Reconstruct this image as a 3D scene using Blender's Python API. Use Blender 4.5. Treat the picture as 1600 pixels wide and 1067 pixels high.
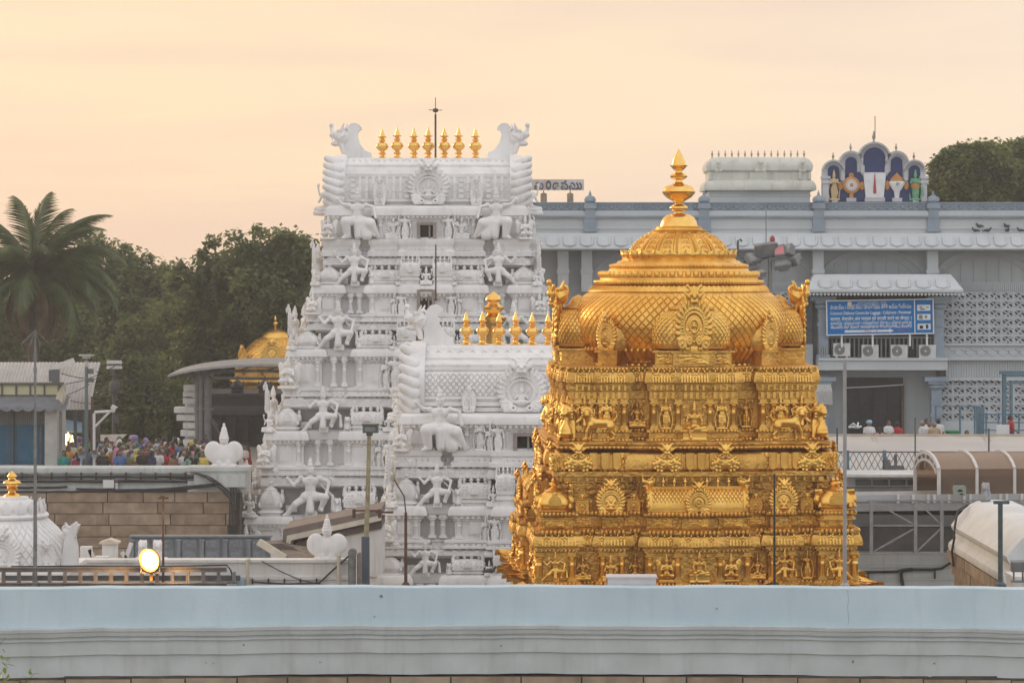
import bpy,bmesh,math,random
import numpy as np
from mathutils import Vector,Matrix,Euler

for _o in list(bpy.data.objects):
    bpy.data.objects.remove(_o)
SC=bpy.context.scene
COL=SC.collection
R=math.radians
PI=math.pi
rng=random.Random(7)
nrg=np.random.default_rng(7)

# ------------------------------------------------------------------ camera
F=4000.0            # focal length in photograph pixels (90 mm on a 36 mm wide frame)
HZ=430.0            # row of the eye level in the photograph
CZ=13.5             # eye height
cam=bpy.data.cameras.new('camera')
cam.lens=90.0
cam.sensor_width=36.0
cam.shift_y=-(533.5-HZ)/1600.0
cam.clip_start=0.5
cam.clip_end=6000
cam.dof.use_dof=True
cam.dof.focus_distance=66.0
cam.dof.aperture_fstop=5.6
camo=bpy.data.objects.new('camera',cam)
COL.objects.link(camo)
camo.location=(0,0,CZ)
camo.rotation_euler=(R(90),0,0)
SC.camera=camo

# ------------------------------------------------------------------ world, sun, exposure
SUN_AZ=R(-42)       # left of the view direction
SUN_EL=R(14)
W=bpy.data.worlds.new('World')
SC.world=W
W.use_nodes=True
nt=W.node_tree
nt.nodes.clear()
def wn(t,**k):
    n=nt.nodes.new(t)
    for a,b in k.items():
        setattr(n,a,b)
    return n
wout=wn('ShaderNodeOutputWorld')
sky=wn('ShaderNodeTexSky',sky_type='NISHITA')
sky.sun_disc=False
sky.sun_elevation=SUN_EL
sky.sun_rotation=SUN_AZ
sky.altitude=850
sky.air_density=1.5
sky.dust_density=5.0
bg1=wn('ShaderNodeBackground'); bg1.inputs['Strength'].default_value=0.05
thin=wn('ShaderNodeMixRGB',blend_type='MULTIPLY'); thin.inputs[0].default_value=1.0; thin.inputs[2].default_value=(0.22,0.22,0.22,1)   # what the cloud veil lets through
nt.links.new(sky.outputs[0],thin.inputs[1]); nt.links.new(thin.outputs[0],bg1.inputs['Color'])
# veil of high thin cloud, warm around the setting sun and pale blue-grey away from it
tc=wn('ShaderNodeTexCoord')
sdir=Vector((math.sin(SUN_AZ)*math.cos(R(4)),math.cos(SUN_AZ)*math.cos(R(4)),math.sin(R(4))))
dot=wn('ShaderNodeVectorMath',operation='DOT_PRODUCT')
nt.links.new(tc.outputs['Generated'],dot.inputs[0]); dot.inputs[1].default_value=sdir
mr=wn('ShaderNodeMapRange',interpolation_type='SMOOTHSTEP')
mr.inputs['From Min'].default_value=-0.15; mr.inputs['From Max'].default_value=0.9
nt.links.new(dot.outputs['Value'],mr.inputs['Value'])
mp=wn('ShaderNodeMapping'); mp.inputs['Scale'].default_value=(2.6,2.6,26.0); mp.inputs['Location'].default_value=(0.35,0.1,0.55)
nt.links.new(tc.outputs['Generated'],mp.inputs['Vector'])
cn=wn('ShaderNodeTexNoise'); cn.inputs['Scale'].default_value=1.35; cn.inputs['Detail'].default_value=5; cn.inputs['Roughness'].default_value=0.5
cn.inputs['Distortion'].default_value=0.5
nt.links.new(mp.outputs[0],cn.inputs['Vector'])
cr=wn('ShaderNodeValToRGB')
cr.color_ramp.elements[0].position=0.40; cr.color_ramp.elements[0].color=(0.99,0.755,0.515,1)
cr.color_ramp.elements[1].position=0.62; cr.color_ramp.elements[1].color=(0.89,0.655,0.50,1)
nt.links.new(cn.outputs['Fac'],cr.inputs['Fac'])
cool=wn('ShaderNodeMixRGB'); cool.inputs[1].default_value=(1.06,1.06,1.10,1); cool.inputs[2].default_value=(0.98,0.99,1.05,1)
nt.links.new(cn.outputs['Fac'],cool.inputs[0])
veil=wn('ShaderNodeMixRGB')
nt.links.new(mr.outputs[0],veil.inputs[0]); nt.links.new(cool.outputs[0],veil.inputs[1]); nt.links.new(cr.outputs[0],veil.inputs[2])
bg2=wn('ShaderNodeBackground'); bg2.inputs['Strength'].default_value=0.97
nt.links.new(veil.outputs[0],bg2.inputs['Color'])
add=wn('ShaderNodeAddShader')
nt.links.new(bg1.outputs[0],add.inputs[0]); nt.links.new(bg2.outputs[0],add.inputs[1])
nt.links.new(add.outputs[0],wout.inputs['Surface'])

sun=bpy.data.lights.new('sun','SUN')
sun.energy=1.25
sun.angle=R(14)
sun.color=(1.0,0.80,0.58)
suno=bpy.data.objects.new('sun',sun)
COL.objects.link(suno)
_sd=Vector((math.sin(SUN_AZ)*math.cos(SUN_EL),math.cos(SUN_AZ)*math.cos(SUN_EL),math.sin(SUN_EL)))
suno.rotation_euler=_sd.to_track_quat('Z','Y').to_euler()
suno.location=(-40,40,60)

SC.view_settings.view_transform='Standard'
SC.view_settings.look='None'
SC.view_settings.gamma=1
SC.view_settings.use_curve_mapping=False
SC.view_settings.exposure=0.06
SC.render.engine='CYCLES'
SC.cycles.max_bounces=6
SC.cycles.diffuse_bounces=3
SC.cycles.glossy_bounces=3
SC.cycles.transparent_max_bounces=8
SC.cycles.use_denoising=True

# ------------------------------------------------------------------ placing helpers
def P(px,py,Y):
    """point at distance Y that the photograph shows at pixel (px, py)"""
    return Vector(((px-800.0)*Y/F,Y,CZ-(py-HZ)*Y/F))
def XX(px,Y): return (px-800.0)*Y/F
def ZZ(py,Y): return CZ-(py-HZ)*Y/F

# ------------------------------------------------------------------ materials
MATS={}
def mat(name,col,col2=None,rough=0.6,metal=0.0,nscale=3.0,ndet=4,stretch=(1,1,1),bump=0.0,bscale=30.0,bdist=0.02,
        streak=0.0,streak_col=(0.3,0.27,0.22),spec=0.5,emit=None,estr=0.0,voro=0.0,vscale=20.0,coord='Position',trans=0.0,lo=0.35,hi=0.65,alpha=1.0,rvar=0.0):
    if name in MATS:
        return MATS[name]
    m=bpy.data.materials.new(name)
    m.use_nodes=True
    t=m.node_tree
    b=t.nodes['Principled BSDF']
    b.inputs['Roughness'].default_value=rough
    b.inputs['Metallic'].default_value=metal
    b.inputs['Specular IOR Level'].default_value=spec
    L=t.links.new
    if coord == 'Position':
        g=t.nodes.new('ShaderNodeNewGeometry'); src=g.outputs['Position']
    else:
        g=t.nodes.new('ShaderNodeTexCoord'); src=g.outputs['Object']
        oi=t.nodes.new('ShaderNodeObjectInfo')
        va=t.nodes.new('ShaderNodeVectorMath'); va.operation='MULTIPLY_ADD'
        va.inputs[1].default_value=(37.0,17.0,29.0)
        L(oi.outputs['Random'],va.inputs[0]); L(src,va.inputs[2]); src=va.outputs[0]
    if col2 is None:
        col2=tuple(c*0.88 for c in col)
    mp=t.nodes.new('ShaderNodeMapping'); mp.inputs['Scale'].default_value=stretch
    L(src,mp.inputs['Vector'])
    n=t.nodes.new('ShaderNodeTexNoise'); n.inputs['Scale'].default_value=nscale; n.inputs['Detail'].default_value=ndet
    L(mp.outputs[0],n.inputs['Vector'])
    r=t.nodes.new('ShaderNodeValToRGB')
    r.color_ramp.elements[0].position=lo; r.color_ramp.elements[0].color=(*col2,1)
    r.color_ramp.elements[1].position=hi; r.color_ramp.elements[1].color=(*col,1)
    L(n.outputs['Fac'],r.inputs['Fac'])
    out=r.outputs[0]
    if streak > 0:
        mp2=t.nodes.new('ShaderNodeMapping'); mp2.inputs['Scale'].default_value=(4.0,4.0,0.35)
        L(src,mp2.inputs['Vector'])
        n2=t.nodes.new('ShaderNodeTexNoise'); n2.inputs['Scale'].default_value=1.0; n2.inputs['Detail'].default_value=6
        n2.inputs['Roughness'].default_value=0.65
        L(mp2.outputs[0],n2.inputs['Vector'])
        r2=t.nodes.new('ShaderNodeValToRGB')
        r2.color_ramp.elements[0].position=0.52; r2.color_ramp.elements[0].color=(0,0,0,1)
        r2.color_ramp.elements[1].position=0.78; r2.color_ramp.elements[1].color=(streak,streak,streak,1)
        L(n2.outputs['Fac'],r2.inputs['Fac'])
        mx=t.nodes.new('ShaderNodeMixRGB')
        L(r2.outputs[0],mx.inputs[0]); L(out,mx.inputs[1]); mx.inputs[2].default_value=(*streak_col,1)
        out=mx.outputs[0]
    L(out,b.inputs['Base Color'])
    if rvar > 0:
        rr=t.nodes.new('ShaderNodeMapRange'); rr.inputs['To Min'].default_value=rough-rvar; rr.inputs['To Max'].default_value=rough+rvar
        n4=t.nodes.new('ShaderNodeTexNoise'); n4.inputs['Scale'].default_value=nscale*3.1; n4.inputs['Detail'].default_value=3
        L(src,n4.inputs['Vector']); L(n4.outputs['Fac'],rr.inputs['Value']); L(rr.outputs[0],b.inputs['Roughness'])
    hsrc=None
    if bump > 0:
        n3=t.nodes.new('ShaderNodeTexNoise'); n3.inputs['Scale'].default_value=bscale; n3.inputs['Detail'].default_value=3
        L(src,n3.inputs['Vector']); hsrc=n3.outputs['Fac']
    if voro > 0:
        v=t.nodes.new('ShaderNodeTexVoronoi'); v.inputs['Scale'].default_value=vscale; v.feature='SMOOTH_F1'
        L(src,v.inputs['Vector'])
        ma=t.nodes.new('ShaderNodeMath'); ma.operation='MULTIPLY_ADD'; ma.inputs[1].default_value=-voro
        L(v.outputs['Distance'],ma.inputs[0])
        if hsrc: L(hsrc,ma.inputs[2])
        else: ma.inputs[2].default_value=0
        hsrc=ma.outputs[0]
    if hsrc:
        bp=t.nodes.new('ShaderNodeBump'); bp.inputs['Strength'].default_value=max(bump,0.3 if voro else 0); bp.inputs['Distance'].default_value=bdist
        L(hsrc,bp.inputs['Height']); L(bp.outputs[0],b.inputs['Normal'])
    if emit:
        b.inputs['Emission Color'].default_value=(*emit,1)
        b.inputs['Emission Strength'].default_value=estr
    if trans > 0:
        tr=t.nodes.new('ShaderNodeBsdfTranslucent'); L(out,tr.inputs['Color'])
        ms=t.nodes.new('ShaderNodeMixShader'); ms.inputs[0].default_value=trans
        o=t.nodes['Material Output']
        L(b.outputs[0],ms.inputs[1]); L(tr.outputs[0],ms.inputs[2]); L(ms.outputs[0],o.inputs['Surface'])
    if alpha < 1.0:
        b.inputs['Alpha'].default_value=alpha
    MATS[name]=m
    return m

GOLD=mat('gilded copper',(0.93,0.575,0.145),(0.76,0.43,0.09),rough=0.38,metal=1.0,nscale=1.6,ndet=7,bump=0.35,bscale=22.0,bdist=0.012,rvar=0.08,
           streak=0.5,streak_col=(0.36,0.17,0.045))
GOLDR=mat('chased gilt with crevice shade',(0.78,0.46,0.115),(0.53,0.285,0.06),rough=0.43,metal=1.0,nscale=1.4,ndet=7,bump=0.45,bscale=26.0,bdist=0.03,rvar=0.08,  # chased backplates, base colour darkened to stand for shade in the crevices
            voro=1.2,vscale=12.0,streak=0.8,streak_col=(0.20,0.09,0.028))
GOLDP=mat('polished gilt',(0.93,0.59,0.17),(0.85,0.50,0.13),rough=0.22,metal=1.0,nscale=4,rvar=0.06)
WHITE=mat('white limewash',(0.82,0.81,0.795),(0.70,0.69,0.675),rough=0.75,nscale=0.9,ndet=9,bump=0.25,bscale=9,bdist=0.03,streak=0.6,streak_col=(0.50,0.47,0.42),spec=0.25)
WHITER=mat('white carved limewash',(0.81,0.80,0.785),(0.66,0.65,0.635),rough=0.75,nscale=1.2,ndet=7,bump=0.3,bscale=9,bdist=0.04,voro=0.7,vscale=7.0,streak=0.35,streak_col=(0.48,0.45,0.40),spec=0.25)
RECESS=mat('limewash with recess shade',(0.42,0.415,0.41),(0.32,0.315,0.31),rough=0.85,nscale=1.4,streak=0.4,streak_col=(0.3,0.27,0.24),spec=0.2)  # attic limewash coloured darker, with the shade of the recess painted in
DARK=mat('unlit interior',(0.02,0.02,0.022),(0.012,0.012,0.013),rough=0.9)

# ------------------------------------------------------------------ mesh collecting
class MB:
    def __init__(s):
        s.v=[]; s.f=[]; s.n=0; s.mi=[]; s.cur=0
    def add(s,verts,faces):
        o=s.n
        s.v.extend(verts); s.n += len(verts)
        for f in faces:
            s.f.append(tuple(i+o for i in f)); s.mi.append(s.cur)
    def box(s,c,d,rz=0.0,taper=1.0):
        x,y,z=d[0]/2,d[1]/2,d[2]/2
        vs=[]
        cr,sr=math.cos(rz),math.sin(rz)
        for sz in (-1,1):
            k=taper if sz > 0 else 1.0
            for sx,sy in ((-1,-1),(1,-1),(1,1),(-1,1)):
                a,b=sx*x*k,sy*y*k
                vs.append((c[0]+a*cr-b*sr,c[1]+a*sr+b*cr,c[2]+sz*z))
        s.add(vs,[(0,3,2,1),(4,5,6,7),(0,1,5,4),(1,2,6,5),(2,3,7,6),(3,0,4,7)])
    def lathe(s,prof,seg=16,c=(0,0,0),power=2.0,sx=1.0,sy=1.0,phase=0.0,cap=True):
        vs=[]; fs=[]
        m=len(prof)
        for r,z in prof:
            for k in range(seg):
                a=2*PI*k/seg+phase
                ca,sa=math.cos(a),math.sin(a)
                q=1.0
                if power != 2.0:
                    q=1.0/(abs(ca) ** power+abs(sa) ** power) ** (1.0/power)
                vs.append((c[0]+r*ca*q*sx,c[1]+r*sa*q*sy,c[2]+z))
        for i in range(m-1):
            for k in range(seg):
                k2=(k+1) % seg
                fs.append((i*seg+k,i*seg+k2,(i+1)*seg+k2,(i+1)*seg+k))
        if cap:
            if prof[0][0] > 1e-5: fs.append(tuple(reversed(range(seg))))
            if prof[-1][0] > 1e-5: fs.append(tuple(range((m-1)*seg,m*seg)))
        s.add(vs,fs)
    def tube(s,pts,r,seg=6,r2=None,cap=True):
        pts=[Vector(p) for p in pts]
        n=len(pts)
        vs=[]; fs=[]
        up=Vector((0,0,1))
        for i,p in enumerate(pts):
            d=(pts[min(i+1,n-1)]-pts[max(i-1,0)])
            if d.length < 1e-9: d=Vector((0,0,1))
            d.normalize()
            ref=up if abs(d.z) < 0.95 else Vector((1,0,0))
            a=d.cross(ref).normalized(); b=a.cross(d).normalized()
            rr=r if r2 is None else r+(r2-r)*i/max(1,n-1)
            for k in range(seg):
                t=2*PI*k/seg
                q=p+a*(rr*math.cos(t))+b*(rr*math.sin(t))
                vs.append(tuple(q))
        for i in range(n-1):
            for k in range(seg):
                k2=(k+1) % seg
                fs.append((i*seg+k2,i*seg+k,(i+1)*seg+k,(i+1)*seg+k2))
        if cap:
            fs.append(tuple(range(seg))); fs.append(tuple(reversed(range((n-1)*seg,n*seg))))
        s.add(vs,fs)
    def bar(s,a,b,w,d=None):
        """square bar between two points"""
        a=Vector(a); b=Vector(b); d=d or w
        u=(b-a).normalized()
        ref=Vector((0,1,0)) if abs(u.y) < 0.9 else Vector((0,0,1))
        p=u.cross(ref).normalized()*(w/2); q=u.cross(p).normalized()*(d/2)
        vs=[tuple(e+p*i+q*j) for e in (a,b) for i,j in ((-1,-1),(1,-1),(1,1),(-1,1))]
        s.add(vs,[(0,1,2,3),(7,6,5,4),(4,5,1,0),(5,6,2,1),(6,7,3,2),(7,4,0,3)])
    def prism(s,poly,y0,y1):
        """polygon in (x, z), counter-clockwise seen from -y, extruded from y0 (front) to y1"""
        n=len(poly)
        vs=[(x,y0,z) for x,z in poly]+[(x,y1,z) for x,z in poly]
        fs=[tuple(range(n)),tuple(reversed(range(n,2*n)))]
        for i in range(n):
            j=(i+1) % n
            fs.append((i,n+i,n+j,j))
        s.add(vs,fs)
    def prismx(s,poly,x0,x1):
        """polygon in (y, z) extruded along x"""
        n=len(poly)
        vs=[(x0,y,z) for y,z in poly]+[(x1,y,z) for y,z in poly]
        fs=[tuple(range(n)),tuple(reversed(range(n,2*n)))]
        for i in range(n):
            j=(i+1) % n
            fs.append((i,n+i,n+j,j))
        s.add(vs,fs)
    def rings(s,plan,prof,cap_top=True,cap_bot=False):
        """plan: rectilinear polygon (x,y) ccw from above; prof: list of (outward offset, z)"""
        n=len(plan)
        nor=[]
        for i in range(n):
            a,b=plan[i],plan[(i+1) % n]
            dx,dy=b[0]-a[0],b[1]-a[1]
            l=math.hypot(dx,dy)
            nor.append((dy/l,-dx/l))
        vs=[]
        for off,z in prof:
            for i in range(n):
                n0,n1=nor[i-1],nor[i]
                k=1+n0[0]*n1[0]+n0[1]*n1[1]
                vs.append((plan[i][0]+off*(n0[0]+n1[0])/k,plan[i][1]+off*(n0[1]+n1[1])/k,z))
        fs=[]
        for j in range(len(prof)-1):
            for i in range(n):
                i2=(i+1) % n
                fs.append((j*n+i,j*n+i2,(j+1)*n+i2,(j+1)*n+i))
        if cap_top: fs.append(tuple(range((len(prof)-1)*n,len(prof)*n)))
        if cap_bot: fs.append(tuple(reversed(range(n))))
        s.add(vs,fs)
    def put(s,other,M):
        vs=[tuple(M @ Vector(v)) for v in other.v]
        o=s.n
        s.v.extend(vs); s.n += len(vs)
        for f,mi in zip(other.f,other.mi):
            s.f.append(tuple(i+o for i in f)); s.mi.append(mi+s.cur)
    def mesh(s,name,mats,smooth=True,angle=40):
        me=bpy.data.meshes.new(name)
        me.from_pydata(s.v,[],s.f)
        if not isinstance(mats,(list,tuple)): mats=[mats]
        for m in mats: me.materials.append(m)
        if len(mats) > 1:
            me.polygons.foreach_set('material_index',s.mi)
        finish(me,smooth,angle)
        return me
def finish(me,smooth=True,angle=40):
    me.validate(verbose=False)
    if smooth:
        me.polygons.foreach_set('use_smooth',[True]*len(me.polygons))
        if angle: me.set_sharp_from_angle(angle=R(angle))
    me.update()

def tag(o,label=None,cat=None,group=None,kind=None):
    if label: o['label']=label
    if cat: o['category']=cat
    if group: o['group']=group
    if kind: o['kind']=kind
    return o
def obj(name,me,parent=None,loc=(0,0,0),rot=(0,0,0),scale=(1,1,1),m=None):
    if isinstance(me,MB): me=me.mesh(name,m); m=None
    if not isinstance(scale,(tuple,list)): scale=(scale,scale,scale)
    o=bpy.data.objects.new(name,me)
    COL.objects.link(o)
    o.parent=parent
    o.location=loc; o.rotation_euler=rot; o.scale=scale
    if m is not None:
        o.material_slots[0].link='OBJECT'; o.material_slots[0].material=m
    return o
def thing(name,label,cat,loc=(0,0,0),rz=0.0,group=None):
    o=bpy.data.objects.new(name,None)
    o.empty_display_size=0.3
    COL.objects.link(o)
    o.location=loc; o.rotation_euler=(0,0,rz)
    return tag(o,label,cat,group)
def solo(name,mb,m,label,cat,loc=(0,0,0),rz=0.0,group=None):
    me=mb.mesh(name,m) if isinstance(mb,MB) else mb
    o=obj(name,me,None,loc,(0,0,rz))
    return tag(o,label,cat,group)
def structure(name,mb,m):
    o=obj(name,mb.mesh(name,m),None)
    o['kind']='structure'
    return o

# ------------------------------------------------------------------ smooth-union sculpting: primitives on a grid, surface nets
class Clay:
    def __init__(s,lo,hi,vox):
        s.lo=np.array(lo,float); s.vox=vox
        s.shape=tuple(int(math.ceil((h-l)/vox))+1 for l,h in zip(lo,hi))
        s.d=np.full(s.shape,9.0,np.float32)
        s.k=vox*1.25
        s.mir=False
    def _sub(s,lo,hi,mg):
        i0=np.maximum(np.floor((np.array(lo)-mg-s.lo)/s.vox).astype(int),0)
        i1=np.minimum(np.ceil((np.array(hi)+mg-s.lo)/s.vox).astype(int)+1,s.shape)
        if np.any(i1 <= i0): return None
        sl=tuple(slice(a,b) for a,b in zip(i0,i1))
        ax=[(np.arange(a,b)*s.vox+l).astype(np.float32) for a,b,l in zip(i0,i1,s.lo)]
        return sl,np.meshgrid(*ax,indexing='ij')
    def _mix(s,sl,d,k,cut=False):
        a=s.d[sl]
        if cut:
            d=-d
            h=np.clip(0.5-0.5*(a-d)/k,0,1)
            s.d[sl]=a*(1-h)+d*h+k*h*(1-h)
        else:
            h=np.clip(0.5+0.5*(a-d)/k,0,1)
            s.d[sl]=a*(1-h)+d*h-k*h*(1-h)
    def cap(s,a,b,ra,rb=None,k=None,cut=False):
        rb=ra if rb is None else rb
        k=k or s.k
        a=np.array(a,float); b=np.array(b,float); rm=max(ra,rb)
        q=s._sub(np.minimum(a,b)-rm,np.maximum(a,b)+rm,k+s.vox*2)
        if q is not None:
            sl,(X,Y,Z)=q
            ba=b-a; L=max(float(ba @ ba),1e-9)
            t=np.clip(((X-a[0])*ba[0]+(Y-a[1])*ba[1]+(Z-a[2])*ba[2])/L,0,1)
            d=np.sqrt((X-a[0]-t*ba[0]) ** 2+(Y-a[1]-t*ba[1]) ** 2+(Z-a[2]-t*ba[2]) ** 2)-(ra+(rb-ra)*t)
            s._mix(sl,d,k,cut)
        if s.mir:
            s.mir=False; m=np.array((-1,1,1.0)); s.cap(a*m,b*m,ra,rb,k,cut); s.mir=True
        return s
    def chain(s,pts,rs,k=None):
        for i in range(len(pts)-1):
            s.cap(pts[i],pts[i+1],rs[i],rs[i+1],k)
        return s
    def ell(s,c,r,k=None,cut=False):
        k=k or s.k
        c=np.array(c,float); r=np.array(r,float)
        q=s._sub(c-r,c+r,k+s.vox*2)
        if q is not None:
            sl,(X,Y,Z)=q
            x,y,z=(X-c[0])/r[0],(Y-c[1])/r[1],(Z-c[2])/r[2]
            k0=np.sqrt(x*x+y*y+z*z)+1e-6
            k1=np.sqrt((x/r[0]) ** 2+(y/r[1]) ** 2+(z/r[2]) ** 2)+1e-6
            s._mix(sl,k0*(k0-1)/k1,k,cut)
        if s.mir:
            s.mir=False; s.ell(c*np.array((-1,1,1.0)),r,k,cut); s.mir=True
        return s
    def box(s,c,h,rd=0.01,k=None,cut=False):
        k=k or s.k
        c=np.array(c,float); h=np.array(h,float)
        q=s._sub(c-h,c+h,k+s.vox*2)
        if q is not None:
            sl,(X,Y,Z)=q
            x,y,z=abs(X-c[0])-h[0]+rd,abs(Y-c[1])-h[1]+rd,abs(Z-c[2])-h[2]+rd
            d=np.sqrt(np.maximum(x,0) ** 2+np.maximum(y,0) ** 2+np.maximum(z,0) ** 2)+np.minimum(np.maximum(x,np.maximum(y,z)),0)-rd
            s._mix(sl,d,k,cut)
        if s.mir:
            s.mir=False; s.box(c*np.array((-1,1,1.0)),h,rd,k,cut); s.mir=True
        return s
    def tor(s,c,RR,r,axis=2,k=None,cut=False):
        k=k or s.k
        c=np.array(c,float); e=np.full(3,RR+r); e[axis]=r
        q=s._sub(c-e,c+e,k+s.vox*2)
        if q is not None:
            sl,g=q
            u=[g[i]-c[i] for i in range(3)]
            o=[i for i in range(3) if i != axis]
            d=np.sqrt((np.sqrt(u[o[0]] ** 2+u[o[1]] ** 2)-RR) ** 2+u[axis] ** 2)-r
            s._mix(sl,d,k,cut)
        if s.mir:
            s.mir=False; s.tor(c*np.array((-1,1,1.0)),RR,r,axis,k,cut); s.mir=True
        return s
    def mesh(s,name,m,scale=1.0,mirror=False):
        d=s.d
        d=np.pad(d,1,constant_values=9.0)
        lo=s.lo-s.vox
        ins=d < 0
        nx,ny,nz=d.shape
        cnt=np.zeros((nx-1,ny-1,nz-1),np.int32)
        acc=np.zeros((nx-1,ny-1,nz-1,3),np.float32)
        corner=[(i,j,k) for i in (0,1) for j in (0,1) for k in (0,1)]
        def V(c): return d[c[0]:nx-1+c[0],c[1]:ny-1+c[1],c[2]:nz-1+c[2]]
        for a in corner:
            for ax in range(3):
                if a[ax] == 0:
                    b=list(a); b[ax]=1; b=tuple(b)
                    va,vb=V(a),V(b)
                    cr=(va < 0) != (vb < 0)
                    t=np.where(cr,va/np.where(cr,va-vb,1),0)
                    cnt += cr
                    for q in range(3):
                        acc[...,q] += np.where(cr,a[q]+(t if q == ax else 0),0)
        act=cnt > 0
        idx=np.full(act.shape,-1,np.int64)
        nv=int(act.sum())
        idx[act]=np.arange(nv)
        cells=np.argwhere(act).astype(np.float32)
        verts=(cells+acc[act]/cnt[act][:,None])*s.vox+lo
        faces=[]
        for ax in range(3):
            o1,o2=[(1,2),(2,0),(0,1)][ax]
            sl0=[slice(1,-1)]*3; sl1=[slice(1,-1)]*3
            sl0[ax]=slice(0,-1); sl1[ax]=slice(1,None)
            a=ins[tuple(sl0)]; b=ins[tuple(sl1)]
            for flip in (False,True):
                e=np.argwhere((a & ~b) if not flip else (~a & b))
                if not len(e): continue
                off=np.ones(3,int); off[ax]=0
                e=e+off
                def I(d1,d2):
                    q=e.copy(); q[:,o1] += d1; q[:,o2] += d2
                    return idx[q[:,0],q[:,1],q[:,2]]
                f=np.stack([I(-1,-1),I(0,-1),I(0,0),I(-1,0)],1)
                if flip: f=f[:,::-1]
                faces.append(f)
        f=np.concatenate(faces)
        verts=verts*scale
        if mirror:
            verts=verts*np.array((-1,1,1)); f=f[:,::-1]
        me=bpy.data.meshes.new(name)
        nf=len(f)
        me.vertices.add(nv); me.vertices.foreach_set('co',verts.astype(np.float32).ravel())
        me.loops.add(nf*4); me.loops.foreach_set('vertex_index',f.astype(np.int32).ravel())
        me.polygons.add(nf)
        me.polygons.foreach_set('loop_start',np.arange(0,nf*4,4,dtype=np.int32))
        me.polygons.foreach_set('use_smooth',np.ones(nf,bool))
        me.materials.append(m)
        me.update(calc_edges=True); me.validate()
        return me
# ------------------------------------------------------------------ sculpture templates (height about 1, facing -y)
def head(c,x,y,z,r=0.062,crown=0.2,face=True,tilt=0.0):
    c.ell((x,y,z),(r*0.86,r*0.95,r*1.08),k=0.012)
    if face:
        c.cap((x,y-r*0.95,z+r*0.15),(x,y-r*1.12,z-r*0.2),r*0.13,r*0.2)
        for q in (-1,1):
            c.ell((x+q*r*0.36,y-r*0.92,z+r*0.16),(r*0.2,r*0.1,r*0.12),cut=True,k=0.008)
            c.ell((x+q*r*0.9,y,z-r*0.15),(r*0.2,r*0.25,r*0.42))
        c.ell((x,y-r*0.85,z-r*0.55),(r*0.3,r*0.15,r*0.1),k=0.006)
    if crown > 0:
        c.tor((x,y,z+r*0.55),r*0.86,r*0.24)
        c.cap((x,y,z+r*0.7),(x,y,z+r+crown*0.8),r*0.84,r*0.34,k=0.01)
        c.tor((x,y,z+r*0.7+crown*0.36),r*0.70,r*0.16)
        c.tor((x,y,z+r*0.7+crown*0.66),r*0.52,r*0.14)
        c.ell((x,y,z+r+crown),(r*0.28,r*0.28,r*0.34))
        c.ell((x,y-r*0.75,z+r*1.35),(r*0.4,r*0.22,r*0.6))
def torso(c,px,pz,cx,cz,y=0.0,w=1.0):
    c.cap((px,y,pz),(cx*0.5+px*0.5,y-0.01,(pz+cz)/2),0.092*w,0.078*w,k=0.03)
    c.cap((cx*0.5+px*0.5,y-0.01,(pz+cz)/2),(cx,y,cz),0.078*w,0.096*w,k=0.03)
    c.ell((cx-0.055*w,y-0.02,cz+0.02),(0.075*w,0.075*w,0.075*w),k=0.03)
    c.ell((cx+0.055*w,y-0.02,cz+0.02),(0.075*w,0.075*w,0.075*w),k=0.03)
    c.cap((cx,y,cz+0.07),(cx,y-0.01,cz+0.14),0.046,0.042)
    c.tor((cx,y-0.015,cz+0.075),0.072*w,0.016)
    c.tor((px,y,pz+0.03),0.088*w,0.02)
def arm(c,sh,el,ha,r=0.036):
    c.ell(sh,(r*1.35,r*1.35,r*1.3),k=0.02)
    c.cap(sh,el,r,r*0.85,k=0.015); c.cap(el,ha,r*0.85,r*0.62,k=0.012)
    c.ell(ha,(r*0.75,r*0.8,r*0.95))
    m=[(a+b)/2 for a,b in zip(sh,el)]
    c.ell(m,(r*1.25,r*1.25,r*0.45),k=0.006)
def leg(c,hip,kn,ft,r=0.058,toe=(0,-0.06,0)):
    c.cap(hip,kn,r*1.15,r*0.8,k=0.025); c.cap(kn,ft,r*0.8,r*0.55,k=0.015)
    c.cap(ft,[a+b for a,b in zip(ft,toe)],r*0.55,r*0.4)
    c.ell([a*0.12+b*0.88 for a,b in zip(kn,ft)],(r*0.72,r*0.72,r*0.3),k=0.005)
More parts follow.
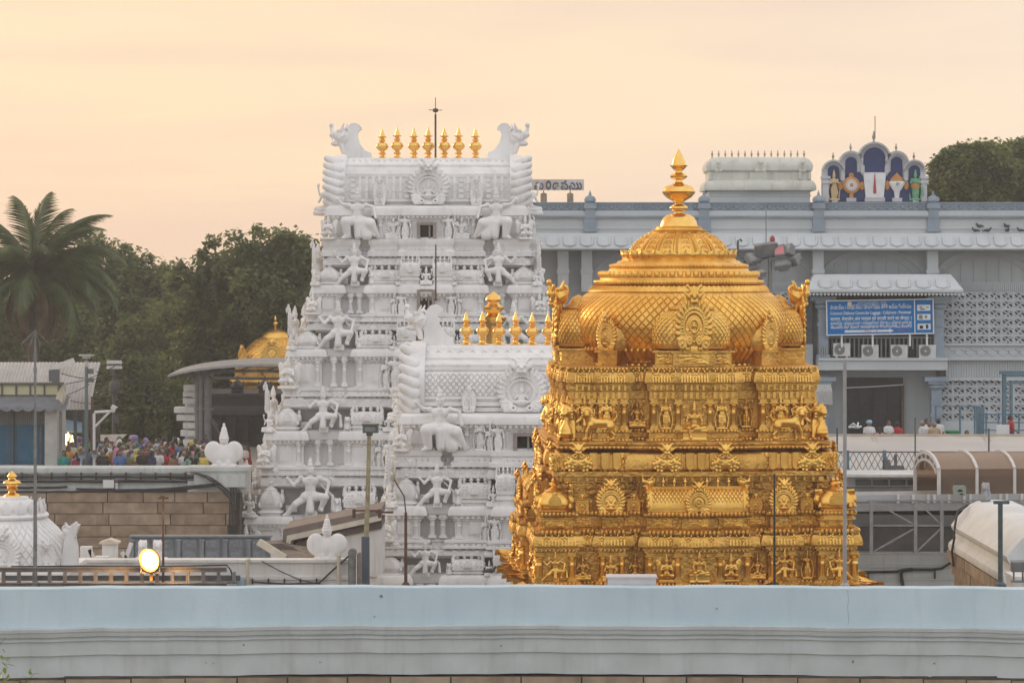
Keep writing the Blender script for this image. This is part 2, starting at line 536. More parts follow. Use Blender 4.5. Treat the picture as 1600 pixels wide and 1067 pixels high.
def t_stand(vox=0.016,folded=False,sway=0.02,extra=True,base=True):
    c=Clay((-0.36,-0.26,-0.02),(0.36,0.2,1.12),vox)
    leg(c,(-0.06,0,0.45),(-0.075,-0.02,0.25),(-0.07,0,0.05))
    leg(c,(0.06+sway,0,0.45),(0.08+sway,-0.05,0.26),(0.08,0,0.05))
    c.cap((sway,0.0,0.46),(0.0,0.0,0.12),0.10,0.085,k=0.03)
    c.box((0.0,-0.09,0.26),(0.028,0.03,0.2),0.02)
    for z in (0.4,0.32,0.22): c.tor((0.01,0,z),0.095,0.014)
    torso(c,sway,0.5,-sway*0.5,0.7)
    head(c,0,-0.01,0.885)
    if folded:
        c.mir=True; arm(c,(0.135,0,0.76),(0.17,-0.06,0.62),(0.03,-0.13,0.68)); c.mir=False
        c.cap((0,-0.14,0.66),(0,-0.14,0.75),0.03,0.018)
    else:
        arm(c,(0.135,0,0.76),(0.2,0.0,0.6),(0.2,-0.1,0.5))
        arm(c,(-0.135,0,0.76),(-0.2,-0.02,0.62),(-0.17,-0.13,0.72))
    if extra:
        arm(c,(0.13,0.03,0.78),(0.24,0.03,0.74),(0.25,0.0,0.9),0.03)
        arm(c,(-0.13,0.03,0.78),(-0.24,0.03,0.74),(-0.25,0.0,0.9),0.03)
        c.ell((0.25,0,0.97),(0.05,0.03,0.055)); c.ell((-0.25,0,0.97),(0.04,0.03,0.055))
    c.chain([(0.13,0.02,0.7),(0.24,0.02,0.35),(0.2,0.0,0.08)],[0.02,0.024,0.03]); c.chain([(-0.13,0.02,0.7),(-0.24,0.02,0.35),(-0.2,0.0,0.08)],[0.02,0.024,0.03])
    if base: c.box((0,0,0.02),(0.2,0.13,0.035),0.015)
    return c
def t_lotus(vox=0.018,extra=True):
    c=Clay((-0.42,-0.36,-0.02),(0.42,0.22,1.08),vox)
    c.cap((-0.2,0,0.06),(0.2,0,0.06),0.10,0.10); c.box((0,-0.05,0.05),(0.33,0.2,0.06),0.04)
    for k in range(-3,4): c.ell((k*0.095,-0.21+abs(k)*0.012,0.07),(0.05,0.05,0.06))
    c.mir=True
    c.cap((0.08,0,0.2),(0.29,-0.12,0.17),0.085,0.07,k=0.03); c.cap((0.29,-0.12,0.17),(0.02,-0.22,0.15),0.065,0.045)
    arm(c,(0.16,0,0.6),(0.24,-0.03,0.42),(0.16,-0.17,0.38),0.042)
    if extra:
        arm(c,(0.15,0.03,0.62),(0.28,0.02,0.58),(0.3,-0.02,0.76),0.034); c.ell((0.3,-0.02,0.85),(0.055,0.035,0.06))
    c.mir=False
    torso(c,0,0.24,0,0.52,w=1.15)
    head(c,0,-0.01,0.755,r=0.078,crown=0.21)
    return c
def t_lalita(vox=0.018):
    c=Clay((-0.42,-0.42,-0.02),(0.42,0.22,1.12),vox)
    c.box((0,0.0,0.14),(0.34,0.16,0.15),0.02); c.box((0,-0.02,0.27),(0.37,0.18,0.03),0.015)
    c.box((0,0.0,0.02),(0.37,0.19,0.03),0.015)
    torso(c,0,0.38,0,0.64,w=1.1)
    head(c,0,-0.01,0.855,r=0.072,crown=0.2)
    c.cap((0.07,0,0.36),(0.28,-0.12,0.35),0.08,0.065,k=0.03); c.cap((0.28,-0.12,0.35),(0.0,-0.2,0.32),0.06,0.042)
    leg(c,(-0.07,0,0.36),(-0.18,-0.22,0.36),(-0.12,-0.22,0.08),0.065)
    c.mir=True
    arm(c,(0.155,0,0.72),(0.22,-0.02,0.54),(0.2,-0.15,0.47),0.04)
    arm(c,(0.15,0.03,0.73),(0.28,0.02,0.68),(0.29,-0.02,0.85),0.033); c.ell((0.29,-0.02,0.93),(0.05,0.035,0.055))
    c.mir=False
    return c
def t_guard(vox=0.016):
    """striding door guardian: one hand raised, one on the thigh, knee bent to one side, the other leg stretched"""
    c=Clay((-0.62,-0.34,-0.02),(0.6,0.2,1.16),vox)
    c.box((0.02,0.02,0.05),(0.12,0.1,0.07),0.03); c.cap((0.02,0,0.1),(0.02,0,0.3),0.05,0.07)
    leg(c,(0.06,0,0.4),(0.30,-0.16,0.40),(0.2,-0.06,0.16),0.085,(0.03,-0.07,-0.02))
    leg(c,(-0.06,0,0.4),(-0.28,-0.1,0.26),(-0.44,-0.04,0.06),0.08,(-0.07,-0.02,-0.03))
    c.box((0.0,-0.1,0.27),(0.05,0.04,0.14),0.03); c.cap((0,-0.1,0.34),(0.0,-0.12,0.14),0.06,0.085,k=0.02)
    c.cap((-0.1,-0.04,0.40),(0.1,-0.04,0.40),0.095)
    torso(c,0,0.44,0.0,0.68,w=1.2)
    head(c,0.0,-0.02,0.9,r=0.075,crown=0.2)
    arm(c,(-0.18,0,0.76),(-0.32,-0.04,0.62),(-0.44,-0.02,0.76),0.044)
    arm(c,(0.18,0,0.76),(0.36,0.0,0.68),(0.32,-0.1,0.48),0.044)
    c.chain([(0.17,0.03,0.66),(0.42,0.04,0.4),(0.44,0.0,0.14)],[0.02,0.03,0.05])
    return c
def t_drape(vox=0.016):
    """large seated bearer with one arm up at the eave, a hand on the knee and a spread skirt"""
    c=Clay((-0.62,-0.36,-0.02),(0.66,0.2,1.18),vox)
    c.cap((-0.08,0,0.42),(-0.26,-0.2,0.40),0.12,0.11,k=0.04); c.cap((-0.26,-0.2,0.4),(-0.22,-0.14,0.08),0.11,0.08,k=0.03)
    c.cap((-0.24,-0.16,0.06),(-0.32,-0.24,0.03),0.05,0.035)
    c.cap((0.08,0,0.42),(0.30,-0.14,0.36),0.13,0.11,k=0.04); c.cap((0.3,-0.14,0.36),(0.48,-0.06,0.05),0.12,0.05,k=0.04)
    c.cap((0.1,-0.06,0.38),(0.22,-0.08,0.1),0.13,0.14,k=0.05); c.cap((0.0,-0.08,0.36),(0.02,-0.1,0.08),0.1,0.09,k=0.04)
    for k in range(5):
        c.cap((0.06+k*0.04,-0.17,0.4),(0.06+k*0.085,-0.2+k*0.015,0.06),0.014,0.02)
    torso(c,0,0.46,0,0.7,w=1.25)
    head(c,0.0,-0.02,0.92,r=0.08,crown=0.22)
    arm(c,(-0.19,0,0.78),(-0.34,-0.02,0.8),(-0.46,-0.04,0.92),0.045)
    arm(c,(0.19,0,0.78),(0.36,0.0,0.74),(0.42,-0.08,0.5),0.045)
    return c
def t_wing(vox=0.018):
    """kneeling winged bearer with joined hands"""
    c=Clay((-0.46,-0.38,-0.02),(0.46,0.26,1.1),vox)
    c.box((0,0,0.03),(0.3,0.2,0.05),0.02)
    c.mir=True
    c.cap((0.07,0,0.26),(0.2,-0.2,0.24),0.08,0.07,k=0.03); c.cap((0.2,-0.2,0.24),(0.2,0.1,0.1),0.06,0.045)
    arm(c,(0.15,0,0.6),(0.22,-0.08,0.44),(0.03,-0.2,0.52),0.042)
    c.ell((0.27,0.12,0.5),(0.12,0.05,0.3)); c.ell((0.33,0.12,0.72),(0.09,0.05,0.13))
    for k in range(4): c.cap((0.2+0.05*k,0.07,0.72-0.03*k),(0.2+0.05*k,0.07,0.3+0.04*k),0.016)
    c.mir=False
    c.cap((0,-0.2,0.5),(0,-0.2,0.6),0.03,0.018)
    torso(c,0,0.3,0,0.54,w=1.1)
    head(c,0,-0.01,0.76,r=0.075,crown=0.2)
    return c
def t_garuda_back(vox=0.018):
    """seen from behind: tall ringed crown over two rounded wings"""
    c=Clay((-0.52,-0.24,-0.02),(0.52,0.26,1.08),vox)
    c.mir=True
    c.ell((0.245,-0.04,0.36),(0.215,0.075,0.25),k=0.05); c.ell((0.13,-0.03,0.2),(0.17,0.09,0.18),k=0.06)
    c.mir=False
    c.ell((0,0.02,0.28),(0.16,0.14,0.28),k=0.05)
    c.ell((0,0.0,0.62),(0.105,0.11,0.11),k=0.03)
    c.cap((0,0,0.66),(0,0,0.92),0.105,0.04)
    for z,r in ((0.68,0.115),(0.74,0.10),(0.80,0.085),(0.86,0.068),(0.91,0.054)): c.tor((0,0,z),r*0.9,0.017)
    c.ell((0,0,0.98),(0.035,0.035,0.05)); c.cap((0,0,0.98),(0,0,1.04),0.02,0.008)
    c.mir=True
    c.cap((0.06,-0.02,0.0),(0.11,-0.04,0.1),0.12,0.1)
    c.mir=False
    c.box((0,0.0,0.02),(0.3,0.14,0.04),0.02)
    return c
def monster(c,x,y,z,s):
    """kirtimukha face"""
    c.ell((x,y,z),(0.12*s,0.09*s,0.10*s))
    for q in (-1,1):
        c.ell((x+q*0.055*s,y-0.08*s,z+0.03*s),(0.032*s,)*3)
        c.cap((x+q*0.06*s,y-0.02,z+0.08*s),(x+q*0.13*s,y,z+0.15*s),0.05*s,0.022*s); c.ell((x+q*0.15*s,y,z+0.15*s),(0.035*s,0.03*s,0.03*s))
        c.cap((x+q*0.12*s,y,z),(x+q*0.22*s,y+0.01,z+0.06*s),0.045*s,0.015*s)
        c.cap((x+q*0.05*s,y-0.07*s,z-0.05*s),(x+q*0.07*s,y-0.09*s,z-0.12*s),0.022*s,0.008*s)
    c.ell((x,y-0.09*s,z-0.01*s),(0.035*s,0.04*s,0.03*s)); c.cap((x,y,z+0.08*s),(x,y,z+0.14*s),0.055*s,0.028*s)
    c.ell((x,y-0.06*s,z-0.075*s),(0.09*s,0.05*s,0.022*s))
def t_nasi(vox=0.016,inner='fig',flat=0.0):
    """horseshoe gable of flame leaves with a monster mask on top"""
    c=Clay((-0.56,-0.22,-0.02),(0.56,0.16,1.18),vox)
    cz=0.40
    c.box((0,0.06,0.40),(0.30,0.05,0.36),0.04); c.ell((0,0.05,cz),(0.4,0.07,0.42))
    for i in range(21):
        a=R(-42+i*264/20)
        x,z=math.cos(a),math.sin(a)
        c.cap((x*0.39,0.0,cz+z*0.40),(x*0.47,0.0,cz+z*0.49+0.035),0.062,0.036,k=0.01)
        c.ell((x*0.425,-0.05,cz+z*0.44),(0.028,0.03,0.028),k=0.006)
    for i in range(30):
        a=R(-50+i*280/29)
        c.ell((math.cos(a)*0.3,-0.04,cz+math.sin(a)*0.31),(0.024,0.024,0.024),k=0.006)
    c.tor((0,-0.03,cz),0.25,0.028,axis=1); c.tor((0,-0.02,cz),0.345,0.025,axis=1)
    c.mir=True
    c.tor((0.30,-0.04,0.12),0.075,0.035,axis=1); c.ell((0.30,-0.05,0.12),(0.035,0.04,0.035)); c.tor((0.16,-0.06,0.07),0.045,0.026,axis=1)
    c.mir=False
    if inner == 'fig':
        c.ell((0,-0.03,0.28),(0.07,0.06,0.10)); c.ell((0,-0.04,0.2),(0.14,0.07,0.045)); c.ell((0,-0.05,0.42),(0.048,0.05,0.055)); c.cap((0,-0.04,0.46),(0,-0.04,0.55),0.042,0.015)
        c.mir=True; c.cap((0.07,-0.04,0.34),(0.13,-0.05,0.26),0.025,0.02); c.cap((0.07,-0.02,0.36),(0.14,-0.02,0.42),0.022,0.018); c.mir=False
    else:
        c.tor((0,-0.07,cz+0.02),0.11,0.03,axis=1); c.ell((0,-0.07,cz+0.02),(0.05,0.05,0.05)); c.mir=True; c.tor((0.12,-0.08,0.17),0.06,0.03,axis=1); c.ell((0.12,-0.09,0.17),(0.03,0.03,0.03)); c.mir=False
    monster(c,0,-0.06,0.92,1.15)
    c.box((0,0.03,0.01),(0.36,0.08,0.035),0.015)
    return c
def t_mask(vox=0.024):
    """monster mask over two curling lobes, on cornices"""
    c=Clay((-0.6,-0.24,-0.02),(0.6,0.16,1.1),vox)
    c.mir=True
    c.ell((0.24,0.02,0.3),(0.27,0.12,0.29)); c.ell((0.46,0.02,0.26),(0.12,0.1,0.2))
    for i in range(9):
        a=i*0.9; r=0.05+0.02*i
        c.ell((0.25+r*math.cos(a),-0.08+0.2*r,0.32+r*1.05*math.sin(a)),(0.05,0.07,0.05),k=0.01)
    for i in range(8):
        a=R(-100+i*32); c.ell((0.25+0.26*math.cos(a),-0.03,0.3+0.28*math.sin(a)),(0.055,0.07,0.055),k=0.01)
    c.tor((0.13,-0.08,0.58),0.07,0.035,axis=1)
    c.mir=False
    monster(c,0,-0.08,0.82,1.5)
    return c
def t_lion(vox=0.018):
    """walking lion, body along x, head at -x turned to the front, tail curled over the back"""
    c=Clay((-0.62,-0.24,-0.02),(0.62,0.22,0.98),vox)
    c.cap((-0.22,0,0.47),(0.26,0,0.47),0.13,0.115,k=0.04); c.ell((-0.2,0,0.46),(0.16,0.14,0.17),k=0.04); c.ell((0.02,0,0.44),(0.2,0.1,0.1))
    c.cap((-0.24,-0.01,0.52),(-0.33,-0.03,0.66),0.13,0.12,k=0.04)
    c.ell((-0.36,-0.05,0.74),(0.15,0.13,0.16),k=0.02)
    c.ell((-0.37,-0.16,0.73),(0.10,0.06,0.11)); c.ell((-0.37,-0.2,0.69),(0.06,0.05,0.045))
    for q in (-1,1):
        c.ell((-0.37+q*0.05,-0.205,0.77),(0.026,0.022,0.026)); c.ell((-0.36+q*0.11,-0.03,0.88),(0.04,0.03,0.045))
    for a in range(9):
        t=R(-30+a*240/8); c.ell((-0.36+0.14*math.cos(t),-0.09,0.73+0.15*math.sin(t)),(0.04,0.05,0.04))
    for y in (-0.08,0.08):
        dx=0.06 if y < 0 else-0.06
        c.chain([(-0.26,y,0.42),(-0.30-dx,y,0.24),(-0.33-dx,y,0.06)],[0.085,0.05,0.045]); c.cap((-0.33-dx,y,0.04),(-0.41-dx,y,0.035),0.05,0.04)
        c.ell((0.27,y,0.4),(0.11,0.07,0.14),k=0.03)
        c.chain([(0.25,y,0.36),(0.2+dx,y,0.25),(0.31+dx,y,0.15),(0.29+dx,y,0.05)],[0.085,0.055,0.045,0.045]); c.cap((0.29+dx,y,0.04),(0.2+dx,y,0.035),0.05,0.04)
    c.chain([(0.36,0,0.5),(0.44,0,0.62),(0.42,0,0.76),(0.3,0,0.8),(0.2,0,0.74),(0.14,0,0.82),(0.18,0,0.92)],[0.03,0.026,0.025,0.025,0.025,0.028,0.04])
    return c
def t_sitlion(vox=0.022):
    """corner lion seen from the front, rearing over a round boss"""
    c=Clay((-0.36,-0.4,-0.02),(0.36,0.3,1.06),vox)
    c.cap((0,0.1,0.25),(0,0,0.62),0.17,0.15,k=0.04)
    c.ell((0,-0.16,0.26),(0.17,0.15,0.2)); c.cap((0,-0.16,0.42),(0,-0.14,0.62),0.1,0.03); c.tor((0,-0.16,0.2),0.15,0.03)
    c.ell((0,-0.06,0.8),(0.17,0.17,0.18)); c.ell((0,-0.22,0.77),(0.1,0.09,0.09)); c.ell((0,-0.29,0.73),(0.065,0.06,0.045))
    c.mir=True
    c.ell((0.06,-0.24,0.85),(0.034,0.03,0.034)); c.ell((0.12,-0.02,0.95),(0.045,0.04,0.05))
    c.cap((0.14,0.0,0.5),(0.2,-0.06,0.06),0.08,0.055); c.cap((0.2,-0.06,0.05),(0.21,-0.16,0.04),0.055,0.045)
    for z in (0.62,0.7,0.8,0.88): c.ell((0.15,-0.08,z),(0.05,0.07,0.045))
    c.mir=False
    return c
def t_mahead(vox=0.022):
    """snarling crocodile-lion head for gable ends, looking towards -x"""
    c=Clay((-0.62,-0.3,-0.5),(0.5,0.3,0.62),vox)
    c.ell((0.05,0,0.05),(0.3,0.2,0.24)); c.ell((-0.24,0,0.12),(0.26,0.14,0.12)); c.cap((-0.36,0,0.2),(-0.44,0,0.38),0.09,0.05); c.ell((-0.4,0,0.44),(0.1,0.1,0.08))
    c.ell((-0.2,0,-0.16),(0.24,0.12,0.09)); c.cap((0.0,0,-0.1),(0.12,0,-0.45),0.14,0.1)
    for y in (-0.13,0.13):
        c.ell((-0.05,y,0.24),(0.08,0.06,0.07)); c.cap((0.08,y,0.26),(0.2,y*1.3,0.48),0.07,0.02)
        for x in (-0.12,-0.22,-0.32): c.cap((x,y*0.8,0.04),(x-0.01,y*0.85,-0.07),0.03,0.012)
        c.cap((0.0,y*1.2,0.0),(0.3,y*1.5,0.12),0.06,0.02)
    c.tor((0.22,0,0.2),0.12,0.05,axis=1)
    return c
def t_knob(vox=0.024):
    """leafy rosette boss"""
    c=Clay((-0.5,-0.22,-0.5),(0.5,0.14,0.5),vox)
    c.ell((0,0.04,0),(0.36,0.1,0.36))
    for i in range(8):
        a=2*PI*i/8; c.ell((0.3*math.cos(a),-0.02,0.3*math.sin(a)),(0.13,0.09,0.13))
    c.ell((0,-0.08,0),(0.13,0.1,0.13)); c.tor((0,-0.06,0),0.2,0.03,axis=1)
    return c
def t_relief(vox=0.03,seed=1):
    """panel of dense foliage relief 1 x 1"""
    r=random.Random(seed)
    c=Clay((-0.55,-0.14,-0.55),(0.55,0.1,0.55),vox)
    c.box((0,0.04,0),(0.48,0.05,0.48),0.01)
    for i in range(9):
        x,z=r.uniform(-.36,.36),r.uniform(-.36,.36)
        c.tor((x,-0.03,z),r.uniform(0.06,0.12),0.035,axis=1); c.ell((x,-0.05,z),(0.045,0.06,0.045))
    for i in range(22):
        x,z,a=r.uniform(-.42,.42),r.uniform(-.42,.42),r.uniform(0,6.3)
        c.cap((x,-0.03,z),(x+0.12*math.cos(a),-0.06,z+0.12*math.sin(a)),0.04,0.018)
    return c
T={}
T['stand']=t_stand().mesh('standing_figure',WHITE)
T['fold']=t_stand(folded=True,extra=False).mesh('standing_attendant',WHITE)
T['lotus']=t_lotus().mesh('seated_figure',WHITE)
T['lotus2']=t_lotus(extra=False).mesh('seated_sage',WHITE)
T['lalita']=t_lalita().mesh('enthroned_figure',WHITE)
_g=t_guard(); T['guard']=_g.mesh('guardian_figure',WHITE); T['guardm']=_g.mesh('guardian_figure',WHITE,mirror=True)
_g=t_drape(); T['drape']=_g.mesh('bearer_figure',WHITE); T['drapem']=_g.mesh('bearer_figure',WHITE,mirror=True)
T['wing']=t_wing().mesh('winged_figure',WHITE)
T['back']=t_garuda_back().mesh('winged_statue',WHITE)
T['nasi']=t_nasi().mesh('gable_arch',WHITE)
T['nasi2']=t_nasi(inner='boss').mesh('gable_arch',WHITE)
T['mask']=t_mask().mesh('monster_mask',WHITE)
_g=t_lion(); T['lion']=_g.mesh('lion',WHITE); T['lionm']=_g.mesh('lion',WHITE,mirror=True)
T['sitlion']=t_sitlion().mesh('corner_lion',WHITE)
_g=t_mahead(); T['mahead']=_g.mesh('beast_head',WHITE); T['maheadm']=_g.mesh('beast_head',WHITE,mirror=True)
T['knob']=t_knob().mesh('rosette',WHITE)
T['relief']=t_relief(seed=1).mesh('leaf_relief',WHITE)
T['relief2']=t_relief(seed=5).mesh('leaf_relief',WHITE)
# ------------------------------------------------------------------ small architecture
def plan(hx,hy,bx=(),by=()):
    """rectangle with stepped bays: (u0, u1, depth) along the long faces"""
    pts=[]
    for face,(h,o,bays) in enumerate(((hx,hy,bx),(hy,hx,by),(hx,hy,bx),(hy,hx,by))):
        c,s_=[(1,0),(0,1),(-1,0),(0,-1)][face]
        def W(u,d): 
            x,y=u,-o-d
            return (x*c-y*s_,x*s_+y*c)
        seq=[(-h,0.0)]
        for i,(a,b,d) in enumerate(bays):
            if not (i > 0 and abs(bays[i-1][1]-a) < 1e-6): seq.append((a,0.0))
            seq.append((a,d)); seq.append((b,d))
            if not (i+1 < len(bays) and abs(bays[i+1][0]-b) < 1e-6): seq.append((b,0.0))
        pts += [W(u,d) for u,d in seq]
    return pts
def kapota(o0,z0,o1,z1,lip,n=5):
    """curved eave: lip at (o0, z0) rising and curving back to (o1, z1)"""
    out=[(o0-0.06,z0-0.015),(o0-0.02,z0-0.02),(o0,z0),(o0,z0+lip)]
    for i in range(1,n+1):
        t=i/n*PI/2
        out.append((o1+(o0-0.01-o1)*math.cos(t) ** 0.8,z0+lip+(z1-z0-lip)*math.sin(t)))
    return out
class Faces:
    def __init__(s,hx,hy): s.hx,s.hy=hx,hy
    def at(s,f,u,out,z):
        if f == 0: return (u,-s.hy-out,z),0.0
        if f == 1: return (s.hx+out,u,z),PI/2
        if f == 2: return (-u,s.hy+out,z),PI
        return (-s.hx-out,-u,z),-PI/2
    def put(s,name,me,par,f,u,out,z,sc=1.0,m=None,rz=0.0):
        p,r=s.at(f,u,out,z)
        if not isinstance(sc,(tuple,list)): sc=(sc,sc,sc)
        return obj(name,me,par,p,(0,0,r+rz),sc,m)
PETAL=[(-0.5,0.0),(0.5,0.0),(0.5,0.45),(0.36,0.72),(0.0,1.0),(-0.36,0.72),(-0.5,0.45)]
def mb_pilaster():
    """height 1, width about 0.2"""
    b=MB()
    b.box((0,0,0.04),(0.24,0.16,0.08)); b.box((0,0,0.11),(0.19,0.13,0.06))
    b.lathe([(0.075,0.14),(0.075,0.5),(0.09,0.52),(0.09,0.56),(0.072,0.58),(0.066,0.66),(0.085,0.68),(0.085,0.71),(0.06,0.73),(0.10,0.78),(0.115,0.815),(0.10,0.845),(0.07,0.86)],10)
    b.box((0,0,0.885),(0.27,0.18,0.05)); b.box((0,0,0.95),(0.2,0.16,0.1))
    return b
def kal_prof(h,w=1.0):
    p=[(0.24,0),(0.25,0.03),(0.2,0.06),(0.12,0.10),(0.10,0.14),(0.16,0.17),(0.17,0.2),(0.10,0.235),(0.11,0.27),(0.2,0.31),(0.27,0.37),(0.285,0.42),(0.26,0.47),(0.17,0.53),(0.1,0.56),
         (0.14,0.59),(0.15,0.615),(0.09,0.64),(0.11,0.67),(0.2,0.705),(0.21,0.715),(0.13,0.725),(0.12,0.745),(0.085,0.83),(0.035,0.93),(0.0,1.0)]
    return [(r*h*w,z*h) for r,z in p]
def mb_finial(seg=10):
    b=MB(); b.lathe(kal_prof(1.0),seg); return b
def mb_stub(seg=8):
    b=MB(); b.lathe([(0.30,0),(0.32,0.08),(0.18,0.14),(0.14,0.22),(0.30,0.34),(0.36,0.46),(0.30,0.58),(0.15,0.66),(0.13,0.72),(0.2,0.76),(0.12,0.84),(0.05,0.94),(0,1.0)],seg); return b
def mb_kuta(seg=20):
    """corner pavilion: unit width at the eave, height 1 without finial"""
    b=MB()
    b.lathe([(0.5,0),(0.5,0.05),(0.44,0.06),(0.44,0.16),(0.5,0.18),(0.53,0.21),(0.49,0.25),(0.41,0.27),(0.41,0.33),(0.47,0.35),(0.5,0.39)],seg,power=7,phase=PI/seg)
    b.lathe([(0.45,0.385),(0.49,0.44),(0.49,0.54),(0.45,0.66),(0.37,0.77),(0.28,0.84),(0.26,0.86),(0.27,0.89),(0.22,0.91),(0.12,0.97),(0.0,1.0)],seg,power=3.2,phase=PI/seg)
    for k in range(4):
        a=k*PI/2
        m=Matrix.Rotation(a,4,'Z')
        t=MB()
        t.prism([(0.19*math.cos(R(-30+240*i/10)),0.57+0.2*math.sin(R(-30+240*i/10))) for i in range(11)],-0.53,-0.40)
        t.prism([(0.12*math.cos(R(-30+240*i/10)),0.57+0.13*math.sin(R(-30+240*i/10))) for i in range(11)],-0.56,-0.50)
        t.prism([(-0.07,0.76),(0.07,0.76),(0.09,0.86),(0.03,0.83),(0,0.9),(-0.03,0.83),(-0.09,0.86)],-0.52,-0.42)
        b.put(t,m)
    for k in range(4):
        a=PI/4+k*PI/2
        b.lathe([(0.06,0),(0.07,0.05),(0.03,0.14),(0,0.16)],6,c=(0.62*math.cos(a),0.62*math.sin(a),0.38))
    f=MB(); f.lathe([(r*0.85,z*0.34+0.97) for r,z in ((0.12,0),(0.06,0.15),(0.12,0.25),(0.17,0.38),(0.12,0.5),(0.05,0.58),(0.1,0.68),(0.04,0.85),(0,1))],8)
    b.put(f,Matrix.Identity(4))
    return b
def barrel(r0,h,n=10,horseshoe=0.93):
    """half section of the barrel roof in (y, z), from one eave over the ridge to the other"""
    pts=[]
    for i in range(n+1):
        t=PI*i/n
        y=-math.cos(t); z=math.sin(t)
        q=1.0+0.06*math.sin(2*t if t < PI/2 else 2*(PI-t))
        pts.append((r0*y*q,h*z ** 0.85))
    return pts
def mb_sala(L=1.0,lattice=False):
    """oblong pavilion: length L at the eave, unit height 1 with depth 0.7; barrel roof with gable ends"""
    b=MB()
    x=L/2
    def slab(z0,z1,o): b.box((0,0,(z0+z1)/2),(L+2*o,0.7+2*o,z1-z0))
    slab(0,0.06,0.0); slab(0.06,0.2,-0.05); slab(0.2,0.26,0.03); slab(0.26,0.3,-0.03); slab(0.30,0.36,-0.07); slab(0.36,0.41,0.0)
    pr=[(y,z+0.41) for y,z in barrel(0.34,0.5)]
    b.prismx(pr,-x*0.93,x*0.93)
    slab(0.86,0.93,-0.29)
    for q in (-1,1):
        pr2=[(y*1.1,z*1.08+0.39) for y,z in barrel(0.34,0.5)]
        a,c=sorted((q*x*0.88,q*x*1.0)); b.prismx(pr2,a,c)
        for i in range(6):
            t=R(20+i*28)
            b.lathe([(0,-0.07),(0.05,-0.05),(0.06,0),(0.05,0.05),(0,0.07)],6,c=(q*x*1.0,-0.37*math.cos(t),0.41+0.54*math.sin(t)))
        b.prism([(q*x*0.98,0.88),(q*x*0.80,0.9),(q*x*0.84,1.0),(q*x*0.78,1.12),(q*x*0.92,1.16),(q*x*1.06,1.02)][::(1 if q < 0 else-1)],-0.13,0.13)
    b.prism([(0.2*math.cos(R(-30+24*i)),0.60+0.19*math.sin(R(-30+24*i))) for i in range(11)],-0.44,-0.2); b.prism([(0.12*math.cos(R(-30+24*i)),0.60+0.12*math.sin(R(-30+24*i))) for i in range(11)],-0.48,-0.3); b.prism([(-0.06,0.78),(0.06,0.78),(0.09,0.88),(0,0.84),(-0.09,0.88)],-0.42,-0.3)
    m=int(L/0.16)
    for i in range(m):
        u=-x*0.86+1.72*x*(i+0.5)/m
        if abs(u) < 0.24: continue
        for k,(yy,zz) in enumerate(((-0.345,0.50),(-0.352,0.60),(-0.325,0.70),(-0.27,0.79))): b.lathe([(0,-0.045),(0.035,0),(0,0.045)],4,c=(u+0.04*(k % 2),yy,zz))
        b.box((u,-0.32,0.13),(0.05,0.05,0.10)); b.box((u,-0.30,0.33),(0.04,0.05,0.06))
    n=max(2,int(L/0.32))
    for i in range(n):
        b.lathe([(r*0.28,z*0.26+0.92) for r,z in ((0.3,0),(0.15,0.2),(0.35,0.45),(0.15,0.65),(0.2,0.75),(0,1))],8,c=((i-(n-1)/2)*(L*0.68)/max(1,n-1),0,0))
    return b
TP={}
def up_uv(me): return me
TP['pilaster']=mb_pilaster().mesh('pilaster',WHITE)
TP['finial']=mb_finial(18).mesh('finial',GOLDP)
TP['stub']=mb_stub(10).mesh('roof_finial',WHITE)
TP['kuta']=mb_kuta(24).mesh('corner_pavilion',WHITE)
TP['sala']=mb_sala(1.3).mesh('barrel_pavilion',WHITE)
TP['sala2']=mb_sala(2.0).mesh('barrel_pavilion',WHITE)
_b=MB()     # leaf-shaped petal, unit wide and high, bulging to -y
for _i in range(5):
    pass
def mb_petal():
    b=MB(); n=6; vs=[]; fs=[]
    for i in range(n+1):
        t=i/n
        w=0.5*(1-max(0,(t-0.35)/0.65) ** 1.6) if t > 0.35 else 0.44+0.06*t/0.35
        y=-0.16*math.sin(min(1,t*1.5)*PI*0.62)-(0.12*max(0,t-0.6)/0.4)
        vs += [(-w,y+0.10,t),(-w*0.5,y+0.02,t),(0,y,t),(w*0.5,y+0.02,t),(w,y+0.10,t)]
    for i in range(n):
        for k in range(4):
            a=i*5+k
            fs.append((a,a+1,a+6,a+5))
    b.add(vs,fs)
    vs2=[(x,y+0.1,z) for x,y,z in vs]
    b.add(vs2,[tuple(reversed(f)) for f in fs])
    return b
TP['petal']=mb_petal().mesh('petal',WHITE)
def mb_upanel():
    """upright rounded panel with a raised rim, unit wide and high"""
    b=MB()
    out=[(-0.42,1.0),(-0.42,0.3),(-0.36,0.12),(-0.2,0.03),(0,0),(0.2,0.03),(0.36,0.12),(0.42,0.3),(0.42,1.0)]
    inn=[(x*0.72,0.12+(z)*0.88) for x,z in out]
    n=len(out)
    vs=[(x,-0.02,z) for x,z in out]+[(x*0.9,-0.14,0.03+z*0.97) for x,z in out]+[(x*1.06,-0.14,z) for x,z in inn]+[(x,-0.03,z) for x,z in inn]
    fs=[]
    for r in range(3):
        for i in range(n-1):
            fs.append((r*n+i,r*n+i+1,(r+1)*n+i+1,(r+1)*n+i))
    fs.append(tuple(range(3*n,4*n)))
    b.add(vs,fs)
    b.lathe([(0.12,-0.06),(0.09,0.0),(0,0.03)],8,c=(0,0,0))
    return b
_u=mb_upanel()
TP['upanel']=_u.mesh('rimmed_panel',WHITE)

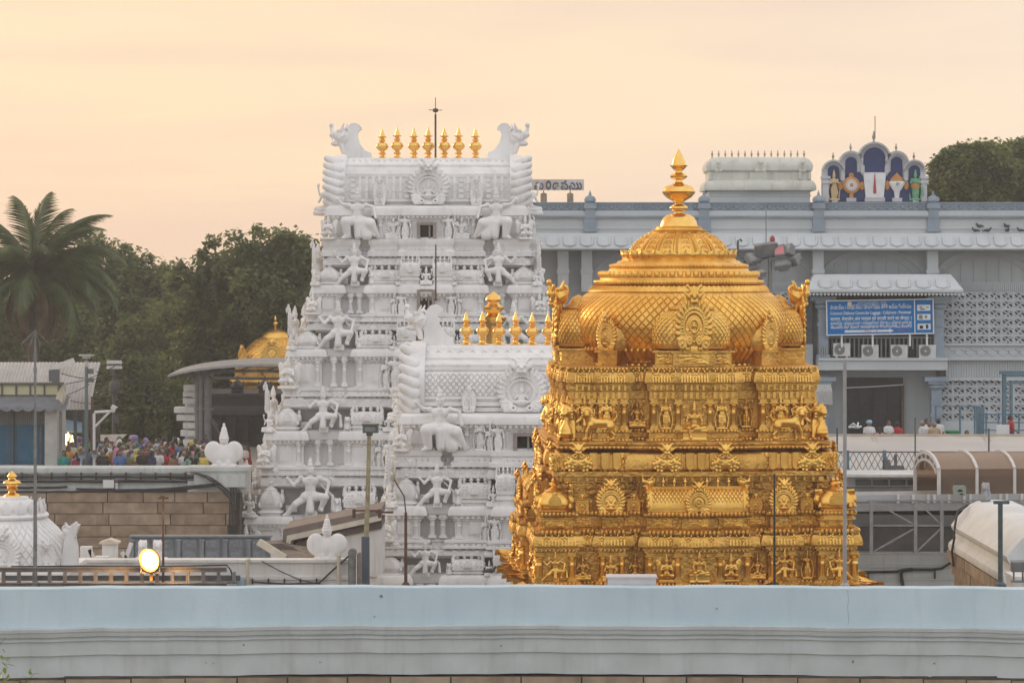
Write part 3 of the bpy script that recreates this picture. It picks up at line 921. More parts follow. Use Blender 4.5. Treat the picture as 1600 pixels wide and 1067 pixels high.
def scales_on_lathe(parent,name,rfun,z0,z1,rows,n,m,cap_angle=R(62),lift=0.03,front=-PI/2,limit=300,kind_rest='stuff'):
    """interleaved diamond scales on a surface of revolution; the ones that face the front are objects of their own"""
    rest=MB(); cnt=0
    dz=(z1-z0)/(rows+1)
    da=PI/n
    for j in range(rows):
        zc=z0+dz*(j+1)
        def S(a,z,o):
            z=min(max(z,z0),z1)
            r=rfun(z)+o
            return (r*math.cos(a),r*math.sin(a),z)
        vs=[]
        for k,o in ((0.95,0.004),(0.74,lift)):
            ax=-0.0
            vs += [S(-da*k,zc,o),S(0,zc-dz*k,o*1.15),S(da*k,zc,o),S(0,zc+dz*k,o*0.8)]
        fs=[(4,5,6,7),(0,1,5,4),(1,2,6,5),(2,3,7,6),(3,0,4,7)]
        b=MB(); b.add(vs,fs)
        me=None
        for i in range(n):
            a=2*PI*i/n+(da if j % 2 else 0)
            dd=(a-front+PI) % (2*PI)-PI
            if abs(dd) < cap_angle and cnt < limit:
                if me is None: me=b.mesh(name,m,smooth=False)
                obj(name,me,parent,(0,0,0),(0,0,a)); cnt += 1
            else:
                rest.put(b,Matrix.Rotation(a,4,'Z'))
    if rest.n:
        o=obj(name+'_field',rest.mesh(name+'_field',m,smooth=False),parent)
        o['kind']=kind_rest
    return cnt

# ------------------------------------------------------------------ the golden tower
GY=63.0
gs=GY/F
GYc=66.7
gsc=GYc/F
gth=R(3.0)
GX=XX(1060.5,GYc)
gzb=ZZ(918,GY)-1.6
def gz(py): return ZZ(py,GY)-gzb
def gzc(py): return ZZ(py,GYc)-gzb
def gu(px): return (px-1086.0)*gs
tower=thing('golden_temple_tower','gilded temple tower with scaled dome and single tall finial, behind the pale blue wall','temple tower',(GX,GYc,gzb),gth)
t1=3.86
def sym(l): 
    l=[(a*gs,b*gs,d) for a,b,d in l]
    return sorted([(-b,-a,d) for a,b,d in l if a > 0]+l)
bays1=sym([(-30,30,0.34),(30,82,0.22),(82,112,-0.3),(152,190,-0.3)])
pl1=plan(t1,t1,bays1,bays1)
b=MB()
b.rings(pl1,[(0.16,0),(0.16,gz(911)),(0.10,gz(907)),(0.10,gz(905)),(0.0,gz(903)),(0.0,gz(861)),(0.05,gz(860)),(0.05,gz(857)),(0.09,gz(856)),(0.09,gz(852))]
        +kapota(0.21,gz(850),0.08,gz(833),0.06)+[(0.08,gz(832)),(0.13,gz(831)),(0.13,gz(827)),(0.03,gz(826))])
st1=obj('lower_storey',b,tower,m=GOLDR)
b=MB()
b.rings(pl1,[(0.0,gz(826.5)),(0.02,gz(824)),(-0.06,gz(822)),(-0.06,gz(807)),(0.0,gz(805)),(0.06,gz(803)),(0.06,gz(799)),(-0.04,gz(797))])
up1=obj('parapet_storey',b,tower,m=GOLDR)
f1=Faces(t1,t1)
FACES=(0,3,1)
def gput(*a,**k):
    k.setdefault('m',GOLD)
    return f1.put(*a,**k)
niche=[('guard',-222,0.02),('lotus2',-178,-0.25),('lotus2',-136,0.05),('lotus2',-96,-0.25),('wing',-50,0.25),('lalita',0,0.38),('wing',50,0.25),('lotus2',96,-0.25),
         ('guard',136,0.05),('stand',175,-0.25),('guardm',222,0.02)]
for f in FACES:
    for k,u,o in niche:
        h={'stand': 0.62,'guard': 0.62,'guardm': 0.62,'lotus2': 0.6,'wing': 0.64,'lalita': 0.66}[k]
        nm=T[k].name.split('.')[0]
        gput(nm,T[k],st1,f,u*gs,o+0.07,gz(904.5),(h*1.05,h*0.8,h*1.02))
    for u,o in ((-246,0.0),(-196,0.0),(-148,0.0),(-118,0),(-76,0.22),(-33,0.3),(33,0.3),(76,0.22),(118,0),(148,0.0),(196,0.0),(246,0.0)):
        gput('pilaster',TP['pilaster'],st1,f,u*gs,o+0.05,gz(905),(0.95,0.9,gz(860)-gz(905)))
    # rosettes and leaf bosses on the curved eave
    for i,u in enumerate((-236,-208,-171,-150,-120,-97,-68,-44,-18,18,44,68,97,120,150,171,208,236)):
        o=0.34 if abs(u) < 30 else 0.22 if abs(u) < 82 else (-0.3 if 82 < abs(u) < 112 or 152 < abs(u) < 190 else 0.0)
        gput('rosette',T['knob'],st1,f,u*gs,o+0.17,gz(841),(0.26,0.26,0.27))
    # parapet pavilions
    for u in (-222,224):
        gput('corner_pavilion',TP['kuta'],up1,f,u*gs,-0.44,gz(812),(0.86,0.86,0.80)) if f == 0 or u < 0 else None
    for u in (-135,136):
        gput('gable_arch',T['nasi'],up1,f,u*gs,-0.02,gz(803),(0.74,0.8,0.80))
    for u in (-178,-97,95,176):
        gput('gable_arch',T['nasi2'],up1,f,u*gs,-0.34,gz(806),(0.36,0.5,0.50))
        for q in (-14,-9,9,14):
            gput('pilaster',TP['pilaster'],up1,f,(u+q)*gs,-0.42,gz(804),(0.3,0.4,0.36))
    gput('gable_arch',T['nasi2'],up1,f,0,0.30,gz(803),(0.66,0.7,0.76))
    for u,o in ((-222,0.0),(222,0.0),(-55,0.22),(55,0.22),(0,0.34),(-178,-0.3),(176,-0.3),(-97,-0.3),(95,-0.3)):
        gput('leaf_relief',T['relief'],up1,f,u*gs,o-0.05,gz(814.5),(0.5,0.3,0.2))
    for u in (-240,-204,-146,-122,-79,-33,33,79,122,146,204,240):
        o=0.22 if abs(u) < 82 else 0.0
        gput('pilaster',TP['pilaster'],up1,f,u*gs,o-0.04,gz(823),(0.32,0.4,gz(806)-gz(823)))
# central barrel pavilion with scale lattice
def barrel_lattice(parent,name,L,r0,h,z0,y0,m,nx,rows,t0=R(8),t1_=R(80),lift=0.025,rot=None,mirror=False):
    """diamond scales on the front half of a barrel roof (an object each)"""
    def S(x,t,o):
        y=-math.cos(t)*(1+0.06*math.sin(2*t)); z=math.sin(t) ** 0.85
        return (x,y0+r0*y-o*math.cos(t),z0+h*z+o*math.sin(t))
    dt=(t1_-t0)/(rows+1); dx=L/(2*nx)
    for j in range(rows):
        tc_=t0+dt*(j+1)
        vs=[]
        for k,o in ((0.95,0.006),(0.72,lift)):
            vs += [S(-dx*k,tc_,o),S(0,tc_-dt*k,o),S(dx*k,tc_,o),S(0,tc_+dt*k,o)]
        b=MB(); b.add(vs,[(4,5,6,7),(0,1,5,4),(1,2,6,5),(2,3,7,6),(3,0,4,7)])
        me=b.mesh(name,m,smooth=False)
        for i in range(nx-(j % 2)):
            obj(name,me,parent,(-L/2+dx*(2*i+1+(j % 2)),0,0))
for f in FACES:
    b=MB()
    Ls=150*gs
    z0=gz(797)
    b.box((0,0,0.03),(Ls+0.1,0.72,0.08))
    pr=[(y,z+0.07) for y,z in barrel(0.36,0.48)]
    b.prismx(pr,-Ls/2,Ls/2)
    b.box((0,0,0.555),(Ls*0.94,0.2,0.08))
    p_,r_=f1.at(f,0,-0.22,z0)
    sal=obj('barrel_pavilion',b,up1,p_,(0,0,r_),m=GOLD)
    lat=MB()
    nx,rows=24,5
    for j in range(rows):
        t0_,t1__=R(12),R(74)
        dt=(t1__-t0_)/(rows+1); dx=Ls*0.96/(2*nx); tcc=t0_+dt*(j+1)
        for i in range(nx-(j % 2)):
            x=-Ls*0.48+dx*(2*i+1+(j % 2))
            def S(xx,t,o):
                y=-math.cos(t)*(1+0.06*math.sin(2*t)); z=math.sin(t) ** 0.85
                return (xx,0.36*y-o*math.cos(t),0.07+0.48*z+o*math.sin(t))
            vs=[]
            for k,o in ((0.9,0.004),(0.66,0.025)):
                vs += [S(x-dx*k,tcc,o),S(x,tcc-dt*k,o),S(x+dx*k,tcc,o),S(x,tcc+dt*k,o)]
            lat.add(vs,[(4,5,6,7),(0,1,5,4),(1,2,6,5),(2,3,7,6),(3,0,4,7)])
    o_=obj('scale_field',lat.mesh('scale_field',GOLD,smooth=False),up1,p_,(0,0,r_)); o_['kind']='stuff'
    for q in (-1,1):
        f1.put('beast_head',T['mahead'] if q < 0 else T['maheadm'],up1,f,q*(Ls/2-0.02),-0.2,z0+0.66,0.40,GOLD)
        e=MB()
        pr2=[(y*1.14,z*1.1+0.0) for y,z in barrel(0.36,0.48)]
        e.prismx(pr2,-0.06,0.06)
        for i in range(9):
            t=R(8+i*20)
            e.lathe([(0,-0.06),(0.05,-0.04),(0.06,0),(0.05,0.04),(0,0.06)],6,c=(0.05*q,-0.42*math.cos(t),0.54*math.sin(t)))
        pq,rq=f1.at(f,q*Ls/2,-0.22,z0+0.05)
        obj('gable_end',e,up1,pq,(0,0,rq),m=GOLD)
    for i in (-3,-2,-1,1,2,3):
        f1.put('roof_finial',TP['stub'],up1,f,i*0.27,-0.22,z0+0.58,(0.15,0.15,0.26),GOLDP)
# second storey: recessed wall and the great curved eave
t2=3.06
bays2=[(-86*gs,86*gs,0.16)]
pl2=plan(t2,t2,bays2,bays2)
b=MB()
b.rings(pl2,[(0,gz(830)),(0.0,gz(757)),(0.05,gz(756)),(0.05,gz(753)),(0.1,gz(752)),(0.1,gz(746)),(0.42,gz(744)),(0.46,gz(744)),(0.46,gz(737)),(0.36,gz(736)),(0.40,gz(733)),(0.40,gz(722)),(0.34,gz(712)),(0.26,gz(707)),
                 (0.20,gz(705)),(0.30,gz(703)),(0.33,gz(700)),(0.30,gz(697)),(0.34,gz(695)),(0.34,gz(691)),(0.28,gz(690))])
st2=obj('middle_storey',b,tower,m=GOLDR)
f2=Faces(t2,t2)
for f in FACES:
    for u in (-184,-46,46,184):
        o=0.16 if abs(u) < 86 else 0
        f2.put('monster_mask',T['mask'],st2,f,u*gs,o+0.44,gz(737),(0.64,0.55,0.66),GOLD)
    for u0 in (-162,-126,-22,58,92,128):
        pass
    us=[-160+18.5*i for i in range(4)]+[-28+18.5*i for i in range(4)]+[104+18.5*i for i in range(4)]+[-206,206]
    for u in us:
        o=0.16 if abs(u) < 86 else 0
        f2.put('rimmed_panel',TP['upanel'],st2,f,u*gs,o+0.40,gz(735),(17*gs,0.5,27*gs),GOLD)
    bd=MB()
    n=62
    for i in range(n):
        u=-t2-0.3+(2*t2+0.6)*(i+0.5)/n
        o=0.16 if abs(u) < 86*gs else 0
        bd.lathe([(0,-0.05),(0.045,-0.03),(0.055,0),(0.045,0.03),(0,0.05)],6,c=(u,-o-0.32,gz(700)))
        if i % 2 == 0: bd.box((u,-o-0.10,gz(750)),(0.055,0.12,0.10))
    p_,r_=f2.at(f,0,0,0)
    o_=obj('bead_course',bd.mesh('bead_course',GOLD),st2,p_,(0,0,r_)); o_['kind']='stuff'
    for u in (-216,216,-110,110):
        f2.put('leaf_relief',T['relief2'],st2,f,u*gs,0.4,gz(722),(0.34,0.4,0.46),GOLD)
    nd=34
    for i in range(0):
        pass
# third storey with the figured wall
t3=2.98
bays3=sym([(-22,22,0.22),(22,67,0.14),(67,106,-0.38),(106,148,0.12)])
pl3=plan(t3,t3,bays3,bays3)
b=MB()
b.rings(pl3,[(0.0,gz(692)),(0.14,gz(691)),(0.14,gz(687)),(0.06,gz(686)),(0.06,gz(678)),(0.12,gz(677)),(0.12,gz(673)),(0.0,gz(672)),(0.0,gz(627)),(0.05,gz(626)),(0.05,gz(613)),(0.10,gz(612)),(0.12,gz(601))]
        +kapota(0.18,gz(599),0.07,gz(581),0.09)+[(0.07,gz(578)),(0.11,gz(577)),(0.11,gz(575)),(0.0,gz(574))])
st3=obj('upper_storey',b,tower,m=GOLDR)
f3=Faces(t3,t3)
for f in FACES:
    for k,u,o,h,zz in (('lalita',0,0.24,0.86,689),('fold',-44,0.16,0.72,672),('fold',44,0.16,0.72,672),('lotus2',-87,-0.3,0.66,670),('stand',87,-0.3,0.66,671),
                           ('fold',-138,0.14,0.72,672),('fold',138,0.14,0.72,672),('guard',-172,0.04,0.7,672),('guardm',172,0.04,0.7,672)):
        f3.put(T[k].name.split('.')[0],T[k],st3,f,u*gs,o+0.07,gz(zz),(h,h*0.8,h),GOLD)
    for u,o in ((-63,0.14),(-25,0.2),(25,0.2),(63,0.14),(-110,0.12),(-127,0.12),(127,0.12),(110,0.12),(-147,0.12),(147,0.12),(-160,0),(160,0),(-182,0),(182,0)):
        f3.put('pilaster',TP['pilaster'],st3,f,u*gs,o+0.05,gz(673),(0.85,0.8,gz(626)-gz(673)),GOLD)
    for u,o in ((-176,0),(-140,0.12),(-116,0.12),(-58,0.14),(-30,0.16),(0,0.22),(30,0.16),(58,0.14),(116,0.12),(140,0.12),(176,0),(-87,-0.38),(87,-0.38)):
        f3.put('rosette',T['knob'],st3,f,u*gs,o+0.17,gz(590),(0.24,0.24,0.28),GOLD)
    dn=MB()
    for i in range(40):
        u=-t3+2*t3*(i+0.5)/40
        a=abs(u)/gs
        if 66 < a < 107: continue
        o=0.22 if a < 22 else 0.14 if a < 67 else 0.12 if a < 148 else 0
        dn.box((u,-o-0.06,gz(619)),(0.075,0.08,0.15)); dn.box((u,-o-0.12,gz(607)),(0.05,0.06,0.13))
    p_,r_=f3.at(f,0,0,0)
    o_=obj('dentil_course',dn.mesh('dentil_course',GOLD),st3,p_,(0,0,r_)); o_['kind']='stuff'
# chased courses: beads, ribs on the curved eaves, leaf panels
def offs(bays,u):
    for a,c,d in bays:
        if a < u < c: return d
    return 0.0
for f in FACES:
    for (fa,par_,bays,half,rows) in ((f1,st1,bays1,t1,((857.5,0.07,0.062,0.05,80),(829,0.15,0.07,0.07,74),(909,0.13,0.06,0.06,80))),(f1,up1,bays1,t1,((801,0.07,0.06,0.06,80),)),(f3,st3,bays3,t3,((577.5,0.12,0.055,0.045,66),(675,0.13,0.06,0.05,66),(689,0.15,0.055,0.05,66)))):
        cb=MB()
        for py,o,w,h,n in rows:
            for i in range(n):
                u=-half+2*half*(i+0.5)/n
                cb.lathe([(0,-h),(w*0.6,-h*0.6),(w*0.7,0),(w*0.6,h*0.6),(0,h)],5,c=(u,-fa.hy-offs(bays,u)-o,gz(py)))
        z0_,z1_,n=(850,834,96) if par_ is st1 else (0,0,0) if par_ is up1 else (600,582,84)
        for i in range(n):
            u=-half+2*half*(i+0.5)/n; o=offs(bays,u)+fa.hy
            q=[(0.215,0.1),(0.20,0.4),(0.16,0.7),(0.10,0.93)]
            for (a0,b0),(a1,b1) in zip(q[:-1],q[1:]):
                cb.bar((u,-o-a0,gz(z0_+(z1_-z0_)*b0)),(u,-o-a1,gz(z0_+(z1_-z0_)*b1)),0.032,0.03)
            if i % 2: cb.lathe([(0.03,-0.02),(0,0.05)],5,c=(u,-o-0.15,gz(z1_-1)))
        p_,r_=fa.at(f,0,-fa.hy,0) if f == 0 else fa.at(f,0,-fa.hx,0)
        o_=obj('chased_course',cb.mesh('chased_course',GOLD),par_,(0,0,0),(0,0,r_)); o_['kind']='stuff'
    for u,o in ((-222,0.0),(-136,0.0),(-50,0.22),(50,0.22),(136,0.0),(222,0.0),(0,0.34),(-178,-0.3),(175,-0.3),(-97,-0.3),(97,-0.3)):
        f1.put('leaf_relief',T['relief' if u % 4 else 'relief2'],st1,f,u*gs,o-0.03,gz(882),(0.52 if abs(u) in (222,50,0,136) else 0.34,0.5,0.6),GOLDR)
    for u,o in ((-172,0),(172,0),(-87,-0.38),(87,-0.38),(-44,0.14),(44,0.14),(-127,0.12),(127,0.12)):
        f3.put('leaf_relief',T['relief2' if u % 4 else 'relief'],st3,f,u*gs,o-0.02,gz(649),(0.44,0.5,0.66),GOLDR)
    for u in (-200,-150,-100,100,150,200):
        f2.put('leaf_relief',T['relief'],st2,f,u*gs,0.0,gz(772),(0.7,0.4,0.5),GOLDR)
# lions on the ledge
for f in FACES:
    f3.put('lion',T['lion'],tower,f,-148*gs,0.22,gz(689.5),0.93,GOLD)
    f3.put('lion',T['lionm'],tower,f,148*gs,0.22,gz(689.5),0.93,GOLD)
for a,sx,sy in ((-PI/4,-1,-1),(PI/4,1,-1),(-3*PI/4,-1,1),(3*PI/4,1,1)):
    obj('corner_lion',T['sitlion'],tower,(sx*(t3+0.17),sy*(t3+0.17),gz(690)),(0,0,a*0.7),0.92,m=GOLD) if False else obj('corner_lion',T['sitlion'],tower,(sx*(t3+0.14),sy*(t3+0.14),gz(690)),(0,0,a*0.6),(0.92,0.92,0.92),m=GOLD)
# neck and dome
b=MB()
b.lathe([(2.62,gzc(581)),(2.62,gzc(574)),(2.4,gzc(573)),(2.5,gzc(571)),(2.56,gzc(568)),(2.5,gzc(564)),(2.38,gzc(562)),(2.36,gzc(559)),(2.5,gzc(556)),(2.62,gzc(548)),(2.7,gzc(543)),(2.74,gzc(541)),(2.6,gzc(540))],96)
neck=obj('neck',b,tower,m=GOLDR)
def ip(tab):
    t=sorted(tab)
    zs=[a for a,_ in t]; rs=[r for _,r in t]
    return lambda z: float(np.interp(z,zs,rs))
dome_tab=[(gzc(541),2.60),(gzc(532),2.68),(gzc(520),2.76),(gzc(508),2.80),(gzc(497),2.805),(gzc(487),2.77),(gzc(478),2.70),(gzc(470),2.60),(gzc(463),2.48),(gzc(457),2.36),(gzc(455),2.32)]
rdome=ip(dome_tab)
b=MB()
b.lathe([(r,z) for z,r in sorted(dome_tab)],128,cap=False)
# stepped collars over the scale field
b.lathe([(2.32,gzc(456)),(2.36,gzc(455)),(2.34,gzc(453)),(2.27,gzc(448)),(2.20,gzc(446)),(2.10,gzc(445)),(2.17,gzc(444)),(2.185,gzc(441)),(2.15,gzc(438)),(2.06,gzc(437)),(2.05,gzc(434)),(2.06,gzc(432)),(1.98,gzc(426)),(1.84,gzc(424)),(1.80,gzc(420)),
         (1.77,gzc(419)),(1.79,gzc(416)),(1.75,gzc(413)),(1.62,gzc(411)),(1.58,gzc(408)),(1.50,gzc(407)),(1.46,gzc(404)),(1.2,gzc(403))],128)
dome=obj('dome',b,tower,m=GOLD)
scales_on_lathe(dome,'scale',rdome,gzc(540),gzc(456),12,84,GOLD,cap_angle=R(54),lift=0.032,front=-PI/2-gth)
bd=MB()
for r,py,n,w,h in ((2.03,429,64,0.085,0.10),(1.78,416,120,0.04,0.05),(2.18,441,150,0.04,0.06)):
    for i in range(n):
        a=2*PI*i/n
        bd.lathe([(0,-h),(w*0.8,-h*0.6),(w,0),(w*0.8,h*0.6),(0,h)],6,c=(r*math.cos(a),r*math.sin(a),gzc(py)))
for i in range(110):
    a=2*PI*i/110
    for (r,py,r2,py2) in ((2.33,454,2.24,447),):
        bd.bar((r*math.cos(a),r*math.sin(a),gzc(py)),(r2*math.cos(a+0.03),r2*math.sin(a+0.03),gzc(py2)),0.05,0.05)
for i in range(90):
    a=2*PI*i/90
    bd.lathe([(0,-0.085),(0.05,-0.06),(0.07,0),(0.05,0.06),(0,0.085)],6,c=(2.54*math.cos(a),2.54*math.sin(a),gzc(567.5)))
o_=obj('bead_course',bd.mesh('bead_course',GOLD),dome); o_['kind']='stuff'
fb=MB()
for i in range(100):
    a=2*PI*i/100
    fb.bar((2.70*math.cos(a),2.70*math.sin(a),gzc(544)),(2.46*math.cos(a),2.46*math.sin(a),gzc(557)),0.085,0.05)
    fb.lathe([(0.05,-0.03),(0.06,0),(0,0.07)],5,c=(2.70*math.cos(a),2.70*math.sin(a),gzc(543)))
obj('fluted_band',fb.mesh('fluted_band',GOLD),neck)['kind']='stuff'
npet=24
for i in range(npet):
    a=2*PI*i/npet
    obj('petal',TP['petal'],dome,(1.47*math.cos(a),1.47*math.sin(a),gzc(404)),(R(-10),0,a+PI/2),(0.38,0.42,0.21),GOLD)
# ribbed crown
cp=[(1.32,gzc(404)),(1.32,gzc(399)),(1.26,gzc(392)),(1.18,gzc(385)),(1.06,gzc(377)),(0.91,gzc(370.5)),(0.78,gzc(366)),(0.68,gzc(363))]
b=MB(); b.lathe(cp,96)
b.lathe([(0.70,gzc(363.5)),(0.72,gzc(362)),(0.72,gzc(360)),(0.62,gzc(359)),(0.60,gzc(357)),(0.62,gzc(355)),(0.54,gzc(354))],64)
crown=obj('ribbed_crown',b,tower,m=GOLD)
rcr=ip([(z,r) for r,z in cp])
rb=MB()
for i in range(11):
    z=gzc(400)+(gzc(365)-gzc(400))*i/10
    rb.lathe([(0,-0.035),(0.04,-0.02),(0.045,0),(0.04,0.02),(0,0.035)],6,c=(rcr(z)+0.01,0,z))
for q in (-0.085,0.085):
    rb.tube([((rcr(z)+0.012)*math.cos(q*k),(rcr(z)+0.012)*math.sin(q*k),z) for z,k in ((gzc(402),0.9),(gzc(395),0.9),(gzc(386),0.92),(gzc(377),0.98),(gzc(370),1.05),(gzc(365),1.2))],0.02,5)
rme=rb.mesh('rib',GOLD)
for i in range(16):
    obj('rib',rme,crown,(0,0,0),(0,0,2*PI*(i+0.5)/16+0.04))
lf=MB()
for i in range(16):
    a=2*PI*i/16+0.04
    for py,w in ((396,0.11),(388,0.10),(380,0.08),(372,0.06)):
        r=rcr(gzc(py))
        for q in (-1,1):
            for kk in range(5):
                t=kk/4*2.6
                aa=a+q*(0.02+0.045*math.sin(t))
                z=gzc(py)+0.055*math.cos(t)
                lf.lathe([(0,-0.02),(0.02,0),(0,0.02)],5,c=((r+0.005)*math.cos(aa),(r+0.005)*math.sin(aa),z))
o_=obj('leaf_chasing',lf.mesh('leaf_chasing',GOLD),crown); o_['kind']='stuff'
# the tall finial
kp=[(30,355),(29.5,352),(27.5,346),(24,340),(18,336),(10,334),(6,333),(6,330.5),(10,330),(13.5,328),(14.6,325),(12.5,322),(8,319.5),(6,318.5),(6.2,317),(8,315.5),(14,312),(20,308.5),(24,304),(25.8,301),(26.2,300),(25,299),(24.5,296),(21,292),(15,289.5),(10,288),(8.5,286.5),
      (6,285),(5.8,281.5),(9,280),(13,277.5),(13.8,275.5),(11.5,273),(8,271),(5.6,270),(5.6,267),(8,265.5),(11,262.5),(12.5,260),(14.6,259),(14,258.4),(11,258.6),(10.8,257),(10,253),(8.2,248.5),(5.4,243),(2.6,237),(0.8,233.5),(0,232.5)]
b=MB(); b.lathe([(r*gsc,gzc(py)) for r,py in kp],40)
obj('finial',b.mesh('finial',GOLDP,angle=55),tower)
# cardinal bulbs with the great gable arches, diagonal arches
for f,a in ((0,0.0),(1,PI/2),(2,PI),(3,-PI/2)):
    m4=Matrix.Rotation(a,4,'Z')
    b=MB()
    zt,zb_=gz(549),gz(575)
    b.box((0,-2.58,(zb_+gz(571))/2),(2.02,1.2,gz(571)-zb_)); b.box((0,-2.56,(zb_+zt)/2),(1.9,1.1,zt-zb_-0.06)); b.box((0,-2.58,(gz(552)+zt)/2),(2.06,1.22,zt-gz(552)))
    b.box((0,-2.62,(zb_+zt)/2),(1.05,1.26,zt-zb_-0.1)); b.box((0,-2.64,(gz(553)+gz(550))/2),(1.14,1.3,gz(550)-gz(553)))
    bulb=[(0.80,gz(549)),(0.90,gz(546)),(0.93,gz(540)),(0.95,gz(534)),(0.97,gz(522)),(0.93,gz(508)),(0.84,gz(498)),(0.70,gz(490)),(0.58,gz(485)),(0.60,gz(484)),(0.56,gz(482)),(0.38,gz(477)),(0.30,gz(471)),(0.2,gz(466)),(0.0,gz(462))]
    bb=MB(); bb.lathe(bulb,40,c=(0,-2.62,0),sx=1.0,sy=0.66)
    b.put(bb,Matrix.Identity(4))
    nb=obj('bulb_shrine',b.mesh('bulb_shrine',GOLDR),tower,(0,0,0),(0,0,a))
    rb_=ip([(z,r) for r,z in bulb])
    if f != 2:
        lat=MB()
        for j in range(9):
            z=gz(538)+(gz(492)-gz(538))*j/8; dz=(gz(492)-gz(538))/8*0.9
            for i in range(36):
                aa=2*PI*(i+0.5*(j % 2))/36; da=PI/36*0.9
                if math.sin(aa) > 0.35: continue
                def S(q,zz,o):
                    r=rb_(zz)+o
                    return (r*math.cos(q),-2.62+0.66*r*math.sin(q),zz)
                vs=[]
                for k,o in ((0.95,0.004),(0.7,0.022)):
                    vs += [S(aa-da*k,z,o),S(aa,z-dz*k,o),S(aa+da*k,z,o),S(aa,z+dz*k,o)]
                lat.add(vs,[(4,5,6,7),(0,1,5,4),(1,2,6,5),(2,3,7,6),(3,0,4,7)])
        o_=obj('scale_field',lat.mesh('scale_field',GOLD,smooth=False),nb); o_['kind']='stuff'
    obj('gable_arch',T['nasi2'],nb,(0,-3.22,gz(549)),(0,0,0),(0.98,0.85,1.46),GOLD)
    if f in (1,3):
        obj('beast_head',T['mahead'],nb,(0,-3.12,gz(468)),(0,0,PI/2),(0.66,0.85,0.95),GOLD)
    for u in (-0.72,0,0.72):
        obj('leaf_relief',T['relief'],nb,(u,-3.13 if u else-3.26,(zb_+zt)/2),(0,0,0),(0.42 if u else 0.8,0.3,0.26),GOLD)
for k in range(4):
    a=PI/4+k*PI/2
    b=MB()
    b.box((0,-2.55,(gz(575)+gz(551))/2),(0.62,0.7,gz(551)-gz(575))); b.box((0,-2.57,gz(552)),(0.74,0.8,0.06)); b.box((0,-2.57,gz(573)),(0.7,0.76,0.06))
    b.lathe([(0.42,gz(551)),(0.5,gz(540)),(0.48,gz(520)),(0.3,gz(505)),(0,gz(500))],20,c=(0,-2.5,0))
    nb=obj('corner_shrine',b.mesh('corner_shrine',GOLDR),tower,(0,0,0),(0,0,a))
    obj('gable_arch',T['nasi'],nb,(0,-2.93,gz(551)),(0,0,0),(0.68,0.7,0.92),GOLD)
# battered metal petals round the foot of the tower
pm=MB()
for i in range(64):
    a=2*PI*i/64+rng.uniform(-0.03,0.03)
    k=4.32/max(abs(math.cos(a)),abs(math.sin(a)))
    t=mb_petal()
    m4=Matrix.Translation(((k-0.22)*math.cos(a),(k-0.22)*math.sin(a),gz(914)-0.02)) @ Matrix.Rotation(a+PI/2,4,'Z') @ Matrix.Rotation(R(74+rng.uniform(-10,14)),4,'X') @ Matrix.Diagonal((0.40,0.55,0.40+rng.uniform(0,0.25),1))
    pm.put(t,m4)
obj('foot_petals',pm.mesh('foot_petals',GOLD),tower)['kind']='stuff'
# ------------------------------------------------------------------ white gate towers
FRAME=mat('brown window frame',(0.30,0.26,0.23),(0.24,0.2,0.18),rough=0.7,nscale=4)
STEEL=mat('weathered steel',(0.16,0.165,0.17),(0.10,0.10,0.105),rough=0.5,metal=0.6,nscale=6)
RUST=mat('rusted iron',(0.14,0.075,0.05),(0.07,0.04,0.03),rough=0.85,nscale=9)
TPW={}
def window_mb(w,h):
    b=MB()
    b.box((-w/2-0.07,-0.12,h/2),(0.14,0.26,h+0.2)); b.box((w/2+0.07,-0.12,h/2),(0.14,0.26,h+0.2))
    b.box((0,-0.12,h+0.06),(w+0.002,0.26,0.12)); b.box((0,-0.12,-0.06),(w+0.002,0.26,0.12))
    b.cur=1
    b.add([(-w/2,-0.01,0),(w/2,-0.01,0),(w/2,-0.01,h),(-w/2,-0.01,h)],[(0,1,2,3)])
    b.cur=0
    b.box((w*0.22,-0.06,h/2),(0.07,0.08,h))
    return b
def horn_poly(s,pts): return [(x*s,z*s) for x,z in pts]
HORN=[(0,0),(42,0),(40.6,10),(31,14),(23,25),(19,38),(20,44),(23,47),(26,47.5),(25.5,51.5),(21.5,56),(15,58.3),(8.7,57),(4,52),(0,43),(-1,25)]
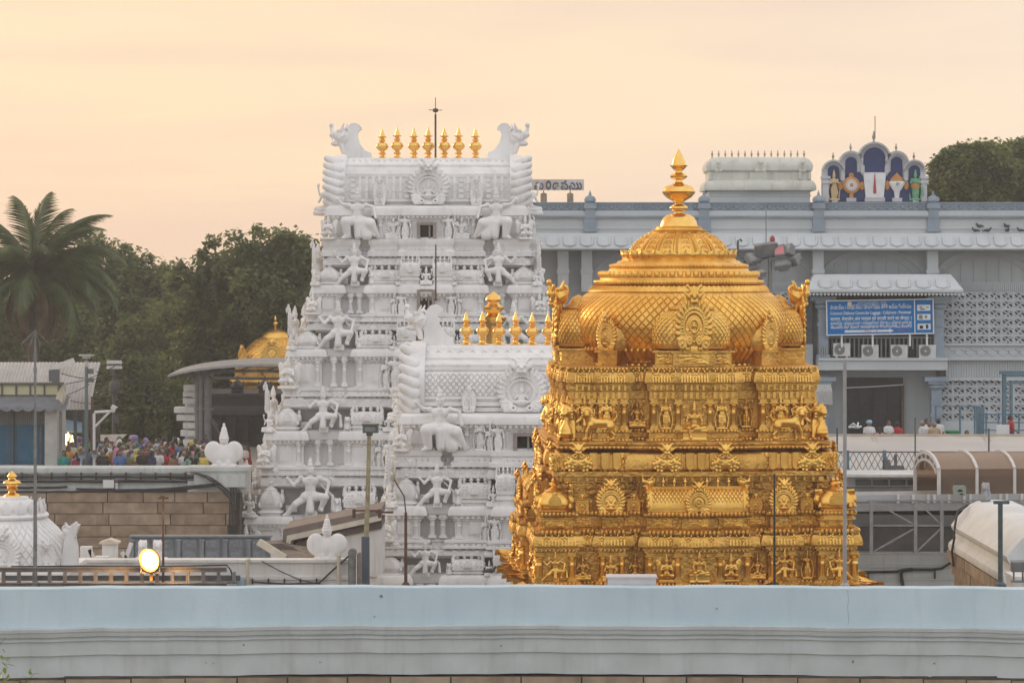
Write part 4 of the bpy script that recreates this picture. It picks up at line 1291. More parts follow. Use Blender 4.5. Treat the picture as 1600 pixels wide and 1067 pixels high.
def gate_tower(name,label,cx,Yc,tiers,roof,base_hw):
    X0=XX(cx,Yc-tiers[0]['hy']*0.7)
    root=thing(name,label,'gate tower',(X0,Yc,0))
    prev=None
    for k,t in enumerate(tiers):
        hy=t['hy']; s=(Yc-hy)/F
        z=lambda py: ZZ(py,Yc-hy)
        hx=t['hw']*s
        H=hx
        bx=[(-0.78*H,-0.52*H,-0.5),(-0.20*H,0.20*H,0.32),(0.52*H,0.78*H,-0.5)]
        by=[(-0.62*hy,-0.32*hy,-0.25),(-0.24*hy,0.24*hy,0.25),(0.32*hy,0.62*hy,-0.25)]
        pl=plan(hx,hy,bx,by)
        b=MB()
        w0,w1=t['wall']; l0,l1=t['ledge']; e0,e1=t['eave']
        prof=[(0.40,z(l0)-0.02),(0.40,z(l0-(l0-l1)*0.25)),(0.30,z(l0-(l0-l1)*0.35)),(0.30,z(l0-(l0-l1)*0.6)),(0.36,z(l0-(l0-l1)*0.7)),(0.36,z(l1)),(0.10,z(l1)+0.02),(0.10,z(w0)+0.06),(0.0,z(w0)+0.09),
                (0.0,z(w1)-0.22),(0.05,z(w1)-0.20),(0.05,z(w1)-0.12),(0.12,z(w1)-0.10),(0.14,z(w1))]
        lip=min(0.24,bx[0][1]-bx[0][0]-0.1)
        prof += kapota(lip,z(e0),0.08,z(e1),0.05)
        b.rings(pl,prof)
        if k == 0:
            b.box((0,0,z(l0)/2-1),(2*base_hw*s,2*hy+0.9,z(l0)+2))
        st=obj('storey',b,root,m=WHITE)
        fc=Faces(hx,hy)
        ph=z(w1)-z(w0)
        # pillars and figures of the wall
        for f in FACES:
            Hh=hx if f == 0 else hy
            ups=(-0.97,-0.81,-0.49,-0.245,0.245,0.49,0.81,0.97) if f == 0 else (-0.95,-0.66,-0.28,0.28,0.66,0.95)
            for q in ups:
                fc.put('pilaster',TP['pilaster'],st,f,q*Hh,0.05,z(w0)+0.05,(1.15,1.0,ph-0.06),WHITE)
            for q in ((-0.69,-0.61,0.61,0.69) if f == 0 else (-0.47,0.47)):
                fc.put('pilaster',TP['pilaster'],st,f,q*Hh,-0.14,z(w0)+0.05,(1.15,1.0,ph-0.06),WHITE)
            if f == 0 and t.get('stat',True):
                for q,kk,o,hh in ((-0.225,'stand',0.42,1.12),(0.225,'stand',0.42,1.12),(-0.29,'fold',0.2,0.98),(0.29,'fold',0.2,0.98)):
                    h=ph*hh
                    fc.put(T[kk].name.split('.')[0],T[kk],st,f,q*Hh,o,z(w0)-0.05,h,WHITE)
            for q in ((-1.0,1.0) if f == 0 else ()):
                fc.put('winged_figure',T['wing'],st,f,q*(Hh+0.12),0.42,z(l1),ph*0.98,WHITE,rz=q*0.35)
            if f != 0:
                fc.put('standing_figure',T['stand'],st,f,(0.8 if f == 3 else-0.8)*Hh,0.3,z(w0),ph,WHITE)
                fc.put('standing_figure',T['stand'],st,f,0,0.5,z(w0),ph,WHITE)
                fc.put('standing_attendant',T['fold'],st,f,(-0.8 if f == 3 else 0.8)*Hh,0.3,z(w0),ph*0.95,WHITE)
        for kk,u,o,hh in t.get('extra',()):
            fc.put(T[kk].name.split('.')[0],T[kk],st,0,u*s,o,z(w0) if len(t) else 0,hh*s,WHITE)
        ww=t['win']
        o_=obj('window',TPW.setdefault((round(ww[0]*s,2),round(ww[1]*s,2)),window_mb(ww[0]*s,ww[1]*s).mesh('window',[FRAME,DARK])),st,(ww[3]*s if len(ww) > 3 else 0,-hy-0.32,z(ww[2])))
        # moulded eave ornaments
        for f in FACES:
            Hh=hx if f == 0 else hy
            n=19 if f == 0 else 9
            for i in range(n):
                q=-0.95+1.9*i/(n-1)
                if 0.5 < abs(q) < 0.8: continue
                o=0.32 if abs(q) < 0.2 else 0
                fc.put('rosette',T['knob'],st,f,q*Hh,o+lip*0.72,z((e0*0.55+e1*0.45)),(0.26,0.3,(z(e1)-z(e0))*0.85),WHITE)
            md=MB(); nd=int(2*Hh/0.19)
            for i in range(nd):
                u=-Hh+2*Hh*(i+0.5)/nd; q=abs(u)/Hh
                o=(0.32 if f == 0 else 0.25) if q < (0.2 if f == 0 else 0.24) else-0.5 if f == 0 and 0.52 < q < 0.78 else-0.25 if f and 0.32 < q < 0.62 else 0.0
                md.box((u,-(hy if f == 0 else hx)-o-0.14,z(w1)-0.05),(0.10,0.10,0.13)); md.box((u,-(hy if f == 0 else hx)-o-0.33,z(l0*0.62+l1*0.38)),(0.13,0.08,0.10)); md.lathe([(0,-0.06),(0.05,0),(0,0.06)],5,c=(u,-(hy if f == 0 else hx)-o-0.03,z(w1)-0.27))
            obj('dentil_course',md.mesh('dentil_course',WHITE),st,(0,0,0),(0,0,(0,PI/2,PI,-PI/2)[f]))['kind']='stuff'
            for q in ((-0.9,-0.36,0.36,0.9) if f == 0 else (-0.8,0.8)):
                pn=TPW.setdefault(('panel',round(ph,1)),(lambda b_: (b_.box((0,0.02,ph*0.4),(0.62,0.06,ph*0.62)),b_.box((0,-0.02,ph*0.4),(0.44,0.06,ph*0.48)),b_.box((0,-0.03,ph*0.8),(0.7,0.08,0.07)),b_.mesh('wall_panel',WHITE))[3])(MB()))
                fc.put('wall_panel',pn,st,f,q*Hh,0.02,z(w0)+0.08,1.0,WHITE)
        if 'core' not in t: 
            last=(st,fc,hx,hy,s,z); continue
        # recessed attic with pavilions and guardians, under the great eave
        c0,c1=t['core']; k0,k1=t['kap']
        nx=tiers[k+1]
        s2=(Yc-nx['hy'])/F
        hx2=nx['hw']*s2; hy2=nx['hy']
        b=MB()
        pl2=plan(hx2-0.12,hy2-0.12,[(-0.2*hx2,0.2*hx2,0.32)],[(-0.24*hy2,0.24*hy2,0.25)])
        z2=lambda py: ZZ(py,Yc-hy2)
        b.rings(pl2,[(0.0,z(c0)-0.3),(0.0,z2(c1)-0.1)],cap_top=False)
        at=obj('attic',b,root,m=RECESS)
        b=MB()
        b.rings(pl2,[(-0.2,z2(c1)-0.12),(0.14,z2(c1)-0.12),(0.16,z2(c1))]+kapota(0.46,z2(k0),0.30,z2(k1)-0.06,0.08)+[(0.34,z2(k1)-0.03),(0.34,z2(k1)+0.02)])
        kp_=obj('great_eave',b,at,m=WHITER)
        ah=z(c1)-z(c0)
        for f in FACES:
            Hh=hx if f == 0 else hy
            if f == 0:
                for q in (-1,1):
                    fc.put('corner_pavilion',TP['kuta'],at,f,q*(0.885*Hh),-0.42,z(c0)-0.14,(1.02*s/.027,1.02*s/.027,ah*1.06),WHITE)
                    fc.put('seated_figure',T['lotus'],at,f,q*1.0*Hh,0.12,z(c0)-0.04,ah*0.8,WHITE,rz=q*0.5)
                    fc.put('corner_lion',T['sitlion'],at,f,q*0.5*Hh,-0.06,z(c0)-0.03,ah*0.62,WHITE)
                    fc.put('seated_figure',T['lotus'],at,f,q*0.235*Hh,0.1,z(c0)-0.02,ah*0.72,WHITE)
                    fc.put('leaf_relief',T['relief'],at,f,q*0.77*Hh,-0.55,z(c0)+0.2*ah,(0.5,0.4,0.3),WHITE)
                    fc.put('barrel_pavilion',TP['sala'],at,f,q*0.375*Hh,-0.34,z(c0)-0.08,(1.02*s/.027,0.9,ah*0.92),WHITE)
                    fc.put('barrel_pavilion',TP['sala'],at,f,q*0.145*Hh,0.05,z(c0)-0.02,(0.62*s/.027,0.7,ah*1.0+0.22),WHITE)
                    gh=t.get('guard',62)*s
                    fc.put('guardian_figure',T['guard'] if q < 0 else T['guardm'],at,f,q*0.655*Hh,-0.02,z(c0)-0.04,(gh*1.02,gh*0.9,gh),WHITE)
                fc.put('seated_figure',T['lotus'],at,f,0,0.35,z(c0),ah*0.9,WHITE)
            else:
                fc.put('barrel_pavilion',TP['sala2'],at,f,0,-0.3,z(c0)-0.08,(0.9*s/.027,0.9,ah*0.92),WHITE)
                for q in (-0.5,0.5):
                    fc.put('guardian_figure',T['guard'] if q < 0 else T['guardm'],at,f,q*Hh,0.05,z(c0)-0.04,58*s,WHITE)
                for q in (-0.95,0.95):
                    fc.put('gable_arch',T['nasi'],at,f,q*Hh,0.12,z2(k0)-0.2,(1.0,0.9,1.15),WHITE)
            n=23 if f == 0 else 11
            h2=hx2 if f == 0 else hy2
            for i in range(n):
                q=-0.96+1.92*i/(n-1)
                o=0.32 if abs(q) < 0.2 and f == 0 else 0.0
                p_,r_=Faces(hx2-0.12,hy2-0.12).at(f,q*h2,o+0.44,z2(k0*0.55+k1*0.45))
                obj('rosette',T['knob'],kp_,p_,(0,0,r_),(0.28,0.26,(z2(k1)-z2(k0))*0.62),WHITE)
            for q in ((-0.96,0.96) if f == 0 else (-0.95,0.0,0.95)):
                p_,r_=Faces(hx2-0.12,hy2-0.12).at(f,q*h2,0.42,z2(k0)+0.02)
                obj('monster_mask',T['mask'],kp_,p_,(0,0,r_),(0.62,0.5,(z2(k1)-z2(k0))*1.6),WHITE)
            dn=MB()
            nd=int(2*h2/0.24)
            for i in range(nd):
                u=-h2+2*h2*(i+0.5)/nd
                o=0.32 if abs(u) < 0.2*h2 and f == 0 else 0.25 if abs(u) < 0.24*hy2 and f else 0.0
                dn.box((u,-(hy2 if f == 0 else hx2)+0.12-o-0.36,z2(k1)-0.03),(0.13,0.08,0.09))
            o_=obj('dentil_course',dn.mesh('dentil_course',WHITE),kp_,(0,0,0),(0,0,(0,PI/2,PI,-PI/2)[f])); o_['kind']='stuff'
    # barrel roof
    st,fc,hx,hy,s,z=last
    L2=roof['L2']*s
    prof=[(o,z(py)) for o,py in roof['prof']]      # front half: outward, height
    poly=[(-o,zz) for o,zz in prof]+[(o,zz) for o,zz in reversed(prof)]
    b=MB()
    b.prismx(poly,-L2,L2)
    for py,o,h in roof['bands']:
        oo=float(np.interp(z(py),[p[1] for p in prof],[p[0] for p in prof]))
        b.box((0,0,z(py)),(2*L2-0.1,2*oo+2*o,h))
    rf=obj('barrel_roof',b,root,m=WHITE)
    def S(x,py,o):
        zz=z(py); oo=float(np.interp(zz,[p[1] for p in prof],[p[0] for p in prof]))
        return (x,-oo-o,zz)
    if roof['kind'] == 'ribs':
        rb=MB()
        p0,p1=roof['rib']
        n=int(2*L2/0.29)
        for i in range(n):
            x=-L2+2*L2*(i+0.5)/n
            if i % 4 == 1:
                for j in range(4):
                    a=p0+(p1-p0)*(j+0.5)/4
                    q=S(x,a,0.03); rb.box(q,(0.2,0.1,0.18))
            else:
                for j in range(3):
                    a0,a1=p0+(p1-p0)*j/3,p0+(p1-p0)*(j+1)/3
                    rb.bar(S(x,a0,0.04),S(x,a1,0.04),0.13,0.10)
        o_=obj('rib_course',rb.mesh('rib_course',WHITE),rf); o_['kind']='stuff'
    else:
        p0,p1=roof['rib']
        nx_,rows=roof['lat']
        dx=2*L2*0.98/(2*nx_); dp=(p0-p1)/(rows+1)
        for j in range(rows):
            pc=p0-dp*(j+1); vs=[]
            for k,o in ((0.93,0.004),(0.74,0.045)):
                vs += [S(-dx*k,pc,o),S(0,pc+dp*k,o),S(dx*k,pc,o),S(0,pc-dp*k,o)]
            bb=MB(); bb.add(vs,[(4,5,6,7),(0,1,5,4),(1,2,6,5),(2,3,7,6),(3,0,4,7)])
            me=bb.mesh('scale',WHITE,smooth=False)
            for i in range(nx_-(j % 2)):
                obj('scale',me,rf,(-L2*0.98+dx*(2*i+1+(j % 2)),0,0))
    # upper leaf border
    for i in range(roof['petals']):
        x=-L2*0.96+1.92*L2*(i+0.5)/roof['petals']
        p_=S(x,roof['ptop'],0.03)
        o1=S(x,roof['ptop']+roof['ph'],0.03)
        tilt=math.atan2(p_[1]-o1[1],p_[2]-o1[2])
        obj('petal',TP['petal'],rf,p_,(PI+tilt*-1.0,0,0),(1.8*L2/roof['petals']*1.02,0.5,roof['ph']*s*1.05),WHITE)
    # gable ends with leaf garlands
    for q in (-1,1):
        ge=MB()
        pp=[(y*1.10,(zz-prof[0][1])*1.05+prof[0][1]) for y,zz in poly]
        a,c=sorted((q*(L2-0.1),q*(L2+0.42))); ge.prismx(pp,a,c)
        g_=obj('gable_end',ge,root,m=WHITE)
        zz0,zz1=prof[0][1],prof[-1][1]
        n=7
        me=TP.setdefault('lobe',(lambda m: (m.cap((-0.2,0.02,-0.10),(0.2,-0.1,0.16),0.30,0.19),m.ell((0.27,-0.16,0.24),(0.12,0.1,0.14)),m.mesh('garland_leaf',WHITE))[2])(Clay((-0.5,-0.5,-0.5),(0.5,0.5,0.6),0.05)))
        for i in range(n):
            f_=(i+0.4)/n
            zz=zz0+(zz1-zz0)*f_
            oo=float(np.interp(zz,[p[1] for p in prof],[p[0] for p in prof]))*1.1
            obj('garland_leaf',me,g_,(q*(L2+0.46),-oo-0.05,zz),(0,0,0),(q*1.05*s/.027,1.0,1.25*(zz1-zz0)/n/0.55),WHITE)
            obj('garland_leaf',me,g_,(q*(L2+0.46),oo+0.05,zz),(0,0,0),(q*1.05*s/.027,1.0,1.25*(zz1-zz0)/n/0.55),WHITE)
        for i in range(9):
            t_=PI*(i+0.5)/9
            obj('gable_arch' if i == 4 else 'rosette',T['nasi'] if i == 4 else T['knob'],g_,(q*(L2+0.62),-math.cos(t_)*prof[2][0]*0.8 if i != 4 else 0,(zz0+(zz1-zz0)*0.75*math.sin(t_)) if i != 4 else zz0),(0,0,q*PI/2),(1.2,1.0,1.3) if i == 4 else (0.8,0.6,0.8),WHITE)
        hs=roof['horn']*s/58.3
        hb=MB()
        poly_h=[(x*hs,zz*hs) for x,zz in HORN]
        if q > 0: poly_h=[(-x,zz) for x,zz in reversed(poly_h)]
        hb.prism(poly_h,-0.32,0.32)
        obj('horn_scroll',hb,g_,(q*(L2+roof.get('hx',0.05)),0,prof[-1][1]),m=WHITE)
        obj('beast_head',T['mahead'] if q < 0 else T['maheadm'],g_,(q*(L2+0.34*hs*26),-0.22,prof[-1][1]+33*hs),(0,0,q*0.25),(40*hs,56*hs,50*hs),m=WHITE)
        obj('seated_figure',T['lotus'],g_,(q*(L2+0.75),-hy*0.55,prof[0][1]-0.3),(0,0,q*0.6),1.5*s/.027,m=WHITE)
    for u,py,wd,ht,kk in roof['nasi']:
        o=S(0,py,0)[1]
        obj(T[kk].name.split('.')[0],T[kk],rf,(u*s,o-0.42,z(py)),(0,0,0),(wd*s/1.0,1.3*wd*s,ht*s/1.13),WHITE)
    for px in roof['fin']:
        obj('finial',TP['finial'],rf,((px-roof['cx'])*s,0,prof[-1][1]-0.02),(0,0,rng.uniform(0,6)),(roof['fh']*s*roof.get('fw',0.7),roof['fh']*s*roof.get('fw',0.7),roof['fh']*s*rng.uniform(0.96,1.03)))
    return root,rf,s,z
big_tiers=[
    dict(hw=273,hy=6.2,ledge=(884,872),wall=(872,818),eave=(818,806),core=(806,758),kap=(758,741),guard=80,win=(20,34,866),stat=True),
    dict(hw=244,hy=5.5,ledge=(741,729),wall=(729,687),eave=(687,673),core=(673,635),kap=(635,618),guard=62,win=(20,32,724)),
    dict(hw=209,hy=4.8,ledge=(618,606),wall=(606,557),eave=(557,545),core=(545,515),kap=(515,502),guard=66,win=(20,34,600)),
    dict(hw=172,hy=4.1,ledge=(502,491),wall=(491,458),eave=(458,445),core=(445,414),kap=(414,400),guard=58,win=(18,33,489)),
    dict(hw=149,hy=3.4,ledge=(400,374),wall=(374,337),eave=(337,322),win=(20,33,385),stat=True,
         extra=(('drape',-108,0.25,68),('drapem',108,0.25,68),('lotus',-52,0.1,38),('lotus',54,0.1,38))),
]
big,bigroof,bs,bz=gate_tower('white_gate_tower','tall white carved gate tower with seven golden finials, standing behind the smaller one',666,114.0,big_tiers,
    dict(L2=133,kind='ribs',prof=[(2.3,324),(2.45,318),(2.62,308),(2.66,296),(2.58,280),(2.36,268),(2.02,256),(1.6,248),(1.2,243.5)],bands=[(321,0.14,0.14),(312,0.10,0.12),(274,0.08,0.10),(271,0.05,0.05),(257,0.06,0.09)],rib=(310,276),
         petals=26,ptop=247,ph=9,horn=58,nasi=((2,318,66,72,'nasi'),(-75,320,22,48,'nasi2'),(77,320,22,48,'nasi2')),
         fin=(590,614,641,664,690,713,740),cx=666,fh=53,fw=0.66),292)
inner_tiers=[
    dict(hw=238,hy=5.0,ledge=(965,955),wall=(955,912),eave=(912,898),core=(898,866),kap=(866,854),guard=50,win=(20,32,950)),
    dict(hw=210,hy=4.4,ledge=(854,843),wall=(843,804),eave=(804,790),core=(790,745),kap=(745,727),guard=60,win=(20,30,840)),
    dict(hw=186,hy=3.7,ledge=(727,703),wall=(703,662),eave=(662,648),win=(24,40,720),stat=True,
         extra=(('drape',-132,0.3,82),('drapem',132,0.3,82),('fold',-70,0.1,46),('fold',70,0.1,46))),
]
inner,innerroof,is_,iz=gate_tower('white_gate_tower','smaller white carved gate tower, barrel roof with diamond lattice, half hidden by the golden tower',820,90.0,inner_tiers,
    dict(L2=163,kind='lattice',prof=[(2.1,648),(2.3,640),(2.45,624),(2.5,612),(2.46,598),(2.32,584),(2.05,570),(1.7,558),(1.3,549),(1.0,543.5)],bands=[(643,0.16,0.16),(634,0.10,0.14),(624,0.06,0.08),(579,0.09,0.09),(573,0.07,0.07),(563,0.05,0.06)],rib=(624,581),lat=(34,7),
         petals=17,ptop=549,ph=13,horn=66,hx=-0.02,nasi=((-5,645,80,86,'nasi'),(-88,646,24,44,'nasi2'),(78,646,24,44,'nasi2')),
         fin=(725.5,752,779,806,833,859,886,912),cx=820,fh=56,fw=0.68),250)
# lightning rods on the towers
def rod(label,px,Y,py0,py1,r,m=RUST,spikes=None,dx=0.0,name='lightning_rod',cat='lightning rod',r2=None):
    a=P(px,py0,Y); c=P(px+dx,py1,Y)
    b=MB(); b.tube([(0,0,0),tuple(c-a)],r,6,r2)
    b.lathe([(r*2.2,0),(r*2.2,r*2),(r*1.2,r*3)],8)
    if spikes: spikes(b,c-a)
    return solo(name,b,m,label,cat,a)
b=MB()
zr=bz(243)
b.tube([(0,0,0),(0,0,(243-172)*bs)],0.05,6); b.tube([(0,0,(243-172)*bs),(0,0,(243-145)*bs)],0.018,5)
b.lathe([(0.05,2.05),(0.12,2.08),(0.12,2.2),(0.05,2.23)],8)
for k in range(4): b.bar((0,0,2.14),(0.3*math.cos(k*PI/2+0.3),0.3*math.sin(k*PI/2+0.3),2.16),0.03)
solo('lightning_rod',b,RUST,'lightning rod between the golden finials of the tall white tower','lightning rod',(big.location.x+(676-666)*bs,113.7,zr))
rod('thin iron rod in front of the tall white tower\'s windows',681,108.0,470,382,0.035)
# ------------------------------------------------------------------ ground and raised plazas
DUST=mat('dusty ground',(0.27,0.24,0.20),(0.19,0.17,0.14),rough=0.95,nscale=0.15,ndet=8,bump=0.2,bscale=3)
PAVE=mat('stone paving',(0.32,0.30,0.27),(0.24,0.22,0.2),rough=0.9,nscale=0.5,ndet=8)
g=MB(); g.add([(-2500,-300,0),(2500,-300,0),(2500,5000,0),(-2500,5000,0)],[(0,1,2,3)])
structure('ground',g,DUST)
g=MB(); n=90; vs=[]
for i in range(n+1):
    a=R(-75+150*i/n); h_=11.5+1.6*math.sin(i*0.9)+1.2*math.sin(i*2.3+1)+rng.uniform(-0.8,0.8)
    for r,z in ((560,-0.5),(585,h_*0.75),(640,h_),(760,h_*0.9)): vs.append((r*math.sin(a),r*math.cos(a),z))
g.add(vs,[(4*i+k,4*i+k+1,4*(i+1)+k+1,4*(i+1)+k) for i in range(n) for k in range(3)])
structure('hills',g,mat('distant woodland',(0.06,0.08,0.035),(0.035,0.05,0.022),rough=0.95,nscale=0.12,ndet=8,bump=1.0,bscale=0.25,bdist=2.0))
g=MB(); g.box((-35,135,2.13),(50,54,4.26)); structure('plaza',g,PAVE)
g=MB(); g.box((24,119,2.62),(26,22,5.24)); structure('terrace',g,PAVE)

# ------------------------------------------------------------------ near boundary wall
BLUEP=mat('pale blue wall paint',(0.535,0.655,0.70),(0.46,0.575,0.625),rough=0.7,nscale=0.6,ndet=10,bump=0.2,bscale=10,bdist=0.02,streak=0.35,streak_col=(0.36,0.42,0.44),spec=0.3)
GREYP=mat('grey limewash',(0.515,0.55,0.545),(0.44,0.47,0.46),rough=0.8,nscale=1.6,ndet=8,bump=0.15,bscale=18,bdist=0.01,streak=0.45,streak_col=(0.30,0.295,0.27),spec=0.3)
STONE=mat('brown granite',(0.36,0.265,0.185),(0.22,0.16,0.11),rough=0.9,nscale=2.2,ndet=8,bump=0.5,bscale=10,bdist=0.03,coord='Object',streak=0.5,streak_col=(0.10,0.08,0.065))
STONE2=mat('pale granite',(0.42,0.325,0.235),(0.28,0.21,0.15),rough=0.9,nscale=2.2,ndet=8,bump=0.5,bscale=10,bdist=0.03,coord='Object',streak=0.4,streak_col=(0.13,0.1,0.08))
MORTAR=mat('dark mortar',(0.10,0.085,0.07),(0.06,0.05,0.045),rough=0.95)
NY=45.0
nz=lambda py: ZZ(py,NY)
wall=thing('boundary_wall','pale blue and grey moulded boundary wall running across the whole front of the temple','wall',(0,NY,0))
def wall_profile(parent,name,pts,x0,x1,m,back=0.42):
    b=MB(); b.prismx(pts+[(back,pts[-1][1]),(back,pts[0][1])][::1],x0,x1)
    return obj(name,b.mesh(name,m),parent)
def bend(b,n,x0,x1,f0,f1):
    """the long wall sags a little towards its ends"""
    out=MB(); m=len(b.v) // 2
    A,B=b.v[:m],b.v[m:]
    vs=[]
    for k in range(n+1):
        t=k/n; x=x0+(x1-x0)*t
        q=(x/9.0) ** 2*NY/F; jz=0.006*(math.sin(x*1.7+1)+math.sin(x*4.1)*0.6+math.sin(x*9.7+2)*0.35)
        for (_,y,z) in A:
            vs.append((x,y+jz*0.8,z-q*(f0 if z > nz(930) else f1)+jz))
    fs=[]
    for k in range(n):
        for i in range(m):
            j=(i+1) % m; fs.append((k*m+i,(k+1)*m+i,(k+1)*m+j,k*m+j))
    fs += [tuple(range(m)),tuple(reversed(range(n*m,(n+1)*m)))]
    out.add(vs,fs); return out
def profx(pts,x0,x1,back,y=0.0):
    """front profile (outward, z) listed from bottom to top"""
    poly=[(-o+y,z) for o,z in pts]+[(back,pts[-1][1]),(back,pts[0][1])]
    b=MB(); b.prismx(poly[::-1],x0,x1); return b
obj('upper_panel',bend(profx([(0,nz(975.5)),(0,nz(917.5)),(-0.015,nz(916.5))],-16,16,0.30),200,-16,16,3,6),wall,m=BLUEP)
obj('moulding',bend(profx([(-0.02,nz(1052.5)),(-0.02,nz(1020)),(0.025,nz(1018.5)),(0.025,nz(997.1)),(0.05,nz(996.7)),(0.065,nz(996)),(0.065,nz(992.5)),(0.05,nz(991.7)),(0.05,nz(990.5)),(0.095,nz(989)),(0.105,nz(986.5)),(0.11,nz(982.1)),(0.135,nz(981.1)),(0.14,nz(976)),(0.125,nz(975.1))],-16,16,0.46),200,-16,16,6.5,6.5),wall,m=GREYP)
b=MB(); b.box((0,0.42,nz(1056)/2),(32,0.8,nz(1056))); obj('core',b,wall,m=MORTAR)
x=-12.5; i=0
while x < 12.5:
    w=rng.uniform(0.75,1.25)
    for row in range(2):
        bb=MB(); hgt=0.42
        bb.box((0,0,0),(w-0.03,0.3,hgt-0.02)); 
        obj('stone',bb,wall,(x+w/2+(0.3 if row else 0),0.135+rng.uniform(-0.012,0.012),nz(1055.0)-hgt*(row+0.5)-0.01-((x+w/2)/9.0) ** 2*6.5*NY/F),m=rng.choice((STONE,STONE,STONE2)))
    x += w
# spots and a crack in the wall face
GRIME=mat('grime',(0.27,0.28,0.28),(0.2,0.2,0.2),rough=0.95,nscale=8)
for px,py,w,h,m_ in ((596,931,6,5,1),(585,963,2.5,3,1),(500,1034,2.5,2.5,1),(783,1008,4,3,1),(322,1035,2.5,2.5,1),(333,1036,2.5,2.5,1),(381,1007,4,4,1),(1333,1033,4,6,1),(1460,1036,4,3,1),(1120,950,3,2.5,1)):
    b=MB(); n=14
    pts=[(w*NY/F*0.5*math.cos(2*PI*k/n)*rng.uniform(0.7,1.1),h*NY/F*0.5*math.sin(2*PI*k/n)*rng.uniform(0.6,1.1)) for k in range(n)]
    b.prism(pts,-0.004,0.012); p_=P(px,py,NY)-Vector((0,NY,0)); p_.y=-0.008 if py < 975 else-0.026 if py < 1018 else 0.012
    obj('stain_spot',b,wall,p_,m=GRIME)
for pts in (((1324,921),(1326,935),(1324,948),(1326,962),(1325.5,975)),):
    b=MB(); b.tube([(XX(a,NY),-0.008 if c < 978 else 0.012,ZZ(c,NY)) for a,c in pts],0.0022,4); obj('crack',b,wall,m=GRIME)
# white slab lamp on the wall
b=MB(); b.box((0,0,0.08),(0.86,0.34,0.16)); b.box((0,-0.01,0.165),(0.90,0.38,0.03))
wl=thing('lamp_box','flat white lamp housing on top of the pale blue wall before the golden tower','lamp',P(986.5,914,45.5))
obj('housing',b,wl,m=mat('faded white plastic',(0.62,0.6,0.6),(0.52,0.5,0.5),rough=0.5)); b=MB(); b.box((-0.445,0,0.07),(0.02,0.3,0.15)); obj('end_cap',b,wl,m=mat('orange cap',(0.5,0.22,0.12)))
b=MB(); b.box((0,0.05,-0.12),(0.5,0.1,0.28)); obj('bracket',b,wl,m=STEEL)

# ------------------------------------------------------------------ steel cable rack, flood lamp and rods right behind the wall
RACK=mat('brown painted steel',(0.26,0.225,0.205),(0.17,0.14,0.125),rough=0.65,metal=0.2,nscale=5,streak=0.4,streak_col=(0.2,0.1,0.06))
RY=48.0; rs=RY/F
rk=thing('cable_rack','long brown steel cable rack lying behind the pale blue wall at left','cable rack',P(0,916,RY))
L_=371*rs
for nm,py,h in (('top_rail',890,0.08),('bottom_rail',913,0.06)):
    b=MB(); b.box((L_/2-0.2,0,(916-py)*rs),(L_+0.0,0.07,h)); b.box((L_/2-0.2,-0.045,(916-py)*rs+h/2+0.008),(L_,0.12,0.012)); obj(nm,b,rk,m=RACK)
b=MB(); b.box((0,0,0),(0.045,0.06,0.215)); b.box((-0.03,-0.03,0),(0.02,0.02,0.19)); pm_=b.mesh('rack_post',RACK)
for i in range(16):
    obj('rack_post',pm_,rk,((-2+24*i)*rs+0.1,0,(916-901.6)*rs),m=RACK)
b=MB(); b.box((L_/2,0.5,0.10),(L_,0.02,0.10)); obj('back_plate',b,rk,m=STEEL)
b=MB(); b.tube([(0.2,0.04,0.37),(1.6,0.0,0.385),(2.9,0.03,0.37),(3.6,0.0,0.39),(L_-0.2,0.02,0.40),(L_-0.12,0.0,0.3),(L_-0.06,-0.02,0.05)],0.016,5); obj('cable',b,rk,m=mat('black rubber',(0.025,0.025,0.027),rough=0.6))
BLACK=MATS['black rubber']
lamp=thing('flood_lamp','round flood lamp glowing orange white above the brown cable rack','flood lamp',P(235,874,47.6))
lm=Matrix.Rotation(R(-18),4,'Y') @ Matrix.Rotation(R(-14),4,'Z') @ Matrix.Rotation(R(90),4,'X')
b0=MB(); b0.lathe([(0.0,0.0),(0.19,0.0)],32,sx=0.88,cap=False); b=MB(); b.put(b0,Matrix.Translation((0,-0.1,0)) @ lm)
GLOW=bpy.data.materials.new('lit lamp glass'); GLOW.use_nodes=True
_t=GLOW.node_tree; _b=_t.nodes['Principled BSDF']; _b.inputs['Base Color'].default_value=(0.9,0.6,0.3,1)
_lw=_t.nodes.new('ShaderNodeTexCoord'); _ln=_t.nodes.new('ShaderNodeVectorMath'); _ln.operation='LENGTH'; _t.links.new(_lw.outputs['Object'],_ln.inputs[0])
_r=_t.nodes.new('ShaderNodeValToRGB'); _r.color_ramp.elements[0].position=0.085; _r.color_ramp.elements[0].color=(1.0,0.82,0.46,1); _r.color_ramp.elements[1].position=0.19; _r.color_ramp.elements[1].color=(1.0,0.24,0.01,1)
_t.links.new(_ln.outputs['Value'],_r.inputs[0]); _t.links.new(_r.outputs[0],_b.inputs['Emission Color']); _b.inputs['Emission Strength'].default_value=3.4
obj('lens',b,lamp,m=GLOW)
b=MB()
b0=MB(); b0.lathe([(0.185,-0.02),(0.215,-0.02),(0.215,0.03),(0.19,0.03),(0.2,-0.02),(0.19,-0.12),(0.12,-0.26),(0.0,-0.3)],32,sx=0.88,cap=False)
b.put(b0,Matrix.Translation((0,-0.1,0)) @ lm); b.box((0,0.12,-0.25),(0.05,0.05,0.3))
obj('housing',b,lamp,m=mat('orange lamp rim',(0.75,0.28,0.04),(0.6,0.2,0.03),rough=0.4))
b=MB(); b.box((0,0.0,-0.24),(0.34,0.04,0.03)); b.box((-0.17,0.0,-0.14),(0.025,0.04,0.22)); b.box((0.17,0,-0.14),(0.025,0.04,0.22)); obj('bracket',b,lamp,m=RACK)
